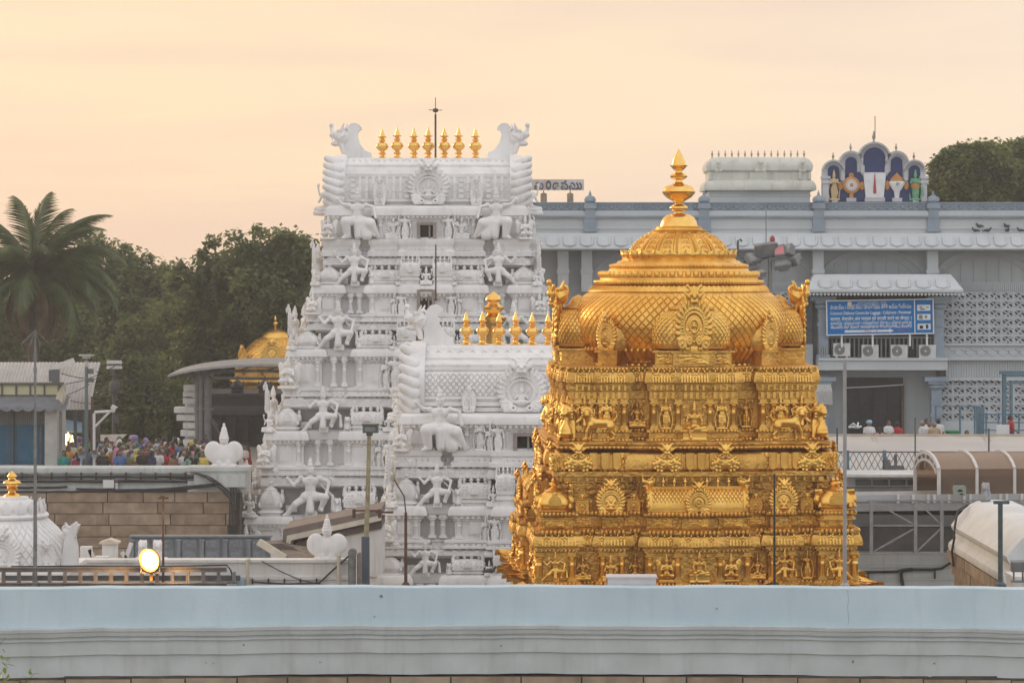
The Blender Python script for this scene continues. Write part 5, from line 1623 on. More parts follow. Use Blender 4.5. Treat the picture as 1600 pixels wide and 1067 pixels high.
pl=bpy.data.lights.new('flood_lamp_light','SPOT'); pl.energy=140; pl.color=(1,0.6,0.25); pl.spot_size=R(110); pl.shadow_soft_size=0.15
plo=bpy.data.objects.new('flood_lamp_light',pl); COL.objects.link(plo); plo.location=P(235,874,47.2); plo.rotation_euler=(R(78),0,R(12))

def ball_top(b,c): b.lathe([(0.0,c.z-0.05),(0.05,c.z),(0,c.z+0.05)],8,c=(c.x,c.y,0))
def whisk(b,c):
    for dx,dz in ((-20,-21),(-8,-24),(7,-24),(20,-21)):
        b.bar(tuple(c),(c.x+dx*48/F,c.y+0.1*dx/20,c.z+dz*48/F),0.012)
    b.box((c.x,c.y,c.z-0.5),(0.06,0.06,0.12)); b.box((c.x,c.y,c.z-0.75),(0.06,0.06,0.1))
POLEG=mat('galvanised pole',(0.24,0.245,0.24),(0.16,0.165,0.16),rough=0.5,metal=0.4,nscale=5)
rod('tall grey rod with four drooping whiskers on top, left of the white dome',55,48.0,918,516,0.042,POLEG,whisk,name='lightning_rod',r2=0.02)
rod('thin brown rod standing beside the glowing lamp',255,48.4,918,778,0.028,RUST,lambda b,c: (b.box((c.x,c.y,c.z),(0.2,0.03,0.03)),b.box((c.x-0.02,c.y,c.z+0.03),(0.08,0.05,0.03))),r2=0.015)
rod('rusty rod with a thin bent tip before the smaller white tower',634,49.0,918,800,0.036,RUST,lambda b,c: b.tube([tuple(c),(c.x-0.03,c.y,c.z+0.3),(c.x-0.22,c.y,c.z+0.62)],0.014,5),r2=0.03)
rod('slim black rod in front of the golden tower',1210,48.5,918,740,0.026,mat('black iron',(0.03,0.03,0.032),rough=0.5,metal=0.3),r2=0.018)
rod('tall plain grey pole at the right edge of the golden tower',1320,49.0,920,562,0.042,mat('grey painted pole',(0.34,0.335,0.33),(0.27,0.265,0.26),rough=0.5),r2=0.036,name='pole',cat='pole')
TEAL=mat('dark teal paint',(0.065,0.095,0.105),(0.045,0.065,0.075),rough=0.45,nscale=6)
rod('dark teal pole before the white sloping roof at right',1563,50.0,920,783,0.05,TEAL,lambda b,c: b.box((c.x+0.02,c.y,c.z-0.02),(0.30,0.10,0.06)),r2=0.05,name='pole',cat='pole')
# street lamp
YEL=mat('flaking yellow paint',(0.36,0.32,0.2),(0.22,0.16,0.1),rough=0.8,nscale=8,coord='Object')
sl=thing('street_lamp','street lamp with flaking yellow pole and blue foot before the white towers','street lamp',P(571,920,50))
ss=50/F
b=MB(); b.tube([(0,0,50*ss),(0.04,0,130*ss),(0.075,0,243*ss)],0.055,10,0.04); obj('pole',b,sl,m=YEL)
b=MB(); b.tube([(0,0,0),(0,0,82*ss)],0.085,12,0.08); obj('foot',b,sl,m=mat('slate blue paint',(0.08,0.10,0.13),(0.06,0.075,0.1),rough=0.5))
b=MB(); b.box((0.10,0,250*ss),(0.30,0.22,0.15)); b.box((0.10,0,257*ss),(0.33,0.26,0.03)); b.box((0.08,0,242*ss),(0.12,0.12,0.06)); obj('lamp_head',b,sl,m=mat('dull olive housing',(0.10,0.11,0.09),rough=0.5))
b=MB(); b.box((0.10,-0.115,250*ss),(0.2,0.01,0.09)); obj('lens',b,sl,m=mat('lamp glass',(0.2,0.21,0.2),rough=0.15))
b=MB()
for q in (-18,22): b.box((q*ss,0,118*ss),(0.06,0.06,0.17))
b.box((2*ss,0.07,122*ss),(0.56,0.03,0.03)); b.box((30*ss,0,120*ss),(0.34,0.05,0.04)); obj('cross_arm',b,sl,m=RUST)

# ------------------------------------------------------------------ white domed shrine at far left
DY=70.0; ds=DY/F
sh=thing('domed_shrine','white shrine dome with lattice scales and gold finial at the far left','shrine',(XX(19,DY),DY,0))
dz_=lambda py: ZZ(py,DY)
dt=[(dz_(884),1.46),(dz_(868),1.52),(dz_(850),1.50),(dz_(836),1.38),(dz_(824),1.20),(dz_(814),1.02),(dz_(808),0.92)]
rd=ip(dt)
b=MB(); b.lathe([(r,z) for z,r in sorted(dt)]+[(0.98,dz_(807)),(1.0,dz_(804)),(0.96,dz_(801)),(0.9,dz_(800)),(0.9,dz_(798)),(0.78,dz_(790)),(0.62,dz_(783)),(0.46,dz_(779)),(0.44,dz_(776)),(0.3,dz_(775))],64)
dm=obj('dome',b,sh,m=WHITE)
scales_on_lathe(dm,'scale',rd,dz_(884),dz_(808),8,44,WHITE,cap_angle=R(100),lift=0.03,limit=230)
b=MB(); b.box((0,0,dz_(886)/2),(3.3,3.3,dz_(886))); b.box((0,0,dz_(887)),(3.5,3.5,0.12)); obj('base',b,sh,m=WHITE)
for i in range(14):
    a=2*PI*(i+0.5)/14
    obj('petal',TP['petal'],dm,(0.92*math.cos(a),0.92*math.sin(a),dz_(799)),(R(-25),0,a+PI/2),(0.36,0.4,0.34),WHITE)
for a,hh in ((0,1.08),(PI/4,0.75),(-PI/4,0.75),(PI/2,1.0),(-PI/2,1.0)):
    m4=Matrix.Rotation(a,4,'Z'); p_=m4 @ Vector((0,-1.56,dz_(884)))
    obj('gable_arch',T['nasi'],sh,p_,(0,0,a),(hh*1.0,0.7,hh),WHITE)
obj('beast_head',T['maheadm'],sh,(1.62,-0.4,dz_(830)),(0,0,0),(0.5,0.5,0.6),WHITE)
b=MB(); b.prism([(1.42,dz_(884)),(1.86,dz_(884)),(1.84,dz_(852)),(1.78,dz_(836)),(1.9,dz_(818)),(1.72,dz_(816)),(1.5,dz_(842))],-0.5,-0.15); obj('corner_scroll',b,sh,m=WHITE)
b=MB(); b.lathe([(r*ds,(778-py)*ds) for r,py in ((14,779),(14,776),(11,772),(6,770),(5,767),(9,765),(9,763),(6,761.5),(10,759),(14,756),(14,753),(10,750.5),(6,749),(5,746),(8,744),(6,741),(3,738),(0,735))],24); obj('finial',b.mesh('finial',GOLDP,angle=60),sh,(0,0,dz_(778)))

# ------------------------------------------------------------------ white roofs and parapets inside the compound
WROOF=mat('white roof wash',(0.72,0.71,0.69),(0.60,0.59,0.57),rough=0.8,nscale=0.9,ndet=8,streak=0.55,streak_col=(0.33,0.3,0.26),spec=0.25,bump=0.1,bscale=8)
AY=78.0; az=lambda py: ZZ(py,AY)
pr=thing('roof_parapet','long white roof parapet behind the cable rack, with pipes on it','parapet',(0,AY,0))
b=profx([(0,0.2),(0,az(906)),(0.06,az(905)),(0.06,az(900)),(0,az(899)),(0,az(879)),(0.08,az(878)),(0.08,az(874))],XX(90,AY),XX(548,AY),0.5); b.box(((XX(90,AY)+XX(548,AY))/2,3.2,1.6),(XX(548,AY)-XX(90,AY),5.4,3.2)); obj('wall',b,pr,m=WROOF)
for px,py0,py1,r,m in ((388,912,872,0.05,mat('cream pipe',(0.55,0.5,0.38),rough=0.5)),(530,914,866,0.055,MATS['cream pipe']),(551,914,860,0.12,POLEG),(562,914,864,0.07,RACK)):
    b=MB(); b.tube([(XX(px,AY),-0.25,az(py0+12)),(XX(px,AY),-0.25,az(py1))],r,10); b.tube([(XX(px,AY),-0.25,az(py1)-0.05),(XX(px,AY),0.1,az(py1)-0.05)],r*1.1,10); obj('pipe',b,pr,m=m)
b=MB(); b.tube([(XX(320,AY),-0.4,az(902)),(XX(372,AY),-0.4,az(902)),(XX(378,AY),-0.4,az(905)),(XX(379,AY),-0.4,az(918))],0.14,12); obj('blue_pipe',b,pr,m=mat('blue plastic pipe',(0.2,0.29,0.36),rough=0.4))
b=MB()
b.tube([(XX(395,AY),-0.15,az(908)),(XX(450,AY),-0.15,az(911)),(XX(500,AY),-0.15,az(909)),(XX(520,AY),-0.15,az(890)),(XX(545,AY),-0.15,az(868))],0.03,5)
b.tube([(XX(410,AY),-0.12,az(876)),(XX(440,AY),-0.12,az(892)),(XX(470,AY),-0.12,az(905)),(XX(500,AY),-0.12,az(911))],0.016,5)
for px in range(395,520,25): b.box((XX(px,AY),-0.12,az(907)),(0.05,0.08,0.16))
obj('cable',b,pr,m=BLACK)
# white cabinet with a little roof
cb=thing('meter_cabinet','small white cabinet with a pitched lid before the brown stone wall','cabinet',P(172,876,79.5))
b=MB(); b.box((0,0,0.26),(0.44,0.4,0.62)); b.box((-0.19,-0.21,0.2),(0.03,0.02,0.12)); obj('body',b,cb,m=WROOF)
b=MB(); b.prism([(-0.3,0.55),(0.3,0.55),(0.3,0.60),(0,0.70),(-0.3,0.60)],-0.3,0.3); obj('lid',b,cb,m=mat('cream lid',(0.62,0.52,0.42),rough=0.7))
hs_=thing('stone_beasts','pair of small white carved beasts just above the glowing lamp','sculpture',P(235,880,80))
for q in (-0.22,0.22): obj('beast',T['sitlion'],hs_,(q,0,0),(0,0,q),0.75,WHITE)
b=MB(); b.box((0,0.1,0.06),(1.0,0.5,0.2)); obj('plinth',b,hs_,m=WHITE)
b=MB()
for (a0,a1,b0_,b1) in ((140,858,148,876),(190,862,200,876),(205,848,196,874)): b.bar(tuple(P(a0,a1,79.5)),tuple(P(b0_,b1,79.5)),0.12,0.1)
b.box(tuple(P(135,866,79.6)),(0.35,0.3,0.5)); b.box(tuple(P(160,876,78.6)),(0.4,0.3,0.3)); b.box(tuple(P(140,877,79)),(1.2,0.3,0.2))
solo('roof_clutter',b,WROOF,'whitewashed rubble and offcuts between the dome and the white cabinet','rubble')
# carved blue-grey panel wall
PANEL=mat('blue grey carved panel',(0.20,0.225,0.25),(0.155,0.175,0.195),rough=0.65,nscale=3,voro=0.5,vscale=6,bump=0.2,streak=0.2)
BY=84.0; bzz=lambda py: ZZ(py,BY)
pw=thing('panel_wall','blue grey wall of carved panels below the brown stone wall','wall',(0,BY,0))
b=MB(); b.box(((XX(205,BY)+XX(422,BY))/2,0.15,(bzz(838)+1.0)/2),(XX(422,BY)-XX(205,BY),0.24,bzz(838)-1.0)); b.box(((XX(205,BY)+XX(422,BY))/2,0.1,bzz(837.5)),(XX(422,BY)-XX(205,BY)+0.1,0.4,0.05)); obj('wall',b,pw,m=PANEL)
for i in range(6):
    px=205+36.5*i
    b=MB(); w=24*BY/F; h=42*BY/F
    b.box((0,0,0),(w,0.04,h)); b.box((0,-0.03,h*0.3),(w*0.84,0.05,h*0.3)); b.box((0,-0.03,-h*0.2),(w*0.8,0.05,h*0.46)); o=obj('panel',b,pw,(XX(px+18,BY),0.01,bzz(862)),m=PANEL)
    obj('leaf_relief',T['relief'],o,(0,-0.05,-h*0.2),(0,0,0),(w*0.75,0.3,h*0.42),PANEL); obj('leaf_relief',T['relief2'],o,(0,-0.05,h*0.3),(0,0,0),(w*0.78,0.3,h*0.26),PANEL)
    b=MB(); b.box((0,0,0),(6*BY/F,0.1,h)); b.box((0,0,h*0.45),(9*BY/F,0.13,h*0.1)); obj('pilaster',b,pw,(XX(px+1.5,BY),-0.02,bzz(862)),m=PANEL)
# brown framed skylight
CREAM=mat('cream trim',(0.6,0.55,0.46),(0.5,0.46,0.38),rough=0.6,streak=0.3)
BROWN=mat('brown sheet',(0.13,0.10,0.085),(0.09,0.07,0.06),rough=0.5)
SY=81.0
def pz(px,py,Y=SY): return ((px-800)*Y/F,CZ-(py-HZ)*Y/F)
skl=thing('sloping_canopy','brown framed sloping canopy with cream trim at the foot of the tall white tower','canopy',(0,SY,0))
b=MB(); b.prism([pz(441,858),pz(456,858),pz(460,841),pz(596,806),pz(596,794),pz(443,826)],-0.1,2.6); obj('frame',b,skl,m=mat('brown frame paint',(0.19,0.15,0.13),(0.14,0.11,0.1),rough=0.6))
b=MB(); b.prism([pz(446,857),pz(452,857),pz(456,843),pz(596,812),pz(596,804),pz(449,836)],-0.16,0.0); obj('trim',b,skl,m=CREAM)
b=MB(); b.prism([pz(457,857),pz(462,847),pz(596,814),pz(596,826),pz(500,846),pz(480,856)],0.12,2.4); obj('panel',b,skl,m=BROWN)
b=MB(); b.prism([pz(430,900),pz(596,900),pz(596,826),pz(500,846),pz(470,857)],0.2,2.4); obj('side_wall',b,skl,m=WROOF)
lt=thing('plank_roof','collapsed wooden plank lean-to below the brown framed canopy','roof',(0,80.0,0))
WOOD=mat('weathered planks',(0.27,0.21,0.16),(0.17,0.13,0.1),rough=0.85,nscale=6,stretch=(1,1,4))
b=MB(); a0=P(405,845,80); a1=P(447,870,80); b.bar((a0.x,-0.2,a0.z),(a1.x,-0.3,a1.z),0.2,0.25); obj('rafter',b,lt,m=CREAM)
for i in range(9):
    b=MB(); q0=P(432+i*6.5,853+i*0.8,80); q1=P(450+i*5,869,80); b.bar((q0.x,0.8,q0.z),(q1.x,-0.25,q1.z),0.12,0.035); obj('plank',b,lt,m=WOOD)
b=MB(); b.prism([pz(408,852,80),pz(445,872,80),pz(490,873,80),pz(440,850,80)],0.3,1.4); obj('underside',b,lt,m=BROWN)
# winged statues on the walls
solo('winged_statue',T['back'],WHITE,'white winged statue with ringed crown on the corner of the stone wall by the crowd','statue',P(350,729,106)); bpy.data.objects['winged_statue'].scale=(1.75,)*3
o=solo('winged_statue',T['back'],WHITE,'white winged statue with ringed crown before the brown framed canopy','statue',P(511,874,78.3)); o.scale=(1.35,1.35,1.33)

# ------------------------------------------------------------------ brown stone boundary wall at left
LY=106.0; lz=lambda py: ZZ(py,LY); ls=LY/F
lw=thing('stone_wall','brown block stone wall with a white cabled parapet, below the crowd','wall',(0,LY,0))
x0,x1=XX(-260,LY),XX(374,LY)
b=MB(); b.box(((x0+x1)/2,0.6,lz(768)/2),(x1-x0,0.9,lz(768))); obj('core',b,lw,m=MORTAR)
rows=[768,784.5,802,820,838,856,874,892,910]
for i in range(len(rows)-1):
    za,zb=lz(rows[i]),lz(rows[i+1])
    px=-120+rng.uniform(0,50)
    while px < 366:
        w=rng.uniform(48,100)
        e=min(px+w,369)
        if e-px > 14:
            bb=MB(); bb.box((0,0,0),((e-px)*ls-0.035,0.3,za-zb-0.03))
            obj('stone',bb,lw,(XX((px+e)/2,LY),0.06+rng.uniform(-0.03,0.02),(za+zb)/2),m=rng.choice((STONE,STONE2,STONE)))
        px=e
b=profx([(0.02,lz(768)),(0.06,lz(767)),(0.06,lz(764)),(-0.02,lz(763)),(-0.02,lz(756)),(0.05,lz(755)),(0.05,lz(752)),(0,lz(751)),(0,lz(741)),(0.1,lz(739)),(0.12,lz(736)),(0.12,lz(731)),(0.08,lz(729.5))],x0,XX(300,LY),0.9)
b.box((XX(340,LY),0.4,(lz(729)+lz(768))/2),(92*ls,1.2,lz(729)-lz(768))); b.box((XX(342,LY),0.4,lz(732)),(98*ls,1.4,0.16)); b.box((XX(345,LY),0.2,lz(750)),(80*ls,1.3,0.5))
obj('parapet',b,lw,m=mat('stained limewash',(0.58,0.61,0.60),(0.48,0.5,0.48),rough=0.8,nscale=0.7,ndet=8,streak=0.75,streak_col=(0.3,0.3,0.27),spec=0.2))
b=MB()
for i in range(16): b.box((XX(12+23.2*i,LY),-0.16,lz(743)),(0.07,0.07,0.30)); b.box((XX(12+23.2*i,LY),-0.12,lz(747)),(0.06,0.16,0.05))
obj('brackets',b,lw,m=RUST)['kind']='stuff'
def sag(px0,py0,px1,py1,d,Y,y,n=10):
    out=[]
    for i in range(n+1):
        t=i/n
        out.append(((px0+(px1-px0)*t-800)*Y/F,y+rng.uniform(-.02,.02),CZ-(py0+(py1-py0)*t+d*4*t*(1-t)+rng.uniform(-.5,.5)-HZ)*Y/F))
    return out
cb_=MB()
for k in range(5): cb_.tube(sag(-20,741+k*1.6,330,741+k*1.8,rng.uniform(-1,2),LY,-0.24,24),0.02,4)
cb_.tube(sag(-20,752,300,752,0,LY,-0.13),0.045,5); cb_.tube(sag(-20,759.5,106,760,1,LY,-0.13),0.05,5); cb_.tube(sag(120,763,375,766,1,LY,-0.15),0.045,5); cb_.tube(sag(-20,767,170,766,1,LY,-0.16),0.04,5)
for k in range(5): cb_.tube(sag(300+k*5,737+k,366+k*2,772+k*5,-9+k,LY,-0.5-0.05*k),0.024,5)
for k in range(5): cb_.tube(sag(180,763+k,345,752+k,3,LY,-0.6),0.026,5)
for k in range(7): cb_.tube(sag(362+k*2.5,752+k*2,358+k*2.2,862,rng.uniform(-2,2),LY,-0.35-0.03*k),0.024,5)
obj('cables',cb_,lw,m=BLACK)['kind']='stuff'
b=MB(); b.box((XX(171,LY),-0.16,lz(755)),(17*ls,0.2,0.34)); b.box((XX(183,LY),-0.1,lz(757)),(0.1,0.1,0.5)); obj('junction_box',b,lw,m=WROOF)
# ------------------------------------------------------------------ long grey hall at right
HY=122.0; hs=HY/F
hz=lambda py: ZZ(py,HY)
hx=lambda px: XX(px,HY)
HALL=mat('pale grey wall paint',(0.54,0.57,0.58),(0.47,0.50,0.51),rough=0.8,nscale=0.35,ndet=7,streak=0.3,streak_col=(0.38,0.385,0.39),spec=0.2)
HALLD=mat('grey wall paint',(0.385,0.41,0.415),(0.325,0.348,0.353),rough=0.8,nscale=0.4,ndet=7,streak=0.3,streak_col=(0.28,0.28,0.28),spec=0.2)
HBLUE=mat('slate blue paint',(0.27,0.33,0.385),(0.22,0.275,0.33),rough=0.75,nscale=1.0,streak=0.3,streak_col=(0.17,0.2,0.23)) if False else mat('hall blue trim',(0.28,0.345,0.40),(0.23,0.285,0.34),rough=0.75,nscale=1.0,streak=0.3,streak_col=(0.18,0.21,0.24))
JALI=mat('jali plaster',(0.48,0.515,0.53),(0.405,0.43,0.445),rough=0.8,nscale=1.5,streak=0.3)
hall=thing('pilgrim_hall','long pale grey hall with curved panelled eave and lattice walls at right','building',(0,HY,0))
XL,XR=hx(700),hx(1720)
xc,xw=(XL+XR)/2,XR-XL
b=MB()
b.box((xc,6.2,hz(330)/2),(xw,11.0,hz(330)))
b.box((xc,0.55,(hz(391)+hz(366))/2),(xw,1.0,hz(366)-hz(391)))
obj('body',b,hall,m=HALLD)
obj('frieze',profx([(0.0,hz(368)),(0.0,hz(358.5)),(0.06,hz(358)),(0.06,hz(355)),(0,hz(354.5)),(0,hz(341.5)),(0.12,hz(337.5)),(0.12,hz(330.5)),(0.1,hz(330))],XL,XR,0.6),hall,m=HALL)
obj('blue_band',profx([(0.05,hz(341.4)),(0.14,hz(340.8)),(0.16,hz(337.6))],XL,XR,0.3),hall,m=HBLUE)
b=MB(); b.box((xc,0.25,(hz(317)+hz(330))/2),(xw,0.3,hz(317.5)-hz(330))); b.box((xc,0.25,hz(317)),(xw,0.42,0.06)); b.box((xc,0.25,hz(329.5)),(xw,0.42,0.05)); par=obj('roof_parapet',b,hall,m=HBLUE)
# lattice panels on the parapet
b=MB(); w=13*hs; h=9.5*hs
for q in (-1,1): b.bar((-w/2,0,-h/2*q),(w/2,0,h/2*q),0.045,0.05)
b.box((-w/2,0,0),(0.05,0.06,h)); b.lathe([(0.07,-0.05),(0,-0.02)],8); b.tube([(0.12*math.cos(t),0,0.10*math.sin(t)) for t in [k*PI/5 for k in range(11)]],0.022,4)
lpm=b.mesh('lattice_panel',HBLUE)
for i in range(66): obj('lattice_panel',lpm,par,(hx(800+13*i),0.08,hz(323.5)))
# curved eave with panels
ev=profx([(0.55,hz(391.5)),(0.72,hz(391)),(0.80,hz(389.5)),(0.80,hz(387.8)),(0.70,hz(384)),(0.56,hz(378)),(0.45,hz(372)),(0.38,hz(367)),(0.36,hz(365)),(0.0,hz(364))],XL,XR,0.3)
eav=obj('eave',ev,hall,m=mat('eave paint',(0.58,0.615,0.63),(0.52,0.55,0.565),rough=0.8,nscale=0.6,ndet=7,streak=0.3,streak_col=(0.42,0.43,0.44),spec=0.2))
EAVE=MATS['eave paint']
tl=math.atan2(0.26,12*hs)
for i in range(29):
    obj('eave_panel',TP['upanel'],eav,(hx(836+26.8*i),-0.75,hz(385.5)),(-tl,0,0),(25*hs,0.45,18.5*hs),EAVE)
# piers, arches and recess behind the eave
for px in (880,917,1100,1279,1458):
    b=MB(); b.box((0,0,(hz(392)+hz(456))/2),(17*hs,0.7,hz(392)-hz(456))); b.box((0,0,hz(424)),(20*hs,0.8,0.18)); obj('pier',b,hall,(hx(px),0.45,0),m=HALL)
for c in (1190,1368,1546,1010):
    b=MB()
    pts=[(hx(c+88*math.cos(PI*k/16)),0.66,hz(452-62*math.sin(PI*k/16))) for k in range(17)]
    for k in range(16): b.bar(pts[k],pts[k+1],0.20,0.08)
    pts=[(hx(c+76*math.cos(PI*k/16)),0.66,hz(455-54*math.sin(PI*k/16))) for k in range(17)]
    for k in range(16): b.bar(pts[k],pts[k+1],0.08,0.06)
    for k in range(-3,4): b.box((hx(c+20*k),0.68,hz(425)),(0.05,0.05,1.2))
    obj('blind_arch',b,hall,m=HALLD)
# posts with finials on the parapet
def post(px):
    b=MB()
    b.box((0,0,(hz(362)+hz(341))/2-0),(19*hs,0.3,hz(341)-hz(362))); b.box((0,0,hz(360)),(22*hs,0.36,0.14)); b.box((0,0,(hz(341)+hz(326))/2),(16*hs,0.36,hz(326)-hz(341)))
    b.box((0,0,hz(323)),(20*hs,0.5,0.2)); b.box((0,0,hz(319.5)),(18*hs,0.46,0.12))
    b.lathe([(0.2,hz(317.5)),(0.28,hz(314)),(0.27,hz(311)),(0.2,hz(308)),(0.12,hz(306)),(0.05,hz(304.5)),(0.07,hz(303)),(0.03,hz(300)),(0,hz(296))],12)
    for k in range(4):
        a=PI/4+k*PI/2; b.lathe([(0.09,hz(315)),(0.1,hz(312)),(0.04,hz(308)),(0,hz(307))],6,c=(0.25*math.cos(a),0.25*math.sin(a),0))
    obj('roof_post',b,hall,(hx(px),0.03,0),m=HBLUE)
for px in (744,922,1100,1279,1458,1637): post(px)
# corrugated strips
b=MB()
def corr(b,px0,px1,py0,py1,y,pitch=3.2):
    n=int((px1-px0)/pitch)
    for i in range(n):
        b.box((hx(px0+pitch*(i+0.5)),y,(hz(py0)+hz(py1))/2),(pitch*hs*0.55,0.07,hz(py0)-hz(py1)))
    b.box((hx((px0+px1)/2),y+0.05,(hz(py0)+hz(py1))/2),((px1-px0)*hs,0.05,hz(py0)-hz(py1)))
corr(b,1130,1262,441,456,0.62); corr(b,1480,1710,441,456,0.62); corr(b,1478,1710,562,590,0.05,4.0)
obj('corrugated_strip',b,hall,m=HALL)['kind']='stuff'
# pierced lattice tiles
def jali_tile(w,h,seed):
    r=random.Random(seed); b=MB()
    t=0.055
    b.box((0,0,h/2-t/2),(w,0.1,t)); b.box((0,0,-h/2+t/2),(w,0.1,t)); b.box((-w/2+t/2,0,0),(t,0.1,h-2*t)); b.box((w/2-t/2,0,0),(t,0.1,h-2*t))
    for q in (-1,1):
        b.bar((-w/2+t,0,q*(h/2-t)),(w/2-t,0,-q*(h/2-t)),0.05,0.08)
        b.bar((q*w*0.22,0,-h*0.42),(q*w*0.02,0,h*0.1),0.045,0.08); b.bar((q*w*0.46,0,h*0.02),(q*w*0.16,0,q*h*0.3),0.045,0.08); b.bar((0,0.0,q*h*0.2),(q*w*0.2,0,q*h*0.44),0.045,0.08)
    b.lathe([(0.075,-0.05),(0.06,-0.06),(0,-0.06)],8)
    bb=MB(); bb.put(b,Matrix.Identity(4))
    return bb
jb=MB()
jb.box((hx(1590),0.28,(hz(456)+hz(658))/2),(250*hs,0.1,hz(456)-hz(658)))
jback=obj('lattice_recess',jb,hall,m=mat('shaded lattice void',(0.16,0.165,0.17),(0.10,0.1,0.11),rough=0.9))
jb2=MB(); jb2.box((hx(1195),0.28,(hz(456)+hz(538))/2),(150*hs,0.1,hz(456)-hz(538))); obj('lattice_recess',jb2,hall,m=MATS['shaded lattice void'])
tw,th=19.0,13.6
jm=jali_tile(tw*hs,th*hs,1).mesh('lattice_tile',JALI,smooth=False)
for r_ in range(6):
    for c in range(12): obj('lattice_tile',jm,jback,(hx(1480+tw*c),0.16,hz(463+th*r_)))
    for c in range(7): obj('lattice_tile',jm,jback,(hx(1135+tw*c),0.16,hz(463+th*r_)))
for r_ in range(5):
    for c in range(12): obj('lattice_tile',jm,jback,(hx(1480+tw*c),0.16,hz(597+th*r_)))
b=MB(); b.box((hx(1590),0.1,(hz(538)+hz(562))/2),(250*hs,0.3,hz(538)-hz(562))); b.box((hx(1590),0.0,hz(560.5)),(250*hs,0.5,0.12)); b.box((hx(1590),0.02,hz(538.5)),(250*hs,0.4,0.08)); b.box((hx(1590),0.1,(hz(658)+hz(720))/2),(250*hs,0.3,hz(658)-hz(720)))
b.box((hx(1195),0.1,(hz(538)+hz(700))/2),(150*hs,0.3,hz(538)-hz(700)))
obj('string_course',b,hall,m=HALL)['kind']='stuff'
b=MB()
for i in range(14): 
    for q in (-1,1): b.bar((hx(1482+17*i),-0.07,hz(549-7*q)),(hx(1499+17*i),-0.07,hz(549+7*q)),0.06,0.05)
obj('frieze_relief',b,hall,m=HALL)['kind']='stuff'
b=MB(); b.prism([(hx(1478) ,hz(590)),(hx(1478),hz(594))]+[(hx(1478+5*i),hz(594+(1.6 if i % 2 else-0.6))) for i in range(1,47)]+[(hx(1710),hz(590))],-0.05,0.0); obj('scalloped_edge',b,hall,m=HALL)
# porch: canopy, columns, balcony, gate
b=MB()
cpts=[(-1.6,hz(457)),(-1.72,hz(456)),(-1.72,hz(452)),(-1.5,hz(446)),(-1.2,hz(438)),(-1.0,hz(432)),(-0.95,hz(429)),(-0.9,hz(428.5))]
n=len(cpts)
vs=[]
hw0=[120,121,121,116,112,108,106,104]
for (y,z),w_ in zip(cpts,hw0): vs += [(-w_*hs,y,z),(w_*hs,y,z)]
vs += [(-104*hs,0.5,hz(428.5)),(104*hs,0.5,hz(428.5)),(-120*hs,0.5,hz(457)),(120*hs,0.5,hz(457))]
fs=[(2*i,2*i+1,2*i+3,2*i+2) for i in range(n-1)]+[(2*n-2,2*n-1,2*n+1,2*n),(2*n+2,2*n+3,1,0)]
fs += [tuple([2*n+2]+[2*i for i in range(n)]+[2*n]),tuple([2*n+1]+[2*i+1 for i in reversed(range(n))]+[2*n+3])]
b.add(vs,fs)
cano=obj('porch_canopy',b,hall,(hx(1374.5),0,0),m=EAVE)
for i in range(7):
    obj('eave_panel',TP['upanel'],cano,((i-3)*30*hs,-1.66,hz(450.5)),(-math.atan2(0.4,16*hs),0,0),(26*hs,0.42,17*hs),EAVE)
b=MB()
for i in range(42):
    x=(-118+5.75*i+2.8)*hs; b.prism([(x-0.075,hz(457.5)),(x-0.05,hz(460.5)),(x,hz(461.8)),(x+0.05,hz(460.5)),(x+0.075,hz(457.5))],-1.66,-1.58)
obj('fringe',b,cano,m=EAVE)['kind']='stuff'
def column(px,py0,py1,m,y=-0.55,k=1.0,flip=False):
    b=MB(); z0,z1=hz(py0),hz(py1); H=z1-z0; w=15*hs*k
    b.box((0,0,z0+H*0.45),(w,w,H*0.9)); b.box((0,0,z0+0.1),(w*1.3,w*1.3,0.2)); b.box((0,0,z0+H*0.55),(w*1.2,w*1.2,0.18)); b.box((0,0,z0+H*0.70),(w*1.15,w*1.15,0.1))
    b.lathe([(w*0.6,z1-0.62),(w*0.85,z1-0.5),(w*0.85,z1-0.42),(w*0.6,z1-0.34)],16); b.box((0,0,z1-0.26),(w*1.7,w*1.5,0.16)); b.box((0,0,z1-0.1),(w*2.5,w*1.8,0.2))
    obj('column',b,hall,(hx(px),y,0),m=m)
for px in (1284,1463): column(px,560,463,HBLUE)
for px in (1284,1459): column(px,720,588,HBLUE,y=-0.5,k=1.0)
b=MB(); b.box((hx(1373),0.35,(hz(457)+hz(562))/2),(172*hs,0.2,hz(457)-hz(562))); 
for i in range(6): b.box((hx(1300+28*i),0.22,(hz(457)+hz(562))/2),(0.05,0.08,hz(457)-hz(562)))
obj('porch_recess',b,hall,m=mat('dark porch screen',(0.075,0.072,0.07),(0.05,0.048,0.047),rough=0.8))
b=MB()
for i in range(24): b.box((hx(1292+7*i),-0.2,(hz(527)+hz(558))/2),(0.07,0.07,hz(527)-hz(558)))
b.box((hx(1373),-0.2,hz(527)),(170*hs,0.1,0.1))
obj('balustrade',b,hall,m=HALLD)
obj('balcony',profx([(0.8,hz(578)),(0.95,hz(577)),(0.95,hz(563)),(1.05,hz(562)),(1.05,hz(558.5)),(0.9,hz(558))],hx(1275),hx(1475),0.4),hall,m=HALL)
b=MB(); b.box((hx(1373),0.5,(hz(578)+hz(720))/2),(200*hs,0.4,hz(578)-hz(720))); obj('porch_wall',b,hall,m=HALLD)
gt=MB(); gt.box((hx(1366.5),0.24,(hz(590)+hz(720))/2),(90*hs,0.1,hz(590)-hz(720)))
for i in range(5): gt.box((hx(1322+22.2*i),0.16,(hz(590)+hz(720))/2),(0.06,0.06,hz(590)-hz(720)))
for i in range(6): gt.box((hx(1366.5),0.17,hz(600+16*i)),(90*hs,0.05,0.05))
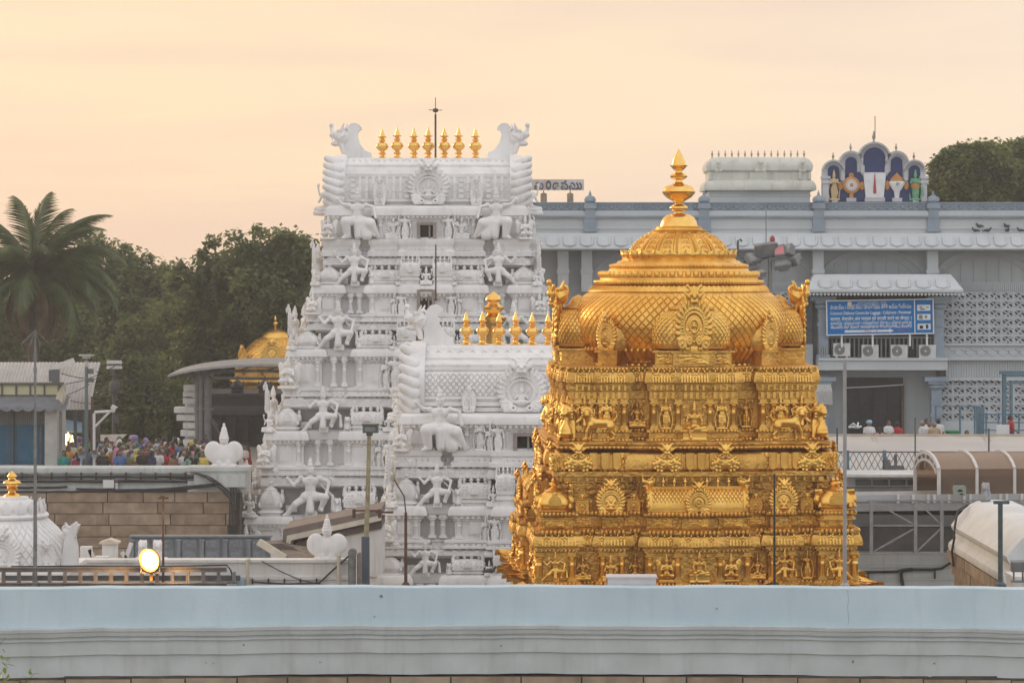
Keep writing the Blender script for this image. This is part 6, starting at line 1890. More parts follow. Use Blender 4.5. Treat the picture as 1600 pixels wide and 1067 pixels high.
gate=obj('iron_gate',gt,hall,m=mat('black gate iron',(0.028,0.028,0.032),(0.018,0.018,0.02),rough=0.5,metal=0.3))
b=MB(); b.box((hx(1411),0.1,(hz(600)+hz(700))/2),(4*hs,0.12,hz(600)-hz(700))); obj('gate_post',b,hall,m=RUST)
b=MB(); b.tube([(hx(1322),0.05,hz(606)),(hx(1366),0.0,hz(604)),(hx(1412),0.05,hz(601))],0.03,5); obj('conduit',b,hall,m=HALL)
b=MB()
for i in range(14):
    a=i/14; b.tube([(hx(1258+2.6*i),-0.1-0.1,hz(588)),(hx(1258+2.7*i),-0.7,hz(596)),(hx(1258+2.8*i),-1.1,hz(610)),(hx(1258+2.8*i),-1.2,hz(630))],0.05,5)
obj('barrel_awning',b,hall,m=mat('faded awning',(0.55,0.55,0.52),(0.47,0.47,0.45),rough=0.7))
b=MB(); b.box((hx(1275),-0.2,(hz(630)+hz(700))/2),(28*hs,0.5,hz(630)-hz(700))); obj('kiosk_wall',b,hall,m=mat('kiosk blue glass',(0.3,0.36,0.42),(0.25,0.3,0.36),rough=0.4))
b=MB(); b.box((hx(1283),-0.5,(hz(632)+hz(662))/2),(0.22,0.04,hz(632)-hz(662))); obj('poster',b,hall,m=mat('faded poster',(0.6,0.5,0.5),(0.5,0.25,0.25),nscale=3))
# air conditioners
ACW=mat('ac white enamel',(0.62,0.62,0.60),(0.55,0.55,0.53),rough=0.45)
FANM=mat('fan grille grey',(0.12,0.125,0.13),rough=0.6)
place=('under the left end of the blue sign, raised highest','second along the balcony below the blue sign','third along the balcony, beside a small black box','at the right end of the balcony by the column')
for i,px in enumerate((1311.5,1355.5,1400.5,1444.5)):
    t=thing('air_conditioner','white outdoor air conditioner '+place[i],'air conditioner',(hx(px),HY-0.75,hz(558-(2.5 if i == 0 else 0))),0,'air conditioners on the hall balcony')
    w,h=26*hs,20*hs
    b=MB(); b.box((0,0,h/2),(w,0.32,h)); b.box((w*0.36,-0.165,h*0.5),(w*0.22,0.01,h*0.9)); b.box((-w*0.3,0,-0.04),(0.08,0.34,0.10)); b.box((w*0.3,0,-0.04),(0.08,0.34,0.1)); obj('casing',b,t,m=ACW)
    b=MB(); b0=MB(); b0.lathe([(0.255,0),(0.24,0.02),(0.0,0.02)],24)
    b.put(b0,Matrix.Translation((-w*0.13,-0.16,h*0.52)) @ Matrix.Rotation(R(90),4,'X')); obj('fan_grille',b,t,m=FANM)
    b=MB(); b0=MB(); b0.lathe([(0.055,0),(0.05,0.03),(0,0.03)],12); b.put(b0,Matrix.Translation((-w*0.13,-0.185,h*0.52)) @ Matrix.Rotation(R(90),4,'X')); obj('hub',b,t,m=ACW)
    b=MB()
    for r_ in (0.1,0.15,0.2,0.245): b.tube([(-w*0.13+r_*math.cos(q*PI/10),-0.19,h*0.52+r_*math.sin(q*PI/10)) for q in range(21)],0.006,4)
    obj('wire_guard',b,t,m=ACW)
b=MB(); b.box((0,0,0.19),(0.26,0.22,0.38)); solo('black_box',b,DARK,'small black box between two air conditioners on the balcony','box',(hx(1422),HY-0.7,hz(558)))
b=MB()
for q in range(4): b.box((q*0.1,0,0.24),(0.05,0.26,0.48))
solo('louvre_box',b,HALLD,'grey slatted louvre box at the left end of the balcony','box',(hx(1278),HY-0.75,hz(557)))

# ------------------------------------------------------------------ lettering
def text_mesh(body,size,m,ext=0.004,off=0.0,name='lettering',width=None,align='CENTER',shear=0.0):
    cu=bpy.data.curves.new(name,'FONT'); cu.body=body; cu.size=size; cu.extrude=ext; cu.offset=off; cu.align_x=align; cu.resolution_u=2
    o=bpy.data.objects.new(name,cu); COL.objects.link(o)
    bpy.context.view_layer.update()
    me=bpy.data.meshes.new_from_object(o.evaluated_get(bpy.context.evaluated_depsgraph_get()))
    bpy.data.objects.remove(o); bpy.data.curves.remove(cu)
    n=len(me.vertices)
    if n == 0: return me
    co=np.empty(n*3,np.float32); me.vertices.foreach_get('co',co); co=co.reshape(-1,3)
    if width:
        w=co[:,0].max()-co[:,0].min(); co[:,0]=(co[:,0]-co[:,0].min()-(w/2 if align == 'CENTER' else 0))*(width/w)
    co[:,1] -= (co[:,1].max()+co[:,1].min())/2
    me.vertices.foreach_set('co',co.ravel())
    me.materials.clear(); me.materials.append(m); me.name=name
    return me
SIGNB=mat('sign blue',(0.0,0.17,0.46),(0.0,0.15,0.42),spec=0.15,rough=0.7,nscale=1.0)
SIGNW=mat('sign white',(0.74,0.75,0.76),rough=0.5)
SIGNR=mat('sign red',(0.55,0.03,0.04),rough=0.5)
sgw,sgh=165*hs,53*hs
sg=thing('information_sign','blue multilingual luggage delivery sign above the air conditioners','sign',P(1375,495.5,HY-1.1))
sg.rotation_euler=(0,R(-1.0),0)
b=MB(); b.box((0,0.03,0),(sgw,0.05,sgh)); obj('board',b,sg,m=SIGNB)
b=MB(); t_=0.055
for c,d in (((0,0,sgh/2),(sgw+t_,0.07,t_)),((0,0,-sgh/2),(sgw+t_,0.07,t_)),((-sgw/2,0,0),(t_,0.07,sgh-t_)),((sgw/2,0,0),(t_,0.07,sgh-t_)),((sgw*0.325,0,0),(t_*0.8,0.06,sgh-t_))): b.box(c,d)
obj('frame',b,sg,m=SIGNW)
def on_sign(me,x,z,nm='lettering'): return obj(nm,me,sg,(x,0.0,z),(R(90),0,0))
cxs=-sgw*0.085; lw_=sgw*0.76
lines=[('సామాన్లు / సెల్ఫోన్లు / పాదరక్షలు తిరిగి ఇచ్చు కేంద్రము',0.25,0.215,1.0),('Common Delivery Centre for Luggage : Cellphone : Footwear',0.06,0.18,1.0),('सामान, सेलफोन और चप्पल को वापसी करने का केन्द्र ।',-0.10,0.185,1.0),
         ('லக்கேஜ் / செல்போன் / காலணிகள் திரும்ப பெறும் மையம்',-0.235,0.175,1.0),('ಸಾಮಾನು ಸೆಲ್ ಫೋನ್ ಪಾದರಕ್ಷೆಗಳ ಹಿಂದಿರುಗಿಸುವ ಕೇಂದ್ರ',-0.335,0.165,1.0)]
for body,q,size,k in lines:
    on_sign(text_mesh(body,size*1.15,SIGNW,off=0.004,width=lw_*k),cxs,sgh*(q+0.06))
on_sign(text_mesh('Tirumala Tirupati Devasthanams - Tirumala',0.11,SIGNW,width=lw_*0.36),cxs+0.05,sgh*0.425); on_sign(text_mesh('తిరుమల తిరుపతి దేవస్థానములు - తిరుమల',0.11,SIGNW,width=lw_*0.36),cxs+0.05,sgh*0.375)
b=MB(); b0=MB(); b0.lathe([(0.11,0),(0.1,0.012),(0,0.012)],20); b.put(b0,Matrix.Rotation(R(90),4,'X')); obj('emblem',b,sg,(cxs-lw_*0.26,0.0,sgh*0.40),m=mat('emblem gold',(0.7,0.5,0.2),(0.75,0.7,0.6),nscale=12))
b=MB(); b.prism([(-1.15,-0.055),(0.95,-0.055),(0.95,-0.1),(1.18,0.0),(0.95,0.1),(0.95,0.055),(-1.15,0.055)],-0.004,0.004); obj('arrow',b,sg,(cxs-0.1,0.0,-sgh*0.40),m=SIGNW)
obj('lettering',text_mesh('PAC - 4',0.17,SIGNR,width=0.58),sg,(cxs,-0.006,-sgh*0.40),(R(90),0,0)); on_sign(text_mesh('PAC - 4',0.19,SIGNR,width=0.52),cxs+lw_*0.41,-sgh*0.385)
for i,q in enumerate((0.25,-0.02,-0.30)):
    b=MB(); b.box((0,0,0),(0.62,0.012,0.28)); p_=obj('picture_panel',b,sg,(sgw*0.412,0,sgh*q),m=SIGNW)
    b=MB()
    if i == 0: b.box((-0.12,-0.01,0.03),(0.17,0.01,0.05),0.3); b.box((-0.06,-0.01,-0.06),(0.2,0.01,0.05)); b.box((0.17,-0.01,0.02),(0.14,0.01,0.03))
    elif i == 1: b.box((-0.15,-0.01,0),(0.17,0.01,0.2)); b.box((-0.15,-0.014,0.02),(0.1,0.01,0.1)); b.box((0.13,-0.01,0.01),(0.2,0.01,0.13),0.4)
    else: b.box((-0.13,-0.01,-0.02),(0.16,0.01,0.15)); b.box((0.14,-0.01,0),(0.11,0.01,0.19))
    obj('pictogram',b,p_,m=(DARK,mat('picture olive',(0.2,0.2,0.14)),DARK)[i])
b=MB()
for q in (-0.36,-0.07,0.28,0.44): b.box((q*sgw,0.1,-sgh/2-0.28),(0.09,0.06,0.62))
obj('legs',b,sg,m=SIGNW)
# rooftop letter board
BRY=HY+4
tb=thing('letter_board','weathered board of dark letters on two stub pillars on the hall roof','sign',P(866,297.5,BRY))
bs_=BRY/F
b=MB(); b.box((0,0.03,8.5*bs_),(93*bs_,0.06,17*bs_)); obj('board',b,tb,m=mat('rust streaked board',(0.62,0.61,0.60),(0.50,0.46,0.43),rough=0.7,nscale=0.7,streak=0.95,streak_col=(0.45,0.12,0.04)))
LET=mat('letter dark',(0.10,0.115,0.13),rough=0.6)
for ch,px,w in (('న',826,10),('మ',842,15),('ం',857,9),('డ',868.5,11),('ప',882,12),('ము',899,21)):
    me=text_mesh(ch,0.6,LET,off=0.022,width=w*bs_)
    o=obj('letter',me,tb,((px-866)*bs_,-0.01,8*bs_),(R(90),0,0)); 
    if len(me.vertices): o.scale=(1,15*bs_/max(0.05,max(v.co.y for v in me.vertices)-min(v.co.y for v in me.vertices)),1)
b=MB()
for px in (849.5,891): b.box(((px-866)*bs_,0.1,-6.8*bs_ ),(0.04,0.04,0.5))
obj('struts',b,tb,m=RUST)
for px in (849.5,891):
    b=MB(); b.lathe([(0.16,0),(0.16,0.45),(0.14,0.47),(0.03,0.52)],14); obj('stub_pillar',b,tb,((px-866)*bs_,0.1,-20*bs_),m=mat('brown stub',(0.3,0.24,0.18),(0.22,0.17,0.13)))

# ------------------------------------------------------------------ rooftop shrine with a row of finials
OY=126.0; os_=OY/F; oz=lambda py: ZZ(py,OY)
LIME=mat('mossy limewash',(0.68,0.675,0.61),(0.57,0.575,0.51),rough=0.85,nscale=1.3,ndet=8,streak=0.6,streak_col=(0.32,0.3,0.26),spec=0.2)
rs_=thing('rooftop_shrine','oblong cream shrine with a row of small finials on the hall roof','shrine',(XX(1183,OY),OY,0))
b=MB(); b.rings(plan(2.45,1.3),[(0.0,oz(330)),(0.0,oz(309)),(0.04,oz(308)),(0.04,oz(306)),(0,oz(305)),(0.02,oz(300))] ); obj('base',b,rs_,m=HALL)
b=MB(); b.rings(plan(2.5,1.35,[(-0.55,0.55,0.12)]),[(0.12,oz(299.6)),(0.2,oz(299.4)),(0.24,oz(297)),(0.2,oz(290)),(0.1,oz(285)),(0.0,oz(283)),(-0.05,oz(282.5)),(-0.05,oz(270.5)),(0.05,oz(269.5))]); obj('wall',b,rs_,m=LIME)
for px in (-77,-14,14,62,77): b=MB(); b.box((px*os_,-1.36,oz(276.5)),(0.14,0.1,12*os_)); obj('pilaster',b,rs_,m=LIME)
b=MB(); b.rings(plan(2.5,1.3),[(0.0,oz(269.4)),(0.06,oz(268)),(0.1,oz(262)),(0.06,oz(257)),(-0.08,oz(251)),(-0.25,oz(248)),(-0.5,oz(247))]); rr_=obj('barrel_roof',b,rs_,m=LIME)
for u,w in ((1,20),(-64,14),(66,14)): obj('gable_arch',T['nasi2'],rr_,(u*os_,-1.38,oz(270)),(0,0,0),(w*os_*1.05,0.5,15*os_),LIME)
for i in range(15): obj('roof_finial',TP['stub'],rr_,((-72+10.2*i)*os_,-0.7,oz(248.5)),(0,0,0),(0.16,0.16,13*os_),mat('rusty lime',(0.42,0.36,0.3),(0.3,0.25,0.2)))
# ------------------------------------------------------------------ five-arched emblem panel
EY=121.8; es=EY/F; ez=lambda py: ZZ(py,EY)
ap=thing('arched_panel','five arched panel with emblems on dark blue, standing on the hall parapet','emblem panel',(XX(1369,EY),EY+0.5,0))
APW=mat('panel frame paint',(0.52,0.535,0.56),(0.45,0.46,0.48),rough=0.8,nscale=2)
NAVY=mat('navy panel',(0.014,0.034,0.14),(0.010,0.024,0.10),rough=0.6,nscale=2)
arches=[(-64,249,9.5,18),(-36.5,235,9.5,19),(0,221,17.5,26),(35,235,9.5,19),(63,249,9.5,18)]
def scallop(grow):
    pts=[(82-(4-grow) if False else 83.5+grow*0.3,318)]
    for (c,top,ri,ro) in reversed(arches):
        r=ro-3+grow
        cy=top+ro
        for k in range(0,13):
            a=PI*k/12
            pts.append((c+r*math.cos(a),cy-r*math.sin(a)))
    pts.append((-83.5-grow*0.3,318))
    return pts
def clean(pts):
    """upper envelope of the arches sampled along x"""
    xs=np.linspace(-82,82,165); out=[]
    return out
def envelope(rk):
    xs=np.linspace(-82,82,329); ys=[]
    for x in xs:
        y=290.0 if abs(x) > 70 else 300.0
        for (c,top,ri,ro) in arches:
            r=ro if rk else ri
            cy=top+ro
            if abs(x-c) < r: y=min(y,cy-math.sqrt(r*r-(x-c) ** 2))
        ys.append(y)
    return xs,ys
xs,ys=envelope(True)
b=MB(); b.prism([(-82*es,ez(316)),(82*es,ez(316))]+[(x*es,ez(y)) for x,y in reversed(list(zip(xs,ys)))],0.12,0.5); obj('backing',b,ap,m=APW)
b=MB()
xs_,yi=[],[]
for x in np.linspace(-73,73,293):
    y=316
    for (c,top,ri,ro) in arches:
        cy=top+ro
        if abs(x-c) < ri: y=min(y,cy-math.sqrt(ri*ri-(x-c) ** 2))
    if y > 300:
        for c,top in ((-50,281),(-18,268),(18,268),(49,281)): 
            if abs(x-c) < 12: y=min(y,top)
    if y > 300: y=300
    xs_.append(x); yi.append(y)
b.prism([(xs_[0]*es,ez(315)),(xs_[-1]*es,ez(315))]+[(x*es,ez(y)) for x,y in reversed(list(zip(xs_,yi)))],0.10,0.13); obj('blue_field',b,ap,m=NAVY)
b=MB()
for (c,top,ri,ro) in arches:
    cy=top+ro
    for rr2,th_ in ((ro-2.2,0.14),((ro+ri)/2,0.07)):
        pts=[((c+rr2*math.cos(PI*k/18))*es,0.06,ez(cy-rr2*math.sin(PI*k/18))) for k in range(19)]
        if rr2 > ro-3: pts=pts[1:-1]
        for k in range(len(pts)-1): b.bar(pts[k],pts[k+1],th_,0.16)
for px,top,bt in ((-50,268,281),(-19,258,270),(19,258,270),(49,268,281)):
    b.box((px*es,0.04,ez((top+bt)/2)),(6*es,0.2,(bt-top)*es)); b.lathe([(0,ez(bt+5)),(0.09,ez(bt))],8,c=(px*es,0.04,0))
for px in (-77,77):
    b.box((px*es,0.05,ez(297)),(9*es,0.34,36*es)); b.box((px*es,0.03,ez(284)),(12*es,0.42,5*es)); b.box((px*es,0.03,ez(277)),(14*es,0.44,4*es))
obj('arch_frame',b,ap,m=APW)
for (c,top,ri,ro) in arches:
    hh=20 if c == 0 else 14
    obj('finial',TP['stub'],ap,(c*es,0.3,ez(top+1)),(0,0,0),(hh*es*0.42,hh*es*0.42,hh*es),mat('rusty lime finial',(0.36,0.31,0.26),(0.26,0.22,0.18)))
b=MB(); b.tube([(2*es,0.3,ez(214)),(2*es,0.3,ez(180))],0.02,5); obj('spike',b,ap,m=RUST)
b=MB(); b.prism([(-14*es,ez(308)),(14*es,ez(308)),(18*es,ez(269)),(-18*es,ez(269))],-0.02,0.09); nm_=obj('white_mark',b,ap,m=SIGNW)
b=MB(); b.prism([(-2.4*es,ez(301)),(0,ez(302.5)),(2.4*es,ez(301)),(2.2*es,ez(294)),(0.3*es,ez(271)),(-0.3*es,ez(271)),(-2.2*es,ez(294))],-0.05,0.0); obj('red_mark',b,nm_,m=mat('faded red',(0.42,0.06,0.05),(0.36,0.05,0.04)))
b=MB(); b.box((0,0.0,ez(311.5)),(31*es,0.3,7*es)); b.box((-37*es,0,ez(312)),(15*es,0.3,6*es)); b.box((35*es,0,ez(312)),(15*es,0.3,6*es)); b.box((-63*es,0,ez(314)),(9*es,0.3,3*es)); b.box((64*es,0,ez(314)),(9*es,0.3,3*es)); obj('plinths',b,ap,m=APW)
ORA=mat('ochre orange paint',(0.55,0.27,0.09),(0.45,0.2,0.06),rough=0.7)
SKINY=mat('cream yellow paint',(0.58,0.45,0.26),(0.5,0.36,0.2),rough=0.7)
GRN=mat('green paint',(0.17,0.42,0.24),(0.12,0.34,0.2),rough=0.7)
def disc(r,t=0.1,seg=28):
    b=MB(); b0=MB(); b0.lathe([(r,0),(r,t*0.7),(r*0.9,t),(0,t)],seg); b.put(b0,Matrix.Rotation(R(90),4,'X')); return b
wh=obj('wheel_emblem',disc(13.5*es),ap,(-36.5*es,0.06,ez(289)),m=ORA)
b=MB()
for k in range(16):
    a=2*PI*k/16; b.bar((3*es*math.cos(a),-0.13,3*es*math.sin(a)),(9.5*es*math.cos(a),-0.13,9.5*es*math.sin(a)),0.055,0.04)
obj('spokes',b,wh,m=SIGNW); b=disc(3*es,0.16); obj('hub',b,wh,m=ORA)
obj('flames',T['knob'],wh,(-17*es,0,-1*es),(0,0,0),(0.3,0.3,0.5),ORA); obj('flames',T['knob'],wh,(17*es,0,-1*es),(0,0,0),(0.3,0.3,0.5),ORA); obj('flames',T['knob'],wh,(0,0,15.5*es),(0,0,0),(0.3,0.3,0.3),ORA)
b=MB(); b.box((0,0,-17*es),(6*es,0.15,9*es)); obj('stem',b,wh,m=ORA)
b=MB(); b.lathe([(0.1,ez(309)),(0.13,ez(304)),(0.14,ez(299)),(0.24,ez(295)),(0.36,ez(288)),(0.38,ez(284)),(0.3,ez(282))],20,sy=0.4,c=(0,0,-ez(289)))
cn_=obj('conch_emblem',b,ap,(35*es,0.02,ez(289)),m=SIGNW)
b=MB(); b.lathe([(0.34,ez(283)),(0.3,ez(279)),(0.18,ez(275)),(0.08,ez(272)),(0,ez(269))],16,sy=0.4,c=(0,0,-ez(289))); obj('conch_cap',b,cn_,m=ORA)
for q in (-1,1): obj('flames',T['knob'],cn_,(q*15*es,0.02,0),(0,0,0),(0.28,0.3,0.55),ORA)
b=MB(); b.tube([((1.0-0.3*k/8*3)*3.5*es*math.cos(k*0.75)*(1-k/12),-0.17,3.5*es*math.sin(k*0.75)*(1-k/12)+1*es) for k in range(10)],0.02,4); obj('spiral',b,cn_,m=HBLUE)
obj('standing_figure',T['fold'],ap,(-64*es,0.0,ez(312.5)),(0,0,0.3),1.28,SKINY)
gf=obj('standing_figure',T['fold'],ap,(64*es,0.0,ez(312.5)),(0,0,-0.4),1.30,GRN)
b=MB(); b.lathe([(0.15,0.42),(0.17,0.5),(0.15,0.62)],12,sy=0.8); obj('loin_cloth',b,gf,m=ORA)
b=MB(); b.tube([(0.2,0.02,0.05),(0.3,0.0,0.2),(0.28,0,0.4),(0.24,0,0.5)],0.02,5); obj('tail',b,gf,m=GRN)
# floodlight mast between tower and hall
MY=100.0; ms=MY/F
fm=thing('floodlight_mast','tall mast carrying a ring of grey floodlights behind the golden dome','floodlight mast',(XX(1203,MY),MY,0))
mz=lambda py: ZZ(py,MY)
b=MB(); b.tube([(0,0,0),(0,0,mz(398))],0.14,12,0.09); obj('pole',b,fm,m=POLEG)
b=MB(); b.bar((-42*ms,0,mz(410)),(40*ms,0,mz(393)),0.10,0.12); b.bar((-20*ms,-0.5,mz(402)),(25*ms,0.5,mz(398)),0.08,0.1); b.tube([(-6*ms,0,mz(398)),(-6*ms,0,mz(330))],0.018,5); obj('cross_arm',b,fm,m=STEEL)
LH=mat('floodlight housing',(0.22,0.23,0.235),(0.16,0.165,0.17),rough=0.5); LG=mat('floodlight glass',(0.34,0.35,0.34),(0.26,0.27,0.26),rough=0.2); LR=mat('pink lens',(0.72,0.25,0.27),(0.6,0.2,0.22),rough=0.3)
for x,py,rx,rz,w,h,lens in ((-27,404,50,35,24,16,LG),(-34,420,25,20,26,14,LG),(-8,390,120,10,34,20,LH),(15,392,78,-20,16,15,LR),(29,391,60,-50,14,16,LG),(19,413,40,-15,26,16,LG),(36,405,30,-45,20,15,LG),(-20,429,20,15,24,14,LG)):
    b=MB(); b.box((0,0,0),(w*ms,0.2,h*ms)); b.box((0,0.16,0),(w*ms*0.6,0.2,h*ms*0.6)); b.box((0,-0.09,0),(w*ms*1.1,0.05,h*ms*1.12))
    o=obj('floodlight',b,fm,(x*ms,-0.2,mz(py)),(R(rx-90),R(-8),R(rz)),m=LH)
    b=MB(); b.box((0,-0.12,0),(w*ms*0.86,0.02,h*ms*0.86)); obj('lens',b,o,m=lens)
b=MB(); b.lathe([(0.05,0),(0.05,0.06),(0.09,0.1),(0.1,0.2),(0.06,0.3),(0,0.32)],12); obj('beacon',b,fm,(4*ms,0,mz(381)),m=mat('red beacon',(0.4,0.05,0.04)))
b=MB(); b.tube([(-50*ms,0,mz(400)),(-50*ms,0,mz(376)),(-46*ms,0,mz(374)),(-44*ms,0,mz(378))],0.05,6); b.bar((-50*ms,0,mz(400)),(-30*ms,0,mz(408)),0.06); obj('side_bracket',b,fm,m=STEEL)
# ------------------------------------------------------------------ trees
LEAFA=mat('leaf green',(0.19,0.22,0.06),(0.07,0.10,0.032),rough=0.5,nscale=0.55,ndet=6,trans=0.52,coord='Position',lo=0.36,hi=0.64)
LEAFB=mat('olive leaf',(0.21,0.24,0.06),(0.085,0.12,0.035),rough=0.5,nscale=0.55,ndet=6,trans=0.45,lo=0.36,hi=0.64)
BARK=mat('bark',(0.12,0.09,0.065),(0.07,0.05,0.04),rough=0.95,nscale=5,stretch=(2,2,0.5))
def leaf_mesh(name,centres,radii,per,size,m,seed):
    g=np.random.default_rng(seed)
    n=len(centres)
    c=np.repeat(centres,per,0); r=np.repeat(radii,per,0)
    d=g.normal(size=(n*per,3)); d /= np.linalg.norm(d,axis=1)[:,None]
    p=c+d*r[:,None]*(g.random((n*per,1)) ** 0.45)
    s=size*g.uniform(0.6,1.3,(n*per,1))
    a=g.normal(size=(n*per,3))*np.array((1,1,0.55))+np.array((0,0,-0.25)); a /= np.linalg.norm(a,axis=1)[:,None]
    b=np.cross(a,g.normal(size=(n*per,3))*0.55+d*0.5+np.array((0,0,0.9))); b /= np.linalg.norm(b,axis=1)[:,None]+1e-9
    tip=p+a*s; l=p+a*s*0.45+b*s*0.3; rr=p+a*s*0.45-b*s*0.3
    v=np.stack([p,rr,tip,l],1).reshape(-1,3)
    N=n*per
    me=bpy.data.meshes.new(name)
    me.vertices.add(N*4); me.vertices.foreach_set('co',v.astype(np.float32).ravel())
    me.loops.add(N*4); me.loops.foreach_set('vertex_index',np.arange(N*4,dtype=np.int32))
    me.polygons.add(N); me.polygons.foreach_set('loop_start',np.arange(0,N*4,4,dtype=np.int32))
    me.materials.append(m); me.update(calc_edges=True)
    return me
def tree(name,label,base,height,blobs,m,seed,nclump,per,size,group,clump=0.8):
    """blobs: (x, y, z, rx, ry, rz) relative to the base, the crown's lobes"""
    t=thing(name,label,'tree',base,0,group)
    r=random.Random(seed); g=np.random.default_rng(seed)
    vol=np.array([b_[3]*b_[4]*b_[5] for b_ in blobs]) ** 0.7; vol /= vol.sum()
    cs,rs_=[],[]
    for i,b_ in enumerate(blobs):
        k=max(4,int(nclump*vol[i]))
        d=g.normal(size=(k,3)); d /= np.linalg.norm(d,axis=1)[:,None]
        q=g.uniform(0.6,1.16,(k,1))
        out=g.random((k,1)) < 0.16; q=np.where(out,g.uniform(1.08,1.42,(k,1)),q)
        cs.append(np.array(b_[:3])+d*q*np.array(b_[3:6])); rs_.append(np.where(out[:,0],0.45,g.uniform(0.35,1.15,k))*clump)
    cs=np.concatenate(cs); rs_=np.concatenate(rs_)
    obj('crown',leaf_mesh('crown',cs,rs_,per,size,m,seed),t)
    b=MB(); b.tube([(0,0,0),(0.1,0,height*0.3),(0.0,0.1,height*0.55)],0.4,8,0.24)
    for b_ in blobs[:7]: b.tube([(0,0.05,height*0.4),tuple(0.5*np.array(b_[:3])+np.array((0,0,height*0.24))),b_[:3]],0.16,6,0.05)
    for i in range(0,len(cs),max(1,len(cs) // 70)):
        q=blobs[r.randrange(len(blobs))]; b.tube([q[:3],tuple(cs[i])],0.05,4,0.015)
    obj('trunk',b,t,m=BARK)
    return t
def px_blobs(Y,base,lst):
    out=[]
    for px,py,rx,rz,dy in lst:
        p_=P(px,py,Y); s=Y/F
        out.append((p_.x-base[0],dy,p_.z-base[2],rx*s,max(rx,rz)*s*0.8,rz*s))
    return out
GRP='trees behind the temple'
def mk(label,Y,cpx,lst,m,seed,nclump,per,size,clump,zb=4.2,name='leafy_tree'):
    base=(XX(cpx,Y),Y,zb)
    tree(name,label,base,max(3,ZZ(lst[0][1],Y)-zb),px_blobs(Y,base,lst),m,seed,nclump,per,size,GRP,clump)
mk('dense dark leafy tree standing against the left side of the tall white tower',150,400,[(400,500,60,90,0),(440,420,44,42,1),(375,415,46,46,0),(330,470,50,60,1),(420,395,34,32,0),(470,420,30,45,1),(355,560,70,80,0),(300,440,24,26,0),(460,540,50,80,1),(310,600,60,70,0)],LEAFA,11,620,100,0.36,1.0)
mk('loose hazy leafy tree rising just right of the palm',172,190,[(190,480,52,56,0),(160,420,40,34,0),(215,430,34,26,0),(150,385,16,16,0),(195,408,14,12,0),(250,470,36,44,1),(235,540,60,70,0),(150,520,50,80,0),(120,440,30,40,0),(245,425,12,14,0)],LEAFB,12,420,110,0.36,1.05)
mk('broad shadowy tree filling the gap behind the street market',160,250,[(250,590,70,70,0),(200,620,60,70,0),(300,640,60,70,0),(270,530,44,50,0),(215,560,40,50,0)],LEAFA,13,360,110,0.34,1.0)
mk('dark tree mass behind the palm trunk at the far left',168,40,[(40,560,70,60,0),(-40,540,60,80,0),(100,580,60,60,0),(20,620,80,60,0),(120,520,40,50,0)],LEAFA,14,360,100,0.36,1.1)
mk('sunlit leafy tree top rising behind the hall roof beside the arched panel',152,1510,[(1500,290,44,40,0),(1540,270,40,36,0),(1482,265,24,24,0),(1525,245,26,18,0),(1470,305,18,18,0),(1510,240,14,12,0)],LEAFB,15,300,110,0.30,0.85)
mk('second leafy tree top behind the hall roof at the right picture edge',155,1600,[(1595,275,44,40,0),(1640,265,46,40,0),(1572,248,22,20,0),(1600,240,20,16,0),(1620,310,50,40,0),(1570,300,30,30,0)],LEAFB,16,300,110,0.30,0.85)
mk('low dark shrubs closing the street behind the crowd',142,240,[(240,655,60,40,0),(190,650,50,44,0),(285,655,40,44,1),(150,662,40,36,0),(225,610,50,50,1)],LEAFA,17,260,110,0.30,0.85,4.0,'shrub')
# coconut palm
FROND=mat('palm frond',(0.13,0.175,0.055),(0.075,0.105,0.04),rough=0.5,trans=0.45,coord='Object',nscale=1.5)
FRONDD=mat('dry palm frond',(0.17,0.12,0.06),(0.10,0.07,0.04),rough=0.7,trans=0.2,coord='Object',nscale=1.5)
PY=142.0; pS=PY/F
pt=thing('palm_tree','tall coconut palm with feathery fronds at the far left','palm tree',P(50,735,PY))
top=P(53,425,PY)-P(50,735,PY)
b=MB(); b.tube([(0,0,-2),(0.05,0,top.z*0.4),(0.1,0,top.z*0.8),tuple(top)],0.36,10,0.26); obj('trunk',b,pt,m=BARK)
def frond(L,droop,seed,m):
    r=random.Random(seed); b=MB(); n=14; spine=[]
    x=z=0.0; a=0.0
    for i in range(n+1):
        spine.append(Vector((x,0,z))); x += L/n*math.cos(a); z += L/n*math.sin(a); a -= droop/n*(0.4+1.4*i/n)
    b.tube(spine,0.05,4,0.008)
    for i in range(2,62):
        t=i/62; k=t*n; j=min(int(k),n-1); p_=spine[j].lerp(spine[j+1],k-j); d=(spine[j+1]-spine[j]).normalized()
        ll=L*0.27*math.sin(PI*min(1,0.12+t*0.9)) ** 0.7*r.uniform(0.8,1.1)
        for q in (-1,1):
            side=Vector((0,q,0)); v=(d*0.55+side*0.62+Vector((0,0,-0.55-0.3*t+r.uniform(-.12,.12)))).normalized()
            w=d*0.044
            mid=p_+v*ll*0.5+Vector((0,0,0.04)); tip=p_+v*ll+Vector((0,0,-0.12*ll))
            b.add([tuple(p_-w),tuple(p_+w),tuple(mid+w),tuple(tip),tuple(mid-w)],[(0,1,2,3,4)])
    return b.mesh('frond',m,smooth=False)
fm_=[frond(5.5,1.35,1,FROND),frond(5.3,1.8,2,FROND),frond(5.0,2.2,3,FROND),frond(4.6,2.6,4,FRONDD)]
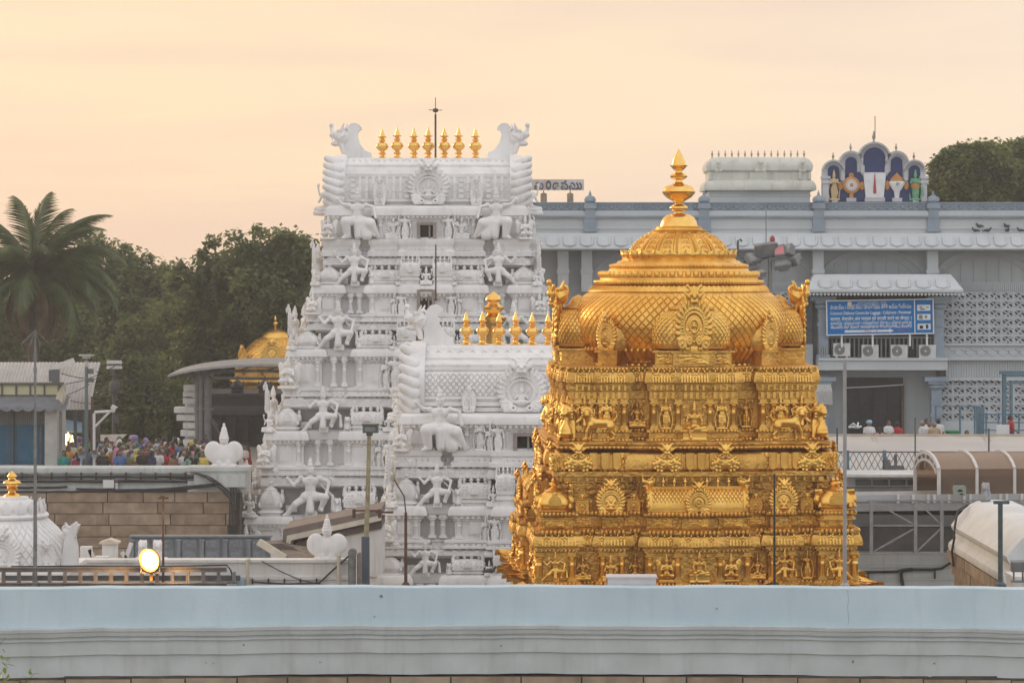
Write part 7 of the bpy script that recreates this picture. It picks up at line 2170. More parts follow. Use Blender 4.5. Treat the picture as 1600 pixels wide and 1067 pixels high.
for i,(az_,el,k,s) in enumerate(((80,86,0,0.95),(175,66,0,0.92),(15,64,0,0.95),(120,78,0,1.0),(-40,74,0,0.85),(200,44,1,1.0),(-6,40,1,1.05),(150,35,1,1.0),(40,38,1,0.95),(-70,50,1,0.8),(-110,48,1,0.8),(60,60,0,0.9),(150,62,0,0.85),(-20,55,0,0.9),(195,25,1,1.0),(-15,24,1,1.0),(5,8,1,1.05),
                           (-20,14,2,1.0),(185,10,2,1.05),(165,-5,2,1.0),(25,-4,2,1.1),(-30,-14,2,1.05),(210,-14,2,1.0),(90,10,2,1),(-90,8,2,0.9),(0,-28,3,1.05),(180,-34,3,1.0),(-45,-38,3,0.95),(225,-44,3,0.95),(60,-30,3,1.0),(130,-36,3,1))):
    obj('frond',fm_[k],pt,tuple(top),(0,-R(el),R(az_)),s*1.12)
b=MB()
for k in range(9): b.lathe([(0,-0.16),(0.12,-0.08),(0.14,0.02),(0.08,0.12),(0,0.16)],8,c=(top.x+0.3*math.cos(k*0.9),0.3*math.sin(k*0.9),top.z-0.4-0.1*(k % 3)))
obj('coconuts',b,pt,m=mat('coconut husk',(0.16,0.15,0.05),(0.1,0.09,0.03)))['kind']='stuff'
# sprig at the lower left corner
tw_=thing('leafy_twig','green leafy twig poking into the bottom left corner','twig',P(-6,1062,34))
b=MB(); tS=34/F
b.tube([(0,0,-6*tS),(4*tS,0,10*tS),(0*tS,0.02,30*tS),(6*tS,0,56*tS),(15*tS,0,66*tS)],0.007,5,0.002); b.tube([(0,0,-8*tS),(30*tS,0.02,-10*tS),(52*tS,0,2*tS),(60*tS,0,10*tS)],0.006,5,0.002); b.tube([(-20*tS,0,-30*tS),(0,0,0)],0.01,5); obj('stem',b,tw_,m=BARK)
lb=MB()
n=7; vs=[]; 
for i in range(n):
    t=i/(n-1); w=0.3*math.sin(PI*t ** 0.8)*(1-0.25*t)
    vs += [(t,-w,-0.1*t*t+0.05*0),(t,0,-0.1*t*t-0.05),(t,w,-0.1*t*t)]
lb.add(vs,[(3*i+k,3*i+k+1,3*i+k+4,3*i+k+3) for i in range(n-1) for k in (0,1)])
YL=mat('young leaf',(0.20,0.26,0.045),(0.13,0.2,0.03),rough=0.4,trans=0.35,coord='Object',nscale=3)
lme=lb.mesh('leaf',YL)
for (px,py,l,az_,el) in ((1,1023,9,-30,-50),(6,1028,11,10,-30),(3,1034,13,-10,-35),(8,1036,14,20,-10),(-2,1036,12,200,20),(6,1042,12,-60,-50),(10,1030,9,60,20),(50,1052,12,10,5),(48,1054,10,120,50),(46,1050,8,80,60),(44,1058,8,180,20),(20,1066,15,15,15),(28,1068,16,10,-5),(12,1062,14,100,40),(-2,1062,16,80,50),(2,1066,15,40,30),(36,1066,14,-20,20),(4,1013,8,20,-55)):
    p_=P(px,py,34)-P(-6,1062,34); obj('leaf',lme,tw_,tuple(p_),(rng.uniform(-.6,.6),-R(el),R(az_)),l*tS)

# ------------------------------------------------------------------ left street: shop, shed, lamps, canopy, black pavilion, golden shrine
SY2=111.0; s2=SY2/F; z2_=lambda py: ZZ(py,SY2); x2_=lambda px: XX(px,SY2)
shop=thing('shop_building','flat roofed shop with blue shutters and a grey scalloped awning at far left','shop',(0,SY2,0))
b=MB(); b.box((x2_(8),0.95,(z2_(600)+4)/2),(172*s2,0.9,z2_(600)-4)); b.box((x2_(10),0.3,z2_(735)),(176*s2,2.4,0.5)); obj('wall',b,shop,m=mat('shop plaster',(0.45,0.44,0.41),(0.38,0.37,0.35),rough=0.85,streak=0.3))
b=MB(); b.box((x2_(8),0.40,z2_(600)),(174*s2,0.8,0.10)); b.box((x2_(8),0.4,z2_(618)),(174*s2,0.7,0.06))
for i in range(9): b.box((x2_(91-22*i),0.38,z2_(609)),(0.07,0.7,18*s2))
obj('fascia_frame',b,shop,m=mat('dull green trim',(0.10,0.10,0.07),(0.07,0.07,0.05)))
for i in range(8): b=MB(); b.box((0,0,0),(20*s2,0.06,15.5*s2)); obj('fascia_panel',b,shop,(x2_(80-22*i),0.12,z2_(609)),m=mat('cream panel',(0.52,0.49,0.31),(0.45,0.42,0.26),rough=0.6,nscale=2))
b=MB()
seg=44; vs=[]
for i in range(seg+1):
    x=x2_(-75)+(x2_(110)-x2_(-75))*i/seg
    f_=0.10*abs(math.sin(i*PI/4))
    for y,zz in ((0.15,z2_(618.5)),(-0.35,z2_(623)),(-1.0,z2_(634)),(-1.08,z2_(637.5)-f_)): vs.append((x,y,zz))
b.add(vs,[(4*i+k,4*(i+1)+k,4*(i+1)+k+1,4*i+k+1) for i in range(seg) for k in range(3)])
obj('awning',b,shop,m=mat('grey awning cloth',(0.16,0.17,0.185),(0.125,0.13,0.145),rough=0.8))
b=MB(); b.box((x2_(84),-0.3,(z2_(638)+z2_(735))/2),(17*s2,0.5,z2_(638)-z2_(735))); b.box((x2_(75),-0.28,(z2_(638)+z2_(735))/2),(3*s2,0.55,z2_(638)-z2_(735))); obj('pillar',b,shop,m=mat('pillar plaster',(0.50,0.49,0.46),(0.42,0.41,0.38),rough=0.85,streak=0.4))
b=MB(); b.box((x2_(0),0.3,(z2_(664)+z2_(728))/2),(146*s2,0.1,z2_(664)-z2_(728))); obj('shutter',b,shop,m=mat('blue shutter',(0.035,0.27,0.48),(0.028,0.22,0.40),rough=0.5,nscale=2))
b=MB(); b.box((x2_(0),0.32,(z2_(640)+z2_(664))/2),(146*s2,0.1,z2_(640)-z2_(664))); obj('transom',b,shop,m=mat('transom screen',(0.40,0.38,0.36),(0.33,0.31,0.3)))
b=MB()
for i in range(50): b.box((x2_(-70+2.95*i),0.14,(z2_(640)+z2_(728))/2),(0.013,0.02,z2_(640)-z2_(728)))
for i in range(26): b.box((x2_(0),0.13,z2_(641+3.4*i)),(146*s2,0.02,0.012))
obj('grille',b,shop,m=mat('grille steel',(0.09,0.11,0.12),(0.07,0.08,0.09)))['kind']='stuff'
for px in (19,-40): b=MB(); b.box((x2_(px),0.08,(z2_(640)+z2_(728))/2),(0.10,0.1,z2_(640)-z2_(728))); obj('mullion',b,shop,m=TEAL)
b=MB()
for a_,c in (((63,655),(63,728)),((63,655),(73,655))): b.bar((x2_(a_[0]),0.05,z2_(a_[1])),(x2_(c[0]),0.05,z2_(c[1])),0.05)
obj('gate_frame',b,shop,m=STEEL)
b=MB(); b.box((0,0,0.30),(0.28,0.4,0.62)); b.box((-0.2,0,0.34),(0.14,0.36,0.5)); solo('loudspeaker',b,mat('speaker grey',(0.11,0.12,0.13)),'grey box loudspeaker on the roof edge of the blue shuttered shop','loudspeaker',(x2_(84.5),SY2+0.4,z2_(599.5)))
b=MB(); b0=MB(); b0.lathe([(0.0,0.0),(0.2,0.03),(0.28,0.1),(0.29,0.1),(0.2,-0.02),(0,-0.04)],20); b.put(b0,Matrix.Rotation(R(-70),4,'Y') @ Matrix.Rotation(R(30),4,'X')); b.box((-0.1,0.1,-0.1),(0.2,0.05,0.05)); solo('dish',b,mat('cream dish',(0.55,0.52,0.40),(0.48,0.45,0.34),rough=0.6),'cream dish on the corner of the shop awning','dish',(x2_(101),SY2-0.6,z2_(623))); bpy.data.objects['dish'].scale=(1.4,1.4,1.7)
# corrugated shed roof
shed=thing('shed_roof','white corrugated shed roof on posts behind the blue shuttered shop','roof',(0,119,0))
Y0=119.0
def shed_pt(t,k): # t along width 0..1 (px -70..157), k down the slope 0..1
    px=-70+227*t; py=566+74*k
    y=-2.2*k; py0=py
    xx_=(px-(14*k if px > 100 else 14*k)-800)*(Y0+y)/F
    return (xx_,y,CZ-(py+(0-10*math.sin(PI*k)*0.0)-HZ)*(Y0+y)/F)
nx_,nk=84,6; vs=[]
for i in range(nx_+1):
    for k in range(nk+1):
        p_=shed_pt(i/nx_,k/nk); q=0.05*(1 if i % 2 else-1)
        vs.append((p_[0],p_[1]-q-0.5*math.sin(PI*k/nk),p_[2]+q*0.5))
b=MB(); b.add(vs,[(i*(nk+1)+k,i*(nk+1)+k+1,(i+1)*(nk+1)+k+1,(i+1)*(nk+1)+k) for i in range(nx_) for k in range(nk)])
obj('sheeting',b.mesh('sheeting',mat('white sheeting',(0.56,0.53,0.50),(0.47,0.44,0.42),rough=0.6,nscale=1,streak=0.4),angle=20),shed)
b=MB()
for px in (128,141,60): b.box((XX(px,Y0),-1.8,(ZZ(640,Y0)+4)/2),(0.14,0.14,ZZ(640,Y0)-4))
obj('posts',b,shed,m=TEAL)['kind']='stuff'
b=MB(); b.bar(tuple(P(83,575,118)-Vector((0,119,0))),tuple(P(116,563,118)-Vector((0,119,0))),0.25,0.08); b.bar(tuple(P(88,577,117.5)-Vector((0,119,0))),tuple(P(100,566,117.5)-Vector((0,119,0))),0.1,0.08); obj('loose_sheet',b,shed,m=ACW)
# street stall with lit bulbs
st_=thing('market_stall','dim market stall hung with bright bulbs and coloured goods, beside the shop pillar','market stall',P(112,735,121))
k_=121/F
b=MB(); b.box((0.3,0.9,1.5),(60*k_,0.1,3.0)); b.box((-18*k_,0.2,1.4),(0.1,1.4,2.8)); obj('back',b,st_,m=mat('stall shade cloth',(0.07,0.065,0.06),(0.04,0.04,0.04)))
b=MB(); b.add([(-20*k_,0.8,80*k_),(20*k_,0.8,72*k_),(22*k_,-1.0,64*k_),(-20*k_,-1.0,66*k_)],[(0,1,2,3)]); b.add([(-20*k_,-1.0,66*k_),(22*k_,-1.0,64*k_),(22*k_,-1.0,61*k_),(-20*k_,-1.0,62*k_)],[(0,1,2,3)]); obj('awning',b,st_,m=mat('blue tarpaulin',(0.16,0.25,0.33),(0.12,0.19,0.26)))
BULB=bpy.data.materials.new('lit bulb'); BULB.use_nodes=True; _b=BULB.node_tree.nodes['Principled BSDF']; _b.inputs['Emission Color'].default_value=(1,0.80,0.45,1); _b.inputs['Emission Strength'].default_value=7
for (px,py,r) in ((106.5,681,0.085),(103.5,687,0.09),(113,690,0.1),(103,693,0.05),(120,689,0.06),(98,685,0.05)):
    b=MB(); b.lathe([(0,-r),(r*0.7,-r*0.7),(r,0),(r*0.7,r*0.7),(0.02,r),(0.015,r*3)],10)
    obj('bulb',b,st_,P(px,py,120.2)-P(112,735,121),m=BULB)
for i in range(34):
    b=MB(); w=rng.uniform(0.08,0.2); b.lathe([(0,-w),(w*0.8,-w*0.5),(w,0.1*w),(w*0.5,w),(0,w*1.1)],7)
    obj('hanging_goods',b,st_,P(rng.uniform(94,127),rng.uniform(680,716),120.7)-P(112,735,121),m=mat('goods %d' % (i % 5),((0.5,0.3,0.05),(0.4,0.05,0.05),(0.5,0.42,0.2),(0.06,0.2,0.1),(0.35,0.15,0.3))[i % 5]))
pl=bpy.data.lights.new('stall_light','POINT'); pl.energy=25; pl.color=(1,0.75,0.4); pl.shadow_soft_size=0.2
plo=bpy.data.objects.new('stall_light',pl); COL.objects.link(plo); plo.location=P(109,688,119.8)
tp=thing('tarpaulin','pale tarpaulin sheet over the street behind the camera arm','tarpaulin',P(175,735,126)); k_=126/F
b=MB(); b.add([(-28*k_,0,56*k_),(24*k_,0,57*k_),(14*k_,-0.8,47*k_),(-28*k_,-0.8,48*k_)],[(0,1,2,3)]); obj('sheet',b,tp,m=mat('pale tarp',(0.36,0.32,0.29),(0.28,0.25,0.22)))
b=MB(); b.box((-27*k_,-0.4,25*k_),(0.06,0.06,54*k_)); b.box((12*k_,-0.4,24*k_),(0.06,0.06,50*k_)); obj('poles',b,tp,m=STEEL)['kind']='stuff'
# lamp standard, camera arm, electric pole
t=thing('street_lamp','teal street lamp with a flat pale head beside the shed roof','street lamp',P(135,733,110)); k_=110/F
b=MB(); b.tube([(0,0,-0.3),(0,0,172*k_)],0.09,10,0.07); obj('pole',b,t,m=mat('teal lamp pole',(0.13,0.18,0.18),(0.10,0.14,0.14),rough=0.5))
b=MB(); b.box((0,0,178*k_),(22*k_,0.3,0.07)); b.box((0,0,175*k_),(12*k_,0.2,0.1)); b.lathe([(0.1,160*k_),(0.06,172*k_)],8); obj('lamp_head',b,t,m=mat('pale lamp head',(0.45,0.43,0.4),(0.38,0.36,0.34)))
b=MB(); b.box((7*k_,0,153*k_),(7*k_,0.2,8*k_),0.4); b.box((7*k_,0,139*k_),(10*k_,0.2,6*k_)); obj('fixture',b,t,m=STEEL)
b=MB(); b.tube([(0,0,-0.3),(0,0,113*k_)],0.06,8); b.lathe([(0.1,20*k_),(0.1,26*k_)],8); solo('rusty_post',b,RUST,'rust flaked iron post beside the white camera bracket','post',P(144,733,109.5))
t=thing('camera_post','white bracket post carrying a surveillance camera above the crowd','camera post',P(147,733,109)); k_=109/F
b=MB(); b.tube([(0,0,-0.3),(0,0,87*k_),(1*k_,0,89*k_),(32*k_,0,91*k_)],0.06,8); b.tube([(2*k_,0,67*k_),(24*k_,0,89*k_)],0.05,8); obj('bracket',b,t,m=ACW)
b=MB(); b.box((0,0,0),(8*k_,0.16,0.14)); b.box((0.02,-0.01,0.09),(9*k_,0.2,0.03)); o=obj('camera',b,t,(31*k_,-0.1,96*k_),(0,R(28),0),m=ACW); b=MB(); b.box((30*k_,0,92*k_),(5*k_,0.15,0.14)); obj('joint_box',b,t,m=ACW)
for px,py,dx in ((128,711,'loudspeaker horn left of the rusty post'),(147.5,709,'loudspeaker horn on the rusty post')):
    b=MB(); b0=MB(); b0.lathe([(0.02,-0.25),(0.07,-0.1),(0.11,-0.02),(0.17,0.02),(0.16,0.02),(0.08,-0.02),(0,-0.06)],16); b.put(b0,Matrix.Rotation(R(90),4,'X')); solo('horn_speaker',b,POLEG,'grey '+dx,'horn speaker',P(px,py,108.8))
t=thing('electric_pole','dark electric pole with white insulators and a black drum among the trees','electric pole',P(178,735,130)); k_=130/F
b=MB(); b.tube([(0,0,-0.5),(0,0,172*k_)],0.11,8,0.08); b.box((1*k_,0,158*k_),(22*k_,0.08,0.08)); b.box((1*k_,0,166*k_),(18*k_,0.08,0.08)); b.lathe([(0.2,122*k_),(0.26,126*k_),(0.28,134*k_),(0.2,140*k_)],12,c=(2*k_,-0.1,0)); b.box((4*k_,-0.1,80*k_),(0.3,0.2,0.4)); obj('pole',b,t,m=mat('dark pole',(0.07,0.07,0.07),(0.05,0.05,0.05)))
b=MB()
for i in range(7):
    for q in (0,1): b.lathe([(0.04,-0.06),(0.09,0.0),(0.05,0.07),(0.07,0.1),(0,0.14)],8,c=((-9+3.3*i)*k_,-0.06,(160+8*q)*k_))
obj('insulators',b,t,m=ACW)['kind']='stuff'
b=MB()
for (a_,c,d_) in (((95,583),(180,588),6),((100,600),(180,572),5),((110,626),(205,635),2),((150,610),(300,620),3),((60,620),(140,600),8),((150,580),(260,600),4)):
    b.tube(sag(a_[0],a_[1],c[0],c[1],d_,116,116,12),0.018,4)
solo('overhead_wires',b,BLACK,'thin black wires strung between the lamp and the electric pole','wires')
# steel canopy
cY=132.0; ck=cY/F
cp_=thing('steel_canopy','curved grey steel canopy on tubular columns left of the tall white tower','canopy',(0,cY,0))
def cz(px,py,y=0.0): return ((px-800)*(cY+y)/F,y,CZ-(py-HZ)*(cY+y)/F)
arc=[(268,584),(285,579.5),(305,575.5),(335,571.5),(370,568.5),(410,567),(470,567),(520,569)]
b=MB()
up=[cz(a,c) for a,c in arc]
vs=[]
for (x,y,z) in up:
    for yy,dz in ((-1.5,0.0),(4,0.15),(4,0.05),(-1.5,-0.12)): vs.append((x,yy,z+dz))
n=len(up)
fs=[(4*i+k,4*(i+1)+k,4*(i+1)+(k+1) % 4,4*i+(k+1) % 4) for i in range(n-1) for k in range(4)]+[(0,1,2,3),(4*n-1,4*n-2,4*n-3,4*n-4)]
b.add(vs,fs); obj('roof_sheet',b,cp_,m=mat('grey steel roof',(0.36,0.37,0.375),(0.28,0.285,0.29),rough=0.45,metal=0.3))
b=MB()
low=[cz(a,c+9+0.03*max(0,a-300)) for a,c in arc[1:]]
for i in range(len(low)-1): b.bar(low[i],low[i+1],0.16,0.16); b.bar(low[i],up[i+2],0.08,0.08)
b.bar(cz(310,590),cz(440,592),0.14,0.14)
for (x,y0_,y1_,x1) in ((313,620,588,300),(318,640,665,340),(322,645,690,352)): b.bar(cz(x,y0_),cz(x1,y1_),0.07,0.07)
obj('truss',b,cp_,m=STEEL)
for px,r in ((308,0.12),(314,0.14),(324.5,0.20)):
    b=MB(); b.tube([cz(px,740),cz(px,586)],r,12); b.tube([cz(px,596),cz(px,590)],r*1.3,12); b.lathe([(r*1.5,0),(r*1.5,0.12)],12,c=cz(px,641)); obj('column',b,cp_,m=mat('canopy column steel',(0.21,0.21,0.21),(0.15,0.15,0.15),rough=0.55,metal=0.3,streak=0.3))
b=MB()
for i,(py,w,dx) in enumerate(((606,20,0),(616,26,2),(626,22,0),(640,38,-6),(652,34,-4),(664,26,2),(676,30,0),(690,26,2),(704,30,0),(718,26,0))): b.box(cz(298+dx,py,2.5),(w*ck,0.8,9*ck)); 
b.box(cz(300,670,2.9),(20*ck,0.7,140*ck))
solo('white_shrine',b,WHITE,'stepped white shrine half hidden behind the canopy columns','shrine',(0,cY,0))
# black stone pavilion
BLK=mat('black carved stone',(0.045,0.045,0.05),(0.028,0.028,0.032),rough=0.7,nscale=2,voro=0.6,vscale=4,bump=0.3)
bp_=thing('stone_pavilion','black carved stone pavilion below the golden shrine','pavilion',(XX(392,141),141,0)); kk=141/F; zb_=lambda py: ZZ(py,141)
b=MB(); b.rings(plan(76*kk,3.0),[(0.0,zb_(646)),(0.32,zb_(645)),(0.4,zb_(643)),(0.34,zb_(638)),(0.15,zb_(631)),(0.05,zb_(629)),(0.05,zb_(616)),(0.15,zb_(615)),(0.15,zb_(611))]); obj('entablature',b,bp_,m=BLK)
b=MB(); b.rings(plan(70*kk,2.4),[(0,4.2),(0,zb_(646))]); obj('hall',b,bp_,m=mat('dark pavilion inside',(0.05,0.045,0.042),(0.03,0.03,0.03)))
for i in range(7): b=MB(); b.box((0,0,(4.2+zb_(646))/2),(0.34,0.34,zb_(646)-4.2)); b.box((0,0,zb_(652)),(0.6,0.5,0.3)); b.box((0,0,zb_(690)),(0.46,0.46,0.3)); obj('column',b,bp_,((-66+22*i)*kk,-2.75,0),m=BLK)
for u in (-68,-14,28,66): obj('corner_pavilion',TP['kuta'],bp_,(u*kk,-2.3,zb_(612)),(0,0,0),(0.7,0.7,0.75),BLK)
b=MB()
for i in range(30): b.box(((-70+5*i)*kk,-3.1,zb_(714)),(0.04,0.04,26*kk))
b.box((0,-3.1,zb_(701)),(150*kk,0.06,0.06)); obj('railing',b,bp_,m=STEEL)
# golden shrine
gY=147.0; gk=gY/F; g_z=lambda py: ZZ(py,gY)
gsr=thing('golden_shrine','small golden domed shrine behind the canopy, left of the tall white tower','shrine',(XX(430,gY),gY,0))
dprof=[(1.84,g_z(564)),(1.86,g_z(558)),(1.76,g_z(551)),(1.56,g_z(544)),(1.28,g_z(536)),(0.98,g_z(529)),(0.86,g_z(527.5))]
b=MB(); b.lathe(dprof+[(0.80,g_z(527)),(0.78,g_z(525)),(0.72,g_z(521)),(0.5,g_z(517)),(0.3,g_z(515)),(0.2,g_z(514))],48,power=3.0); gd=obj('dome',b,gsr,m=GOLD)
rgd=ip([(z,r) for r,z in dprof])
lat=MB()
for j in range(8):
    z=g_z(561)+(g_z(530)-g_z(561))*j/7; dz=(g_z(530)-g_z(561))/7*0.9
    for i in range(40):
        a=2*PI*(i+0.5*(j % 2))/40; da=PI/40*0.92
        def Sg(q,zz,o):
            c_,s_=math.cos(q),math.sin(q); k3=1/(abs(c_) ** 3+abs(s_) ** 3) ** (1/3); r=(rgd(zz))*k3+o; return (r*c_,r*s_,zz)
        vs=[]
        for k,o in ((0.9,0.004),(0.65,0.05)): vs += [Sg(a-da*k,z,o),Sg(a,z-dz*k,o),Sg(a+da*k,z,o),Sg(a,z+dz*k,o)]
        lat.add(vs,[(4,5,6,7),(0,1,5,4),(1,2,6,5),(2,3,7,6),(3,0,4,7)])
obj('scale_field',lat.mesh('scale_field',GOLD,smooth=False),gd)['kind']='stuff'
obj('gable_arch',T['nasi'],gsr,(0,-2.1,g_z(565)),(0,0,0),(1.3,0.8,1.25),GOLD)
for q in (-1,1): obj('gable_arch',T['nasi'],gsr,(q*1.7,-1.7,g_z(565)),(0,0,q*PI/4),(0.8,0.7,0.9),GOLD)
b=MB(); b.lathe([(r*23*gk,z*23*gk+g_z(515)) for r,z in kal_prof(1.0,0.72)],20); obj('finial',b.mesh('finial',GOLDP),gsr)
b=MB(); b.rings(plan(2.05,2.05,[(-0.7,0.7,0.2)],[(-0.7,0.7,0.2)]),[(0.0,g_z(640)),(0.0,g_z(600)),(0.2,g_z(598)),(0.24,g_z(594)),(0.05,g_z(588)),(0.0,g_z(587)),(0,g_z(572)),(0.18,g_z(571)),(0.2,g_z(568)),(-0.1,g_z(564))]); bd_=obj('body',b,gsr,m=GOLDR)
for u in (-1.6,-0.55,0.55,1.6): obj('pilaster',TP['pilaster'],bd_,(u,-2.12-(0.2 if abs(u) < 1 else 0),g_z(587)),(0,0,0),(1.0,0.8,15*gk),GOLD); obj('corner_lion',T['sitlion'],bd_,(u,-2.35,g_z(612)),(0,0,0),0.6,GOLD)
# golden flag mast behind the smaller tower
b=MB(); fk=100/F
b.lathe([(0.3,ZZ(545,100)),(0.3,ZZ(510,100)),(0.34,ZZ(508,100)),(0.5,ZZ(500,100)),(0.52,ZZ(496,100)),(0.3,ZZ(492,100)),(0.24,ZZ(489,100)),(0.4,ZZ(484,100)),(0.42,ZZ(480,100)),(0.26,ZZ(476,100)),(0.2,ZZ(472,100)),(0.32,ZZ(468,100)),(0.26,ZZ(462,100)),(0.1,ZZ(458,100)),(0,ZZ(455,100))],20); b.lathe([(0.3,0),(0.3,ZZ(545,100))],16)
solo('flag_mast',b,GOLDP,'gilded ringed mast top rising behind the row of golden finials','mast',(XX(771,100),100,0))

# ------------------------------------------------------------------ right middle ground
FY=95.0; fz=lambda py: ZZ(py,FY); fx=lambda px: XX(px,FY)
TENT=mat('cream tent cloth',(0.62,0.585,0.55),(0.55,0.52,0.49),rough=0.85,nscale=0.5,trans=0.15)
tn=thing('tent_roof','long cream cloth roof sloping down in front of the grey hall','tent',(0,100,0))
b=MB(); vs=[]
nn=30
for i in range(nn+1):
    px=1284+380*i/nn
    for k,(Y,py) in enumerate(((105,681.5),(102.5,694),(100,707),(98,722),(97,738))):
        p_=P(px-(8 if i % 2 else 0)*0+(k*4 if 0 else 0),py+(0.5*math.sin(i*1.9+k)),Y); vs.append((p_.x,Y-100,p_.z))
b.add(vs,[(5*i+k+1,5*(i+1)+k+1,5*(i+1)+k,5*i+k) for i in range(nn) for k in range(4)]); obj('cloth',b,tn,m=TENT)
b=MB()
for a0,a1 in ((1362,1376),(1368,1384),(1537,1552),(1545,1562)): 
    p0,p1=P(a0,681,104.9),P(a1,738,96.8); b.bar((p0.x,4.88,p0.z+0.02),(p1.x,-3.2,p1.z+0.03),0.05,0.03)
p0,p1=P(1284,681,105),P(1664,681,105); b.bar((p0.x,5,p0.z+0.03),(p1.x,5,p1.z+0.03),0.1,0.1)
obj('seams',b,tn,m=mat('tan tape',(0.5,0.42,0.32),(0.42,0.35,0.27)))
for px,py0,py1,Y,m,r in ((1430,735,652,96.5,STEEL,0.03),(1545,735,669,96.5,STEEL,0.035),(1308,735,668,96.5,TEAL,0.035)):
    rod('thin steel rod rising in front of the cream cloth roof, '+('nearest the golden tower' if px == 1308 else 'middle of three' if px == 1430 else 'rightmost of three'),px,Y,py0,py1,r,m,name='rod',cat='rod')
fc_=thing('chain_link_fence','teal chain link fence with square posts before the cream cloth roof','fence',(0,FY,0))
for px in (1324,1382,1440.5,1500,1561,1620):
    b=MB(); b.box((0,0,0),(5.2*FY/F,0.12,34*FY/F)); obj('post',b,fc_,(fx(px),0,fz(720.5)),m=mat('teal fence paint',(0.10,0.17,0.21),(0.08,0.13,0.16),rough=0.55))
b=MB()
pxs,pitch=1290,9.6
for i in range(42):
    for q in (-1,1):
        a0=pxs+pitch*i; a1=a0+q*pitch*1.55
        b.bar((fx(a0),0.0+0.01*q,fz(735)),(fx(a1),0.01*q,fz(706)),0.026,0.026)
obj('wire_mesh',b,fc_,m=mat('mesh wire',(0.20,0.235,0.25),(0.16,0.19,0.2),rough=0.5,metal=0.4))['kind']='stuff'
b=MB(); b.box((fx(1480),0,fz(706)),(fx(1660)-fx(1300),0.05,0.05)); b.box((fx(1480),0,fz(736)),(fx(1660)-fx(1300),0.1,0.08)); obj('rail',b,fc_,m=STEEL)
b=MB(); b.box((fx(1385),-0.2,fz(728)),(0.2,0.2,0.5)); b.box((fx(1400),-0.2,fz(733)),(0.5,0.3,0.3)); b.box((fx(1398),-0.2,fz(722)),(0.1,0.1,0.6)); solo('fence_junk',b,STEEL,'dark switch boxes at the foot of the chain link fence','boxes',(0,FY,0))
# low white building with windows under the fence
lb_=thing('roof_cabin','low white rooftop cabin with a row of windows below the chain link fence','cabin',(0,93,0)); k3=93/F
cx_=lambda px: XX(px,93); cz_=lambda py: ZZ(py,93)
b=MB(); b.box((cx_(1500),1.0,(cz_(742)+3)/2),(380*k3,1.6,cz_(742)-3)); b.box((cx_(1500),0.6,cz_(741.5)),(384*k3,2.2,0.09)); obj('wall',b,lb_,m=WROOF)
for i in range(6): b=MB(); b.box((0,0,0),(24*k3,0.06,9*k3)); obj('window',b,lb_,(cx_(1350+27*i),0.18,cz_(754)),m=mat('cabin glass',(0.16,0.18,0.17),(0.10,0.115,0.11),rough=0.2))
b=MB(); b.box((cx_(1480),0.0,cz_(764)),(380*k3,0.6,6*k3)); b.box((cx_(1330),-0.3,cz_(766)),(50*k3,0.5,8*k3)); obj('ledge',b,lb_,m=mat('grey roof edge',(0.2,0.195,0.18),(0.14,0.135,0.13),rough=0.8))
# covered walkway
WY=87.0; wk=WY/F
sw=thing('covered_walkway','brown tinted arched walkway with white ribs at right','walkway',P(1467,778,WY),R(6))
POLY=bpy.data.materials.new('brown polycarbonate'); POLY.use_nodes=True
_t=POLY.node_tree; _b=_t.nodes['Principled BSDF']; _b.inputs['Base Color'].default_value=(0.15,0.105,0.075,1); _b.inputs['Roughness'].default_value=0.35
_x=_t.nodes.new('ShaderNodeBsdfTransparent'); _x.inputs['Color'].default_value=(0.95,0.66,0.42,1); _m=_t.nodes.new('ShaderNodeMixShader'); _m.inputs[0].default_value=0.26
_t.links.new(_b.outputs[0],_m.inputs[1]); _t.links.new(_x.outputs[0],_m.inputs[2]); _t.links.new(_m.outputs[0],_t.nodes['Material Output'].inputs['Surface'])
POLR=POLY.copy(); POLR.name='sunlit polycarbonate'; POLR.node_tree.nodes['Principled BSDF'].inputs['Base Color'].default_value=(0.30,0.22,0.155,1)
RIB=mat('white rib',(0.66,0.64,0.62),(0.58,0.56,0.54),rough=0.45)
Wd=3.1; hS=45*wk; hT=62*wk; LL=210*wk
def arcpt(t): # t 0..1 over the arch from near (y=0) to far (y=Wd)
    a=PI*(0.16+0.68*t); c0=math.cos(PI*0.16)
    return (Wd/2-math.cos(a)/c0*Wd/2,hS+(math.sin(a)-math.sin(PI*0.16))/(1-math.sin(PI*0.16))*(hT-hS+0.1))
for nm,seq in (('side_panel',[(0.0,0.0),(0.0,hS)]),('roof_panel',[arcpt(i/10) for i in range(11)]),('far_panel',[(Wd,0.0),(Wd,hS)])):
    for j in range(4):
        b=MB(); xa,xb=60.5*wk*j+0.05,min(60.5*wk*(j+1)-0.05,LL); vs=[]
        for y,z in seq: vs += [(xa,y,z),(xb,y,z)]
        b.add(vs,[(2*i,2*i+1,2*i+3,2*i+2) for i in range(len(seq)-1)]); obj(nm,b,sw,m=POLR if nm == 'roof_panel' else POLY)
for j in range(5):
    b=MB(); xx_=60.5*wk*j
    pts=[(xx_,0,0),(xx_,0,hS)]+[(xx_,y,z) for y,z in [arcpt(i/10) for i in range(1,10)]]+[(xx_,Wd,hS),(xx_,Wd,0)]
    for a_,c in zip(pts[:-1],pts[1:]): b.bar(a_,c,0.10,0.12)
    obj('rib',b,sw,m=RIB)
b=MB()
inner_=[(Wd/2+(y-Wd/2)*0.88,hS*0.2+(z-hS*0.2)*0.80) for y,z in [arcpt(i/12) for i in range(13)]]
outer_=[arcpt(i/12) for i in range(13)]
for a_,c in zip(inner_[:-1],inner_[1:]): b.bar((-0.02,*a_),(-0.02,*c),0.07,0.08)
for i in (2,4,6,8,10): b.bar((-0.02,*inner_[i]),(-0.02,*outer_[i]),0.05,0.06)
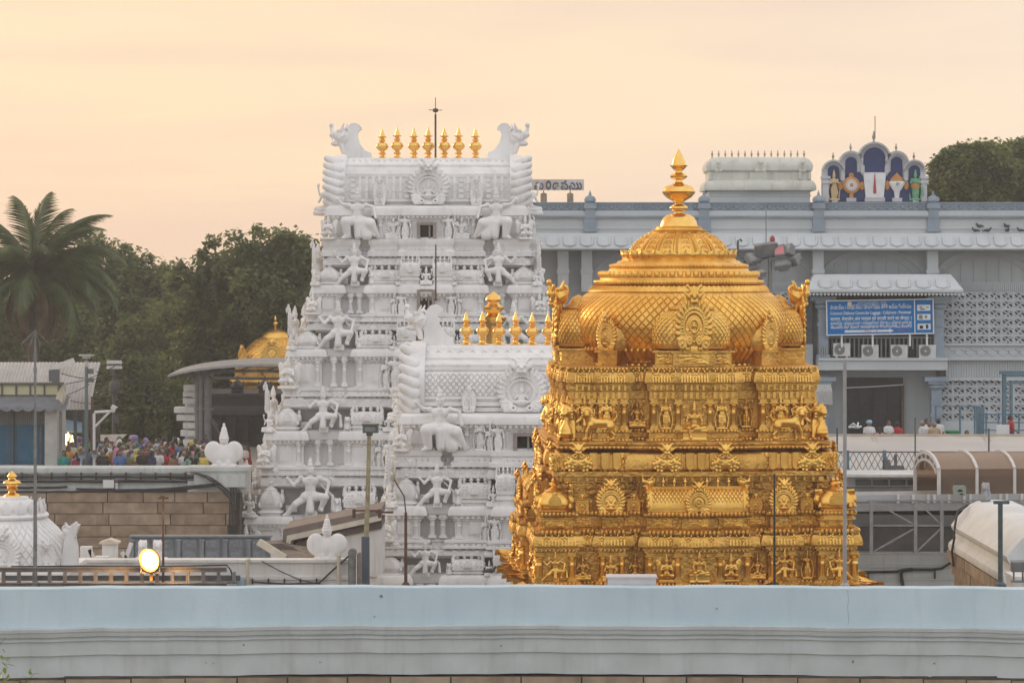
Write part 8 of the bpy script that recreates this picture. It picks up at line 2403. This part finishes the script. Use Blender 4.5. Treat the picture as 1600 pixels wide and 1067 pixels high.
obj('end_arch',b,sw,m=RIB)
b=MB(); vs=[]
for a_,c in zip(inner_,outer_): vs += [(0.0,*a_),(0.0,*c)]
b.add(vs,[(2*i,2*i+1,2*i+3,2*i+2) for i in range(12)]); obj('end_fanlight',b,sw,m=POLY)
b=MB(); b.box((LL/2-2.2,Wd/2,-0.14),(LL+5.2,Wd+0.5,0.2)); b.box((LL/2-2.2,-0.28,-0.26),(LL+5.2,0.14,0.26)); obj('deck',b,sw,m=mat('walkway deck',(0.36,0.365,0.365),(0.28,0.28,0.28),rough=0.6,streak=0.4))
b=MB(); b.box((LL/2-2.0,-0.35,0.05),(LL+5.0,0.03,0.22))
obj('skirting',b,sw,m=mat('grey skirting',(0.42,0.43,0.44),(0.36,0.37,0.38)))
for px in (1397,1421,1444.5,1454.5,1478,1502,1512,1536,1560,1570,1594,1618): b=MB(); b.box((0,0,0),(0.085,0.1,0.28)); obj('stub_post',b,sw,((px-1467)*wk,-0.4,0.02),m=RIB)
gb=thing('green_cabinet','pale green rounded cabinet on the walkway deck','cabinet',P(1499,773,86.2)); gk_=86.2/F
b=MB(); b.prism([(-9*gk_,-1*gk_),(9*gk_,-1*gk_),(9.5*gk_,12*gk_),(8*gk_,14.5*gk_),(-8*gk_,14.5*gk_),(-9.5*gk_,12*gk_)],-0.15,0.12); obj('body',b,gb,m=mat('pale green enamel',(0.30,0.36,0.30),(0.26,0.31,0.26),rough=0.4))
b=MB(); b.prism([(4.2*gk_*math.cos(PI*i/10),5.5*gk_+4*gk_*math.sin(PI*i/10)) for i in range(11)],-0.16,-0.1); b.box((2*gk_,-0.16,2*gk_),(5*gk_,0.03,2*gk_)); obj('vent',b,gb,m=DARK)
# steel frame under the walkway
tr_=thing('braced_scaffold','grey braced steel frame carrying the walkway above the white walls','steel frame',(0,86,0))
tx=lambda px: XX(px,86); tz=lambda py: ZZ(py,86)
FRM=mat('grey frame paint',(0.29,0.285,0.28),(0.22,0.215,0.21),rough=0.6,streak=0.5,streak_col=(0.2,0.12,0.07))
for px in (1361.5,1430.5,1471.5): b=MB(); b.box((tx(px),0,(tz(783)+tz(864))/2),(5*86/F,0.1,tz(783)-tz(864))); obj('upright',b,tr_,m=FRM)
for px in (1387,1449): b=MB(); b.box((tx(px),0.8,tz(790)),(4*86/F,0.1,17*86/F)); obj('upright',b,tr_,m=FRM)
for a_,c in (((1364,783),(1430,820)),((1366,861),(1428,826)),((1432,862),(1472,824)),((1435,785),(1472,820)),((1363,821),(1472,821)),((1360,863),(1472,863)),((1355,782),(1600,782))):
    b=MB(); b.bar((tx(a_[0]),0.03,tz(a_[1])),(tx(c[0]),0.03,tz(c[1])),0.055,0.05); obj('brace',b,tr_,m=FRM)
# walls behind and below
rw=thing('compound_wall','stepped white compound wall with a dark stained band below the walkway','wall',(0,90,0)); k4=90/F
ax_=lambda px: XX(px,90); az_=lambda py: ZZ(py,90)
b=MB(); b.box((ax_(1440),1.2,(az_(800)+1)/2),(560*k4,0.8,az_(800)-1)); b.box((ax_(1440),1.1,az_(799)),(560*k4,1.0,0.08)); b.box((ax_(1440),0.76,az_(824.5)),(560*k4,0.12,0.06)); obj('upper_wall',b,rw,m=mat('bluish limewash',(0.50,0.53,0.54),(0.42,0.445,0.45),rough=0.8,nscale=0.6,ndet=8,streak=0.5))
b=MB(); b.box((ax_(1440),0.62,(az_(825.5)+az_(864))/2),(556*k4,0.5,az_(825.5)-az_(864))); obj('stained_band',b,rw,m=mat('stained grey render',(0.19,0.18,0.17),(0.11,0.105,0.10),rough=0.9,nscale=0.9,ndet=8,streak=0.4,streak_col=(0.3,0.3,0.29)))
b=profx([(0,0.5),(0,az_(907)),(0.05,az_(906)),(0.05,az_(903)),(0,az_(902)),(0,az_(887)),(0.06,az_(886)),(0.06,az_(883)),(0.0,az_(882)),(0,az_(866)),(0.08,az_(865)),(0.08,az_(862.5))],ax_(1200),ax_(1720),0.5); obj('lower_wall',b,rw,m=mat('dirty limewash',(0.56,0.575,0.56),(0.47,0.485,0.465),rough=0.8,nscale=0.7,ndet=8,streak=0.7,streak_col=(0.37,0.35,0.26)))
b=MB()
b.tube([(ax_(1345),-0.15,az_(893)),(ax_(1400),-0.15,az_(892)),(ax_(1412),-0.15,az_(889)),(ax_(1455),-0.15,az_(889)),(ax_(1470),-0.15,az_(887)),(ax_(1487),-0.2,az_(876)),(ax_(1497),-0.3,az_(850)),(ax_(1504),-0.3,az_(838))],0.05,6)
b.tube([(ax_(1411),-0.15,az_(920)),(ax_(1408),-0.15,az_(905)),(ax_(1407),-0.15,az_(896)),(ax_(1411),-0.15,az_(890)),(ax_(1425),-0.15,az_(888.5))],0.07,6)
for px,py in ((1356,897),(1460,897)): b.box((ax_(px),-0.1,az_(py)),(0.05,0.08,0.28))
obj('cables',b,rw,m=BLACK)
b=MB()
for (px0,py0,px1,py1,w) in ((1334,790,1400,786,5),(1340,797,1470,791,5),(1400,788,1500,786,4),(1545,788,1650,793,8),(1335,784,1380,780,3)):
    p0,p1=P(px0,py0,91),P(px1,py1,91); b.bar(tuple(p0),tuple(p1),w*91/F,1.2)
solo('roof_sheets',b,mat('pinkish roof sheet',(0.48,0.40,0.36),(0.34,0.27,0.24),rough=0.7,nscale=2,streak=0.5),'loose pinkish roof sheets on the white wall under the walkway','roof sheets')
b=MB()
for k in range(7): b.tube(sag(1325,790+k*2,1560,796+k*1.2,rng.uniform(-3,6),90,90.3,14),0.022,4)
for k in range(4): b.tube(sag(1560+8*k,786,1590+6*k,812+3*k,6,88,88,8),0.025,4)
solo('roof_cables',b,BLACK,'tangle of black cables running below the walkway deck','cables')
# white barrel roof at the lower right
vr=thing('white_roof','white moulded barrel roof on brown stone, lower right corner','roof',(12.35,64.2,0))
vp=[(0.0,5.76),(-0.02,5.86),(0.0,5.95),(0.16,6.08),(0.20,6.22),(0.12,6.30),(0.08,6.36),(0.06,6.44),(0.20,6.62),(0.42,6.86),(0.62,7.04),(0.80,7.12),(1.3,7.16)]
full=vp+[(2.6-x,z) for x,z in reversed(vp)]
b=MB(); n=len(full); vs=[(x,0,z) for x,z in full]+[(x,8.2,z) for x,z in full]
b.add(vs,[(i,n+i,n+i+1,i+1) for i in range(n-1)]+[tuple(range(n)),tuple(reversed(range(n,2*n))),(n-1,2*n-1,n,0)])
obj('vault',b.mesh('vault',mat('cool white wash',(0.70,0.725,0.74),(0.60,0.62,0.63),rough=0.8,nscale=0.9,ndet=8,streak=0.45,streak_col=(0.42,0.4,0.35),spec=0.25),angle=30),vr)
b=MB(); b.box((1.35,4.0,2.88),(2.4,7.6,5.74)); obj('base',b,vr,m=MORTAR)
zz=5.72
for r_ in range(3):
    yy=0.3
    while yy < 7.6:
        l=rng.uniform(0.9,1.7); b=MB(); b.box((0,0,0),(0.25,l-0.03,0.30)); obj('stone',b,vr,(0.14+rng.uniform(-0.02,0.02)+0.03*r_,yy+l/2,zz-0.16-0.32*r_),m=rng.choice((STONE,STONE2))); yy += l
obj('corner_beast',T['sitlion'],vr,(1.0,7.9,7.08),(0,0,-0.4),0.6,mat('grey stone carving',(0.36,0.37,0.39),(0.28,0.29,0.3)))
b=MB(); b.tube([(0.5,8.0,7.02),(0.15,7.6,6.9),(0.02,7.3,6.5),(0.0,7.25,6.2),(-0.08,7.2,5.8),(-0.05,7.1,5.4)],0.035,6); obj('cable',b,vr,m=BLACK)
fl=thing('flood_lamp','small grey floodlight standing at the bottom right edge behind the wall','flood lamp',P(1590,905,56)); k5=56/F
b=MB(); b.box((0,0,22*k5),(22*k5,0.16,16*k5)); b.box((0,-0.09,22*k5),(18*k5,0.03,12*k5)); obj('housing',b,fl,(0,0,0),(R(12),0,0),m=LH)
b=MB(); b.box((-6*k5,0,6*k5),(0.03,0.05,18*k5)); b.box((8*k5,0,6*k5),(0.03,0.05,18*k5)); b.box((0,0,-3*k5),(20*k5,0.1,0.04)); obj('bracket',b,fl,m=POLEG)
b=MB(); b.box((0,0.3,-0.25),(60*k5,0.9,0.5)); b.box((0,0.3,0.02),(64*k5,1.0,0.07)); solo('white_ledge',b,WROOF,'dirty white ledge under the small floodlight','ledge',P(1612,903,57))
# blue gate frame and railings in front of the hall
bf=thing('gate_frame','blue steel gate frame standing before the hall at the right edge','gate frame',(0,115,0)); k6=115/F
BFP=mat('blue gate paint',(0.10,0.19,0.25),(0.08,0.15,0.2),rough=0.5)
bx_=lambda px: XX(px,115); bz_=lambda py: ZZ(py,115)
b=MB(); b.box((bx_(1569),0,(bz_(585)+bz_(700))/2),(6*k6,0.18,bz_(585)-bz_(700))); b.box((bx_(1580),0,(bz_(598)+bz_(700))/2),(4*k6,0.14,bz_(598)-bz_(700))); obj('upright',b,bf,m=BFP)
b=MB(); b.box((bx_(1620),0,bz_(582)),(116*k6,0.34,5*k6)); b.box((bx_(1620),0,bz_(587)),(106*k6,0.24,3*k6)); b.box((bx_(1624),0,bz_(597)),(92*k6,0.12,4*k6)); obj('lintel',b,bf,m=BFP)
ra=thing('railing','blue tubular queue railing before the lattice wall','railing',(0,114,0)); k7=114/F
b=MB()
for px in (1462,1500,1523,1532,1541,1560,1592,1620): b.box((XX(px,114),0,(ZZ(645 if px > 1530 else 634,114)+5.2)/2),(0.07,0.07,ZZ(645 if px > 1530 else 634,114)-5.2))
for py in (647,660,672): b.box((XX(1586,114),0,ZZ(py,114)),(110*k7,0.05,0.05))
b.box((XX(1495,114),0,ZZ(635,114)),(70*k7,0.05,0.05)); b.box((XX(1532,114),0.05,(ZZ(636,114)+5.2)/2),(0.35,0.1,ZZ(636,114)-5.2)); obj('bars',b,ra,m=BFP)
b=MB(); b.lathe([(0.25,0),(0.3,0.5),(0.33,0.52),(0.3,0.54),(0.26,0.5),(0,0.48)],16); solo('bin',b,mat('green plastic',(0.01,0.24,0.09),(0.01,0.2,0.07),rough=0.4),'bright green plastic bin among the people before the hall','bin',P(1488,692,111))
b=MB(); b.box((0,0,0),(0.55,0.03,0.48)); b.box((-0.25,0.02,-0.5),(0.04,0.04,0.6)); b.box((0.25,0.02,-0.5),(0.04,0.04,0.6)); solo('notice_board',b,SIGNW,'small white notice board on legs before the blue gate frame','board',P(1567,672,109))

# ------------------------------------------------------------------ people
def human(pose):
    bd=Clay((-0.62,-0.5,-0.02),(0.62,0.4,1.78),0.045)
    sh=Clay((-0.62,-0.5,0.7),(0.62,0.4,1.55),0.042)
    hips={'walk': 0.16}.get(pose,0.02)
    bd.ell((0,-0.02,1.56),(0.088,0.10,0.125)); bd.cap((0,-0.11,1.57),(0,-0.125,1.53),0.015,0.022); bd.cap((0,0,1.36),(0,-0.01,1.48),0.06,0.055)
    for q in (-1,1):
        bd.ell((q*0.085,0,1.55),(0.02,0.025,0.035)); bd.cap((q*0.09,0,0.88),(q*0.10,-0.03-hips*q,0.47),0.085,0.06); bd.cap((q*0.10,-0.03-hips*q,0.47),(q*0.10,0.02-hips*q*1.1,0.08),0.058,0.04); bd.cap((q*0.10,0.02-hips*q*1.1,0.05),(q*0.11,-0.12-hips*q*1.1,0.035),0.045,0.035)
    bd.cap((0,0,0.92),(0,0,1.25),0.13,0.15); bd.cap((-0.13,0,1.33),(0.13,0,1.33),0.075)
    arms={'stand': (((0.22,0.0,1.06),(0.24,-0.08,0.84)),((-0.22,0,1.06),(-0.24,-0.08,0.84))),
            'walk': (((0.24,0.1,1.08),(0.23,-0.1,0.9)),((-0.24,-0.08,1.08),(-0.22,-0.26,0.96))),
            'phone': (((0.26,-0.08,1.14),(0.10,-0.34,1.42)),((-0.22,0,1.06),(-0.23,-0.1,0.84))),
            'fold': (((0.25,-0.06,1.1),(0.02,-0.26,1.14)),((-0.25,-0.06,1.1),(-0.02,-0.25,1.1))),
            'carry': (((0.28,0.0,1.42),(0.12,0.0,1.68)),((-0.22,0,1.06),(-0.24,-0.08,0.84)))}[pose]
    for q,(el,ha) in zip((1,-1),arms):
        s_=(q*0.19,0,1.34)
        bd.cap(s_,el,0.055,0.042); bd.cap(el,ha,0.042,0.03); bd.ell([h+d for h,d in zip(ha,(0,-0.01,-0.05))],(0.03,0.035,0.055))
        m_=[s_[i]*0.35+el[i]*0.65 for i in range(3)]; sh.cap(s_,m_,0.075,0.068,k=0.04)
    sh.cap((0,0,0.84),(0,0,1.2),0.165,0.165,k=0.05); sh.cap((0,0,1.2),(0,0,1.3),0.17,0.155,k=0.05); sh.cap((-0.14,0,1.345),(0.14,0,1.345),0.085,k=0.05); sh.cap((0,0,1.36),(0,0,1.42),0.075)
    sh.box((0,0,0.70),(0.3,0.3,0.06),0.01,cut=True)
    return bd.mesh('person_body',SKIN),sh.mesh('shirt',CLOTH[0])
SKIN=mat('brown skin',(0.20,0.115,0.075),(0.16,0.09,0.06),rough=0.6,coord='Object')
CLO=dict(white=(0.66,0.65,0.64),cream=(0.52,0.48,0.40),saffron=(0.62,0.25,0.03),red=(0.42,0.04,0.05),maroon=(0.20,0.03,0.05),green=(0.04,0.28,0.12),teal=(0.03,0.27,0.27),blue=(0.07,0.14,0.32),navy=(0.03,0.04,0.09),black=(0.03,0.03,0.03),
           lilac=(0.36,0.27,0.50),pink=(0.55,0.25,0.33),yellow=(0.58,0.46,0.10),olive=(0.20,0.20,0.10),tan=(0.42,0.31,0.19),grey=(0.3,0.3,0.32),sky=(0.30,0.45,0.58),brown=(0.20,0.11,0.06))
CM={k: mat(k+' cloth',v,tuple(c*0.85 for c in v),rough=0.85,coord='Object',nscale=5,bump=0.3,bscale=12) for k,v in CLO.items()}
CLOTH=list(CM.values())
HAIR=mat('black hair',(0.012,0.011,0.011),(0.02,0.018,0.017),rough=0.5)
GHAIR=mat('grey hair',(0.25,0.24,0.23),(0.18,0.17,0.16),rough=0.6)
HUM={k: human(k) for k in ('stand','walk','phone','fold','carry')}
def clay_one(nm,lo,hi,vox,fn):
    c=Clay(lo,hi,vox); fn(c); return c.mesh(nm,CLOTH[0])
def f_trousers(c):
    for q in (-1,1): c.cap((q*0.09,0,0.9),(q*0.10,-0.02,0.48),0.105,0.085,k=0.04); c.cap((q*0.10,-0.02,0.48),(q*0.10,0.02,0.1),0.085,0.075)
    c.cap((0,0,0.86),(0,0,0.95),0.15,k=0.04)
def f_skirt(c):
    c.cap((0,0,0.92),(0,0,0.5),0.155,0.19,k=0.05); c.cap((0,0,0.5),(0,0,0.12),0.19,0.23,k=0.05); c.box((0,0,-0.07),(0.4,0.4,0.12),0.01,cut=True)
    for k in range(5): c.cap((-0.1+0.05*k,-0.17,0.85),(-0.14+0.07*k,-0.24,0.1),0.02,0.025)
def f_short(c): c.ell((0,0.012,1.585),(0.098,0.112,0.12)); c.box((0,-0.14,1.50),(0.12,0.085,0.10),0.02,cut=True); c.box((0,0,1.43),(0.15,0.2,0.06),0.01,cut=True)
def f_long(c): c.ell((0,0.012,1.585),(0.10,0.112,0.12)); c.ell((0,0.1,1.46),(0.06,0.06,0.08)); c.cap((0,0.1,1.46),(0,0.15,1.1),0.045,0.025); c.box((0,-0.14,1.50),(0.12,0.085,0.10),0.02,cut=True)
def f_turban(c): c.ell((0,0.0,1.64),(0.125,0.135,0.09)); c.tor((0,0,1.62),0.10,0.04); c.cap((-0.08,-0.08,1.66),(0.08,-0.02,1.70),0.03,0.03)
def f_veil(c): c.ell((0,0.02,1.58),(0.12,0.13,0.14)); c.box((0,-0.16,1.53),(0.13,0.1,0.12),0.02,cut=True); c.cap((0,0.08,1.5),(0,0.14,1.1),0.11,0.15,k=0.05)
def f_sash(c): c.cap((-0.17,-0.07,1.34),(0.16,-0.16,0.95),0.055,0.07,k=0.03); c.cap((-0.15,0.06,1.38),(-0.1,0.17,0.8),0.06,0.08,k=0.03); c.cap((-0.15,0.06,1.38),(-0.17,-0.07,1.34),0.06)
def f_bag(c): c.box((0,0.02,1.78),(0.2,0.15,0.11),0.06)
TR=clay_one('trousers',(-.4,-.4,0),(.4,.4,1.1),.04,f_trousers); SK=clay_one('long_skirt',(-.45,-.45,0),(.45,.45,1.1),.04,f_skirt)
HS=clay_one('hair',(-.2,-.25,1.4),(.2,.3,1.8),.03,f_short); HL=clay_one('hair',(-.2,-.25,1.0),(.2,.3,1.8),.03,f_long); HT=clay_one('turban',(-.25,-.25,1.5),(.25,.25,1.8),.03,f_turban); HV=clay_one('head_veil',(-.3,-.3,0.9),(.3,.4,1.8),.035,f_veil); SA=clay_one('sash',(-.35,-.35,0.7),(.35,.35,1.5),.035,f_sash)
BG=clay_one('head_load',(-.4,-.3,1.6),(.4,.3,2.0),.035,f_bag)
def person(label,pos,rz,pose,top,low,lowcol,hair,haircol=None,sash=None,load=None,h=1.0,group=None):
    t=thing('person',label,'person',pos,rz,group); t.scale=(h,h,h)
    bd,sh=HUM[pose]
    obj('body',bd,t,m=SKIN); obj('shirt',sh,t,m=CM[top])
    obj(low.name.split('.')[0],low,t,m=CM[lowcol])
    if hair: obj(hair.name.split('.')[0],hair,t,m=haircol or HAIR)
    if sash: obj('sash',SA,t,m=CM[sash])
    if load: obj('head_load',BG,t,m=CM[load])
    return t
CROWD='crowd of pilgrims in the street beyond the stone wall'
prg=random.Random(41)
PZ=4.27
special=[  # px, distance, dress
    (165,113,'stand','white',TR,'cream',HS,None,'red',None),(156,113.4,'phone','white',TR,'grey',HS,None,None,None),(209,114,'walk','white',TR,'navy',HS,GHAIR,None,None),(198,115,'stand','white',SK,'white',HS,None,None,None),
    (209.5,117,'carry','lilac',SK,'lilac',HT,'lilac',None,'lilac'),(227,118.5,'fold','lilac',SK,'lilac',HV,'lilac',None,None),(246,119,'walk','white',TR,'grey',HS,None,None,None),(186,110.5,'fold','saffron',SK,'saffron',HL,None,'yellow',None),
    (161,109.5,'stand','black',TR,'black',HS,None,None,None),(138,112,'stand','blue',TR,'navy',HS,None,None,None),(126,112.5,'fold','cream',SK,'tan',HV,'yellow',None,None),(100,110,'stand','teal',SK,'green',HL,None,'green',None),(121,110,'fold','lilac',TR,'grey',HS,None,None,None),
    (248,110.2,'stand','white',TR,'white',HS,None,None,None),(262,110.4,'stand','red',SK,'maroon',HL,None,'pink',None),(309,110.8,'fold','green',SK,'green',HL,None,'green',None),(288,110.4,'stand','white',TR,'white',HS,GHAIR,None,None),(319,114,'stand','tan',TR,'tan',HS,GHAIR,None,None),
    (334,114,'stand','white',TR,'white',HS,None,None,None),(232,111,'walk','navy',TR,'navy',HS,None,None,None),(201,110.6,'fold','olive',TR,'olive',HS,None,None,None),(300,112,'stand','pink',SK,'pink',HL,None,'pink',None),
    (379,113,'stand','white',TR,'white',HS,None,'red',None),(386,113.5,'stand','red',SK,'red',HL,None,'maroon',None),(107,113,'phone','saffron',SK,'saffron',HL,None,'yellow',None),(113,115,'stand','cream',TR,'tan',HS,None,None,None)]
cn_names={'HS': 'short black hair'}
used={}
def clothes(top,low,lowcol,hair,haircol,sash,load,pose):
    s={'white': 'white','sky': 'sky blue','navy': 'navy blue'}.get(top,top)+(' shirt' if low is TR else ' blouse')
    s += ' and '+{'navy': 'navy','white': 'white'}.get(lowcol,lowcol)+(' trousers' if low is TR else ' long skirt')
    if sash: s += ', '+sash+' sash'
    if hair is HT: s += ', '+(haircol or '')+' turban'
    if hair is HV: s += (', '+haircol if haircol else ',')+' veil'
    if load: s += ', bundle on head'
    if pose == 'phone': s += ', hand raised'
    if pose == 'fold': s += ', arms folded'
    if pose == 'walk': s += ', walking'
    if haircol is GHAIR: s += ', grey haired'
    return s
crowd=[(px,Y,po,t_,lo,lc,ha,hc,sa,ld) for px,Y,po,t_,lo,lc,ha,hc,sa,ld in special]
taken=[(XX(c[0],c[1]),c[1]) for c in crowd]
tries=0
cols=list(CLO)+['white','cream','pink','white','grey','lilac']
while len(crowd) < 104 and tries < 9000:
    tries += 1
    px=prg.triangular(96,338,250); Y=prg.uniform(109,119.5)
    if px < 150 and prg.random() < 0.35: continue
    x=XX(px,Y)
    if any((x-a) ** 2+(Y-c) ** 2 < 0.36 for a,c in taken): continue
    if 300 < px < 332 and 129 < Y < 135: continue
    taken.append((x,Y))
    fem=prg.random() < 0.5
    top_=prg.choice(cols if fem else ['white','white','white','cream','sky','grey','blue','navy','black','tan','olive','saffron','red','brown'])
    if fem: hair,hc=prg.choice(((HL,None),(HL,None),(HV,top_)))
    else: hair,hc=prg.choice(((HS,None),(HS,None),(HS,GHAIR),(None,None),(HS,None)))
    crowd.append((px,Y,prg.choice(('stand','stand','walk','fold','phone')),top_,SK if fem else TR,prg.choice(cols) if not fem and prg.random() < .3 else (top_ if fem else prg.choice(('navy','black','grey','white','brown','tan'))),hair,hc,prg.choice(cols) if fem and prg.random() < .7 else None,None))
zones=[(120,'by the market stall'),(155,'under the camera bracket'),(190,'right of the camera bracket'),(225,'below the dark trees'),(260,'in the middle of the crowd'),(300,'near the canopy columns'),(345,'beside the white winged statue'),(400,'between winged statue and white tower')]
seen_labels={}
for (px,Y,po,t_,lo,lc,ha,hc,sa,ld) in crowd:
    hcm=CM[hc] if isinstance(hc,str) else hc
    where=next(nm for lim,nm in zones if px <= lim)
    row='front row' if Y < 113 else 'middle rows' if Y < 116.5 else 'back rows'
    lab='person in '+clothes(t_,lo,lc,ha,hc,sa,ld,po)+', '+row+' '+where
    w=lab.split()
    if len(w) > 16: lab='person in '+clothes(t_,lo,lc,ha,None,sa,None,'')+', '+row+' '+where
    if len(lab.split()) > 16: lab='person in '+clothes(t_,lo,lc,None,None,None,None,'')+', '+row.split()[0]+' '+where
    k_n=0
    while lab in seen_labels and k_n < 18:
        t_=cols[k_n]; k_n += 1; lab='person in '+clothes(t_,lo,lc,None,None,None,None,'')+', '+row+' '+where
    seen_labels[lab]=1
    person(lab,(XX(px,Y),Y,PZ),prg.uniform(-PI,PI) if Y > 111 else prg.choice((PI,0.3,-0.5,PI*0.7)),po,t_,lo,lc,ha,hcm,sa,ld,prg.uniform(0.94,1.06),CROWD)
RG='people on the terrace before the hall'
TZ=5.5
for px,Y,po,t_,lo,lc,ha,hc,sa,rz,lab in (
    (1287,111,'stand','cream',TR,'cream',HS,GHAIR,None,-PI/2+0.3,'old person in cream shirt standing by the barrel awning'),(1358,111,'fold','white',TR,'white',HT,'sky',None,0.2,'person in white shirt and sky blue turban before the black gate'),(1388,111.5,'fold','white',TR,'grey',HS,None,None,0.6,'person in white shirt right of the blue turban'),
    (1402,112,'stand','red',TR,'navy',HS,None,None,PI,'person in red shirt by the rusty gate post'),(1374,114,'stand','pink',SK,'maroon',HL,None,None,PI,'person in pink blouse bent low behind the cloth roof'),(1412,110,'stand','white',TR,'white',HS,None,None,0.1,'person in white low at the foot of the rusty gate post'),
    (1441,111,'stand','white',TR,'white',HS,GHAIR,None,PI/2,'person in white, leftmost of the close group by the column'),(1448,112.5,'walk','white',TR,'white',HS,None,None,0.4,'black haired person in white behind the close group'),(1452,110.6,'stand','white',TR,'white',None,None,None,0.2,'bald person in white in the close group by the column'),(1460,110.2,'fold','tan',TR,'tan',HS,GHAIR,None,PI,'person in tan shirt at right of the close group'),
    (1466,112.6,'stand','white',TR,'white',HS,None,None,PI,'person in white half hidden behind the tan shirt'),(1511,110.5,'stand','olive',TR,'black',HS,None,None,0.4,'person in olive shirt alone between green bin and railing'),(1579,111,'walk','red',TR,'navy',HS,None,None,PI/2,'person in red shirt under the blue gate frame')):
    dz={1374:-0.45,1412:-0.5,1511:-0.38,1402:-0.1}.get(px,0.0)
    tl_={1579: 0.25}.get(px,0)
    person(lab,(XX(px,Y),Y,TZ+dz+tl_),rz,po,t_,lo,lc,ha,CM[hc] if isinstance(hc,str) else hc,sa,None,1.0,RG)

# ------------------------------------------------------------------ birds
def f_bird(c):
    c.ell((0,0,0.14),(0.09,0.17,0.085)); c.cap((0,-0.12,0.18),(0,-0.17,0.25),0.05,0.042); c.ell((0,-0.18,0.27),(0.042,0.05,0.042)); c.cap((0,-0.22,0.265),(0,-0.26,0.255),0.014,0.006); c.cap((0,0.1,0.12),(0,0.3,0.08),0.05,0.03)
    for q in (-1,1): c.ell((q*0.08,0.03,0.15),(0.025,0.17,0.06)); c.cap((q*0.03,-0.02,0.08),(q*0.03,-0.02,0.01),0.012)
BM=mat('bird grey',(0.06,0.065,0.075),(0.04,0.04,0.05),rough=0.6,coord='Object'); 
bme=clay_one('bird',(-.2,-.35,0),(.2,.4,.4),.022,f_bird); bme.materials[0]=BM
bl=('leftmost pigeon sitting on the edge of the hall eave','pigeon on the ledge just above the leftmost pigeon','pigeon alone on the eave, third from the left','pigeon on the ledge, the highest at right','pigeon on the eave below the highest one','pigeon nearest the right picture edge on the eave')
for (px,py,rz),lab in zip(((1524,366,-1.2),(1531,360,-1.4),(1543,366,1.3),(1573,360,-1.0),(1574,366.5,0.2),(1595,366,-1.7)),bl):
    Yb=HY-(0.36 if py > 363 else 0.04); o=solo('pigeon',bme,BM,lab,'bird',(XX(px,Yb),Yb,(hz(364.6) if py > 363 else hz(358.0))+0.02),rz,'pigeons on the hall eave'); o.scale=(0.85,)*3
o=solo('dark_bird',bme,mat('dark bird',(0.05,0.035,0.03)),'small dark bird perched left of the golden tower on the white tower','bird',P(767,897,84.4),1.9); o.scale=(0.9,)*3
def f_fly(c):
    c.ell((0,0,0),(0.07,0.2,0.07)); c.ell((0,-0.2,0.03),(0.045,0.06,0.045)); c.cap((0,0.15,0),(0,0.32,-0.01),0.04,0.05)
    for q in (-1,1): c.cap((q*0.05,-0.03,0.02),(q*0.3,0.02,0.16),0.05,0.035); c.cap((q*0.3,0.02,0.16),(q*0.52,0.12,0.10),0.035,0.015)
fme=clay_one('white_bird',(-.6,-.35,-.15),(.6,.45,.3),.025,f_fly); fme.materials[0]=SIGNW
solo('white_bird',fme,SIGNW,'white bird in flight before the black hall gate','bird',P(1338,667,110),1.1)

# ------------------------------------------------------------------ evening haze
HZM=bpy.data.materials.new('evening haze'); HZM.use_nodes=True
_t=HZM.node_tree; _t.nodes.clear(); _o=_t.nodes.new('ShaderNodeOutputMaterial'); _v=_t.nodes.new('ShaderNodeVolumePrincipled')
_v.inputs['Color'].default_value=(0.93,0.92,0.90,1); _v.inputs['Density'].default_value=0.0007; _v.inputs['Anisotropy'].default_value=0.2
_t.links.new(_v.outputs[0],_o.inputs['Volume'])
b=MB(); b.box((0,110,18.0),(420,260,38)); o=obj('haze',b.mesh('haze',HZM,smooth=False),None); o['kind']='stuff'
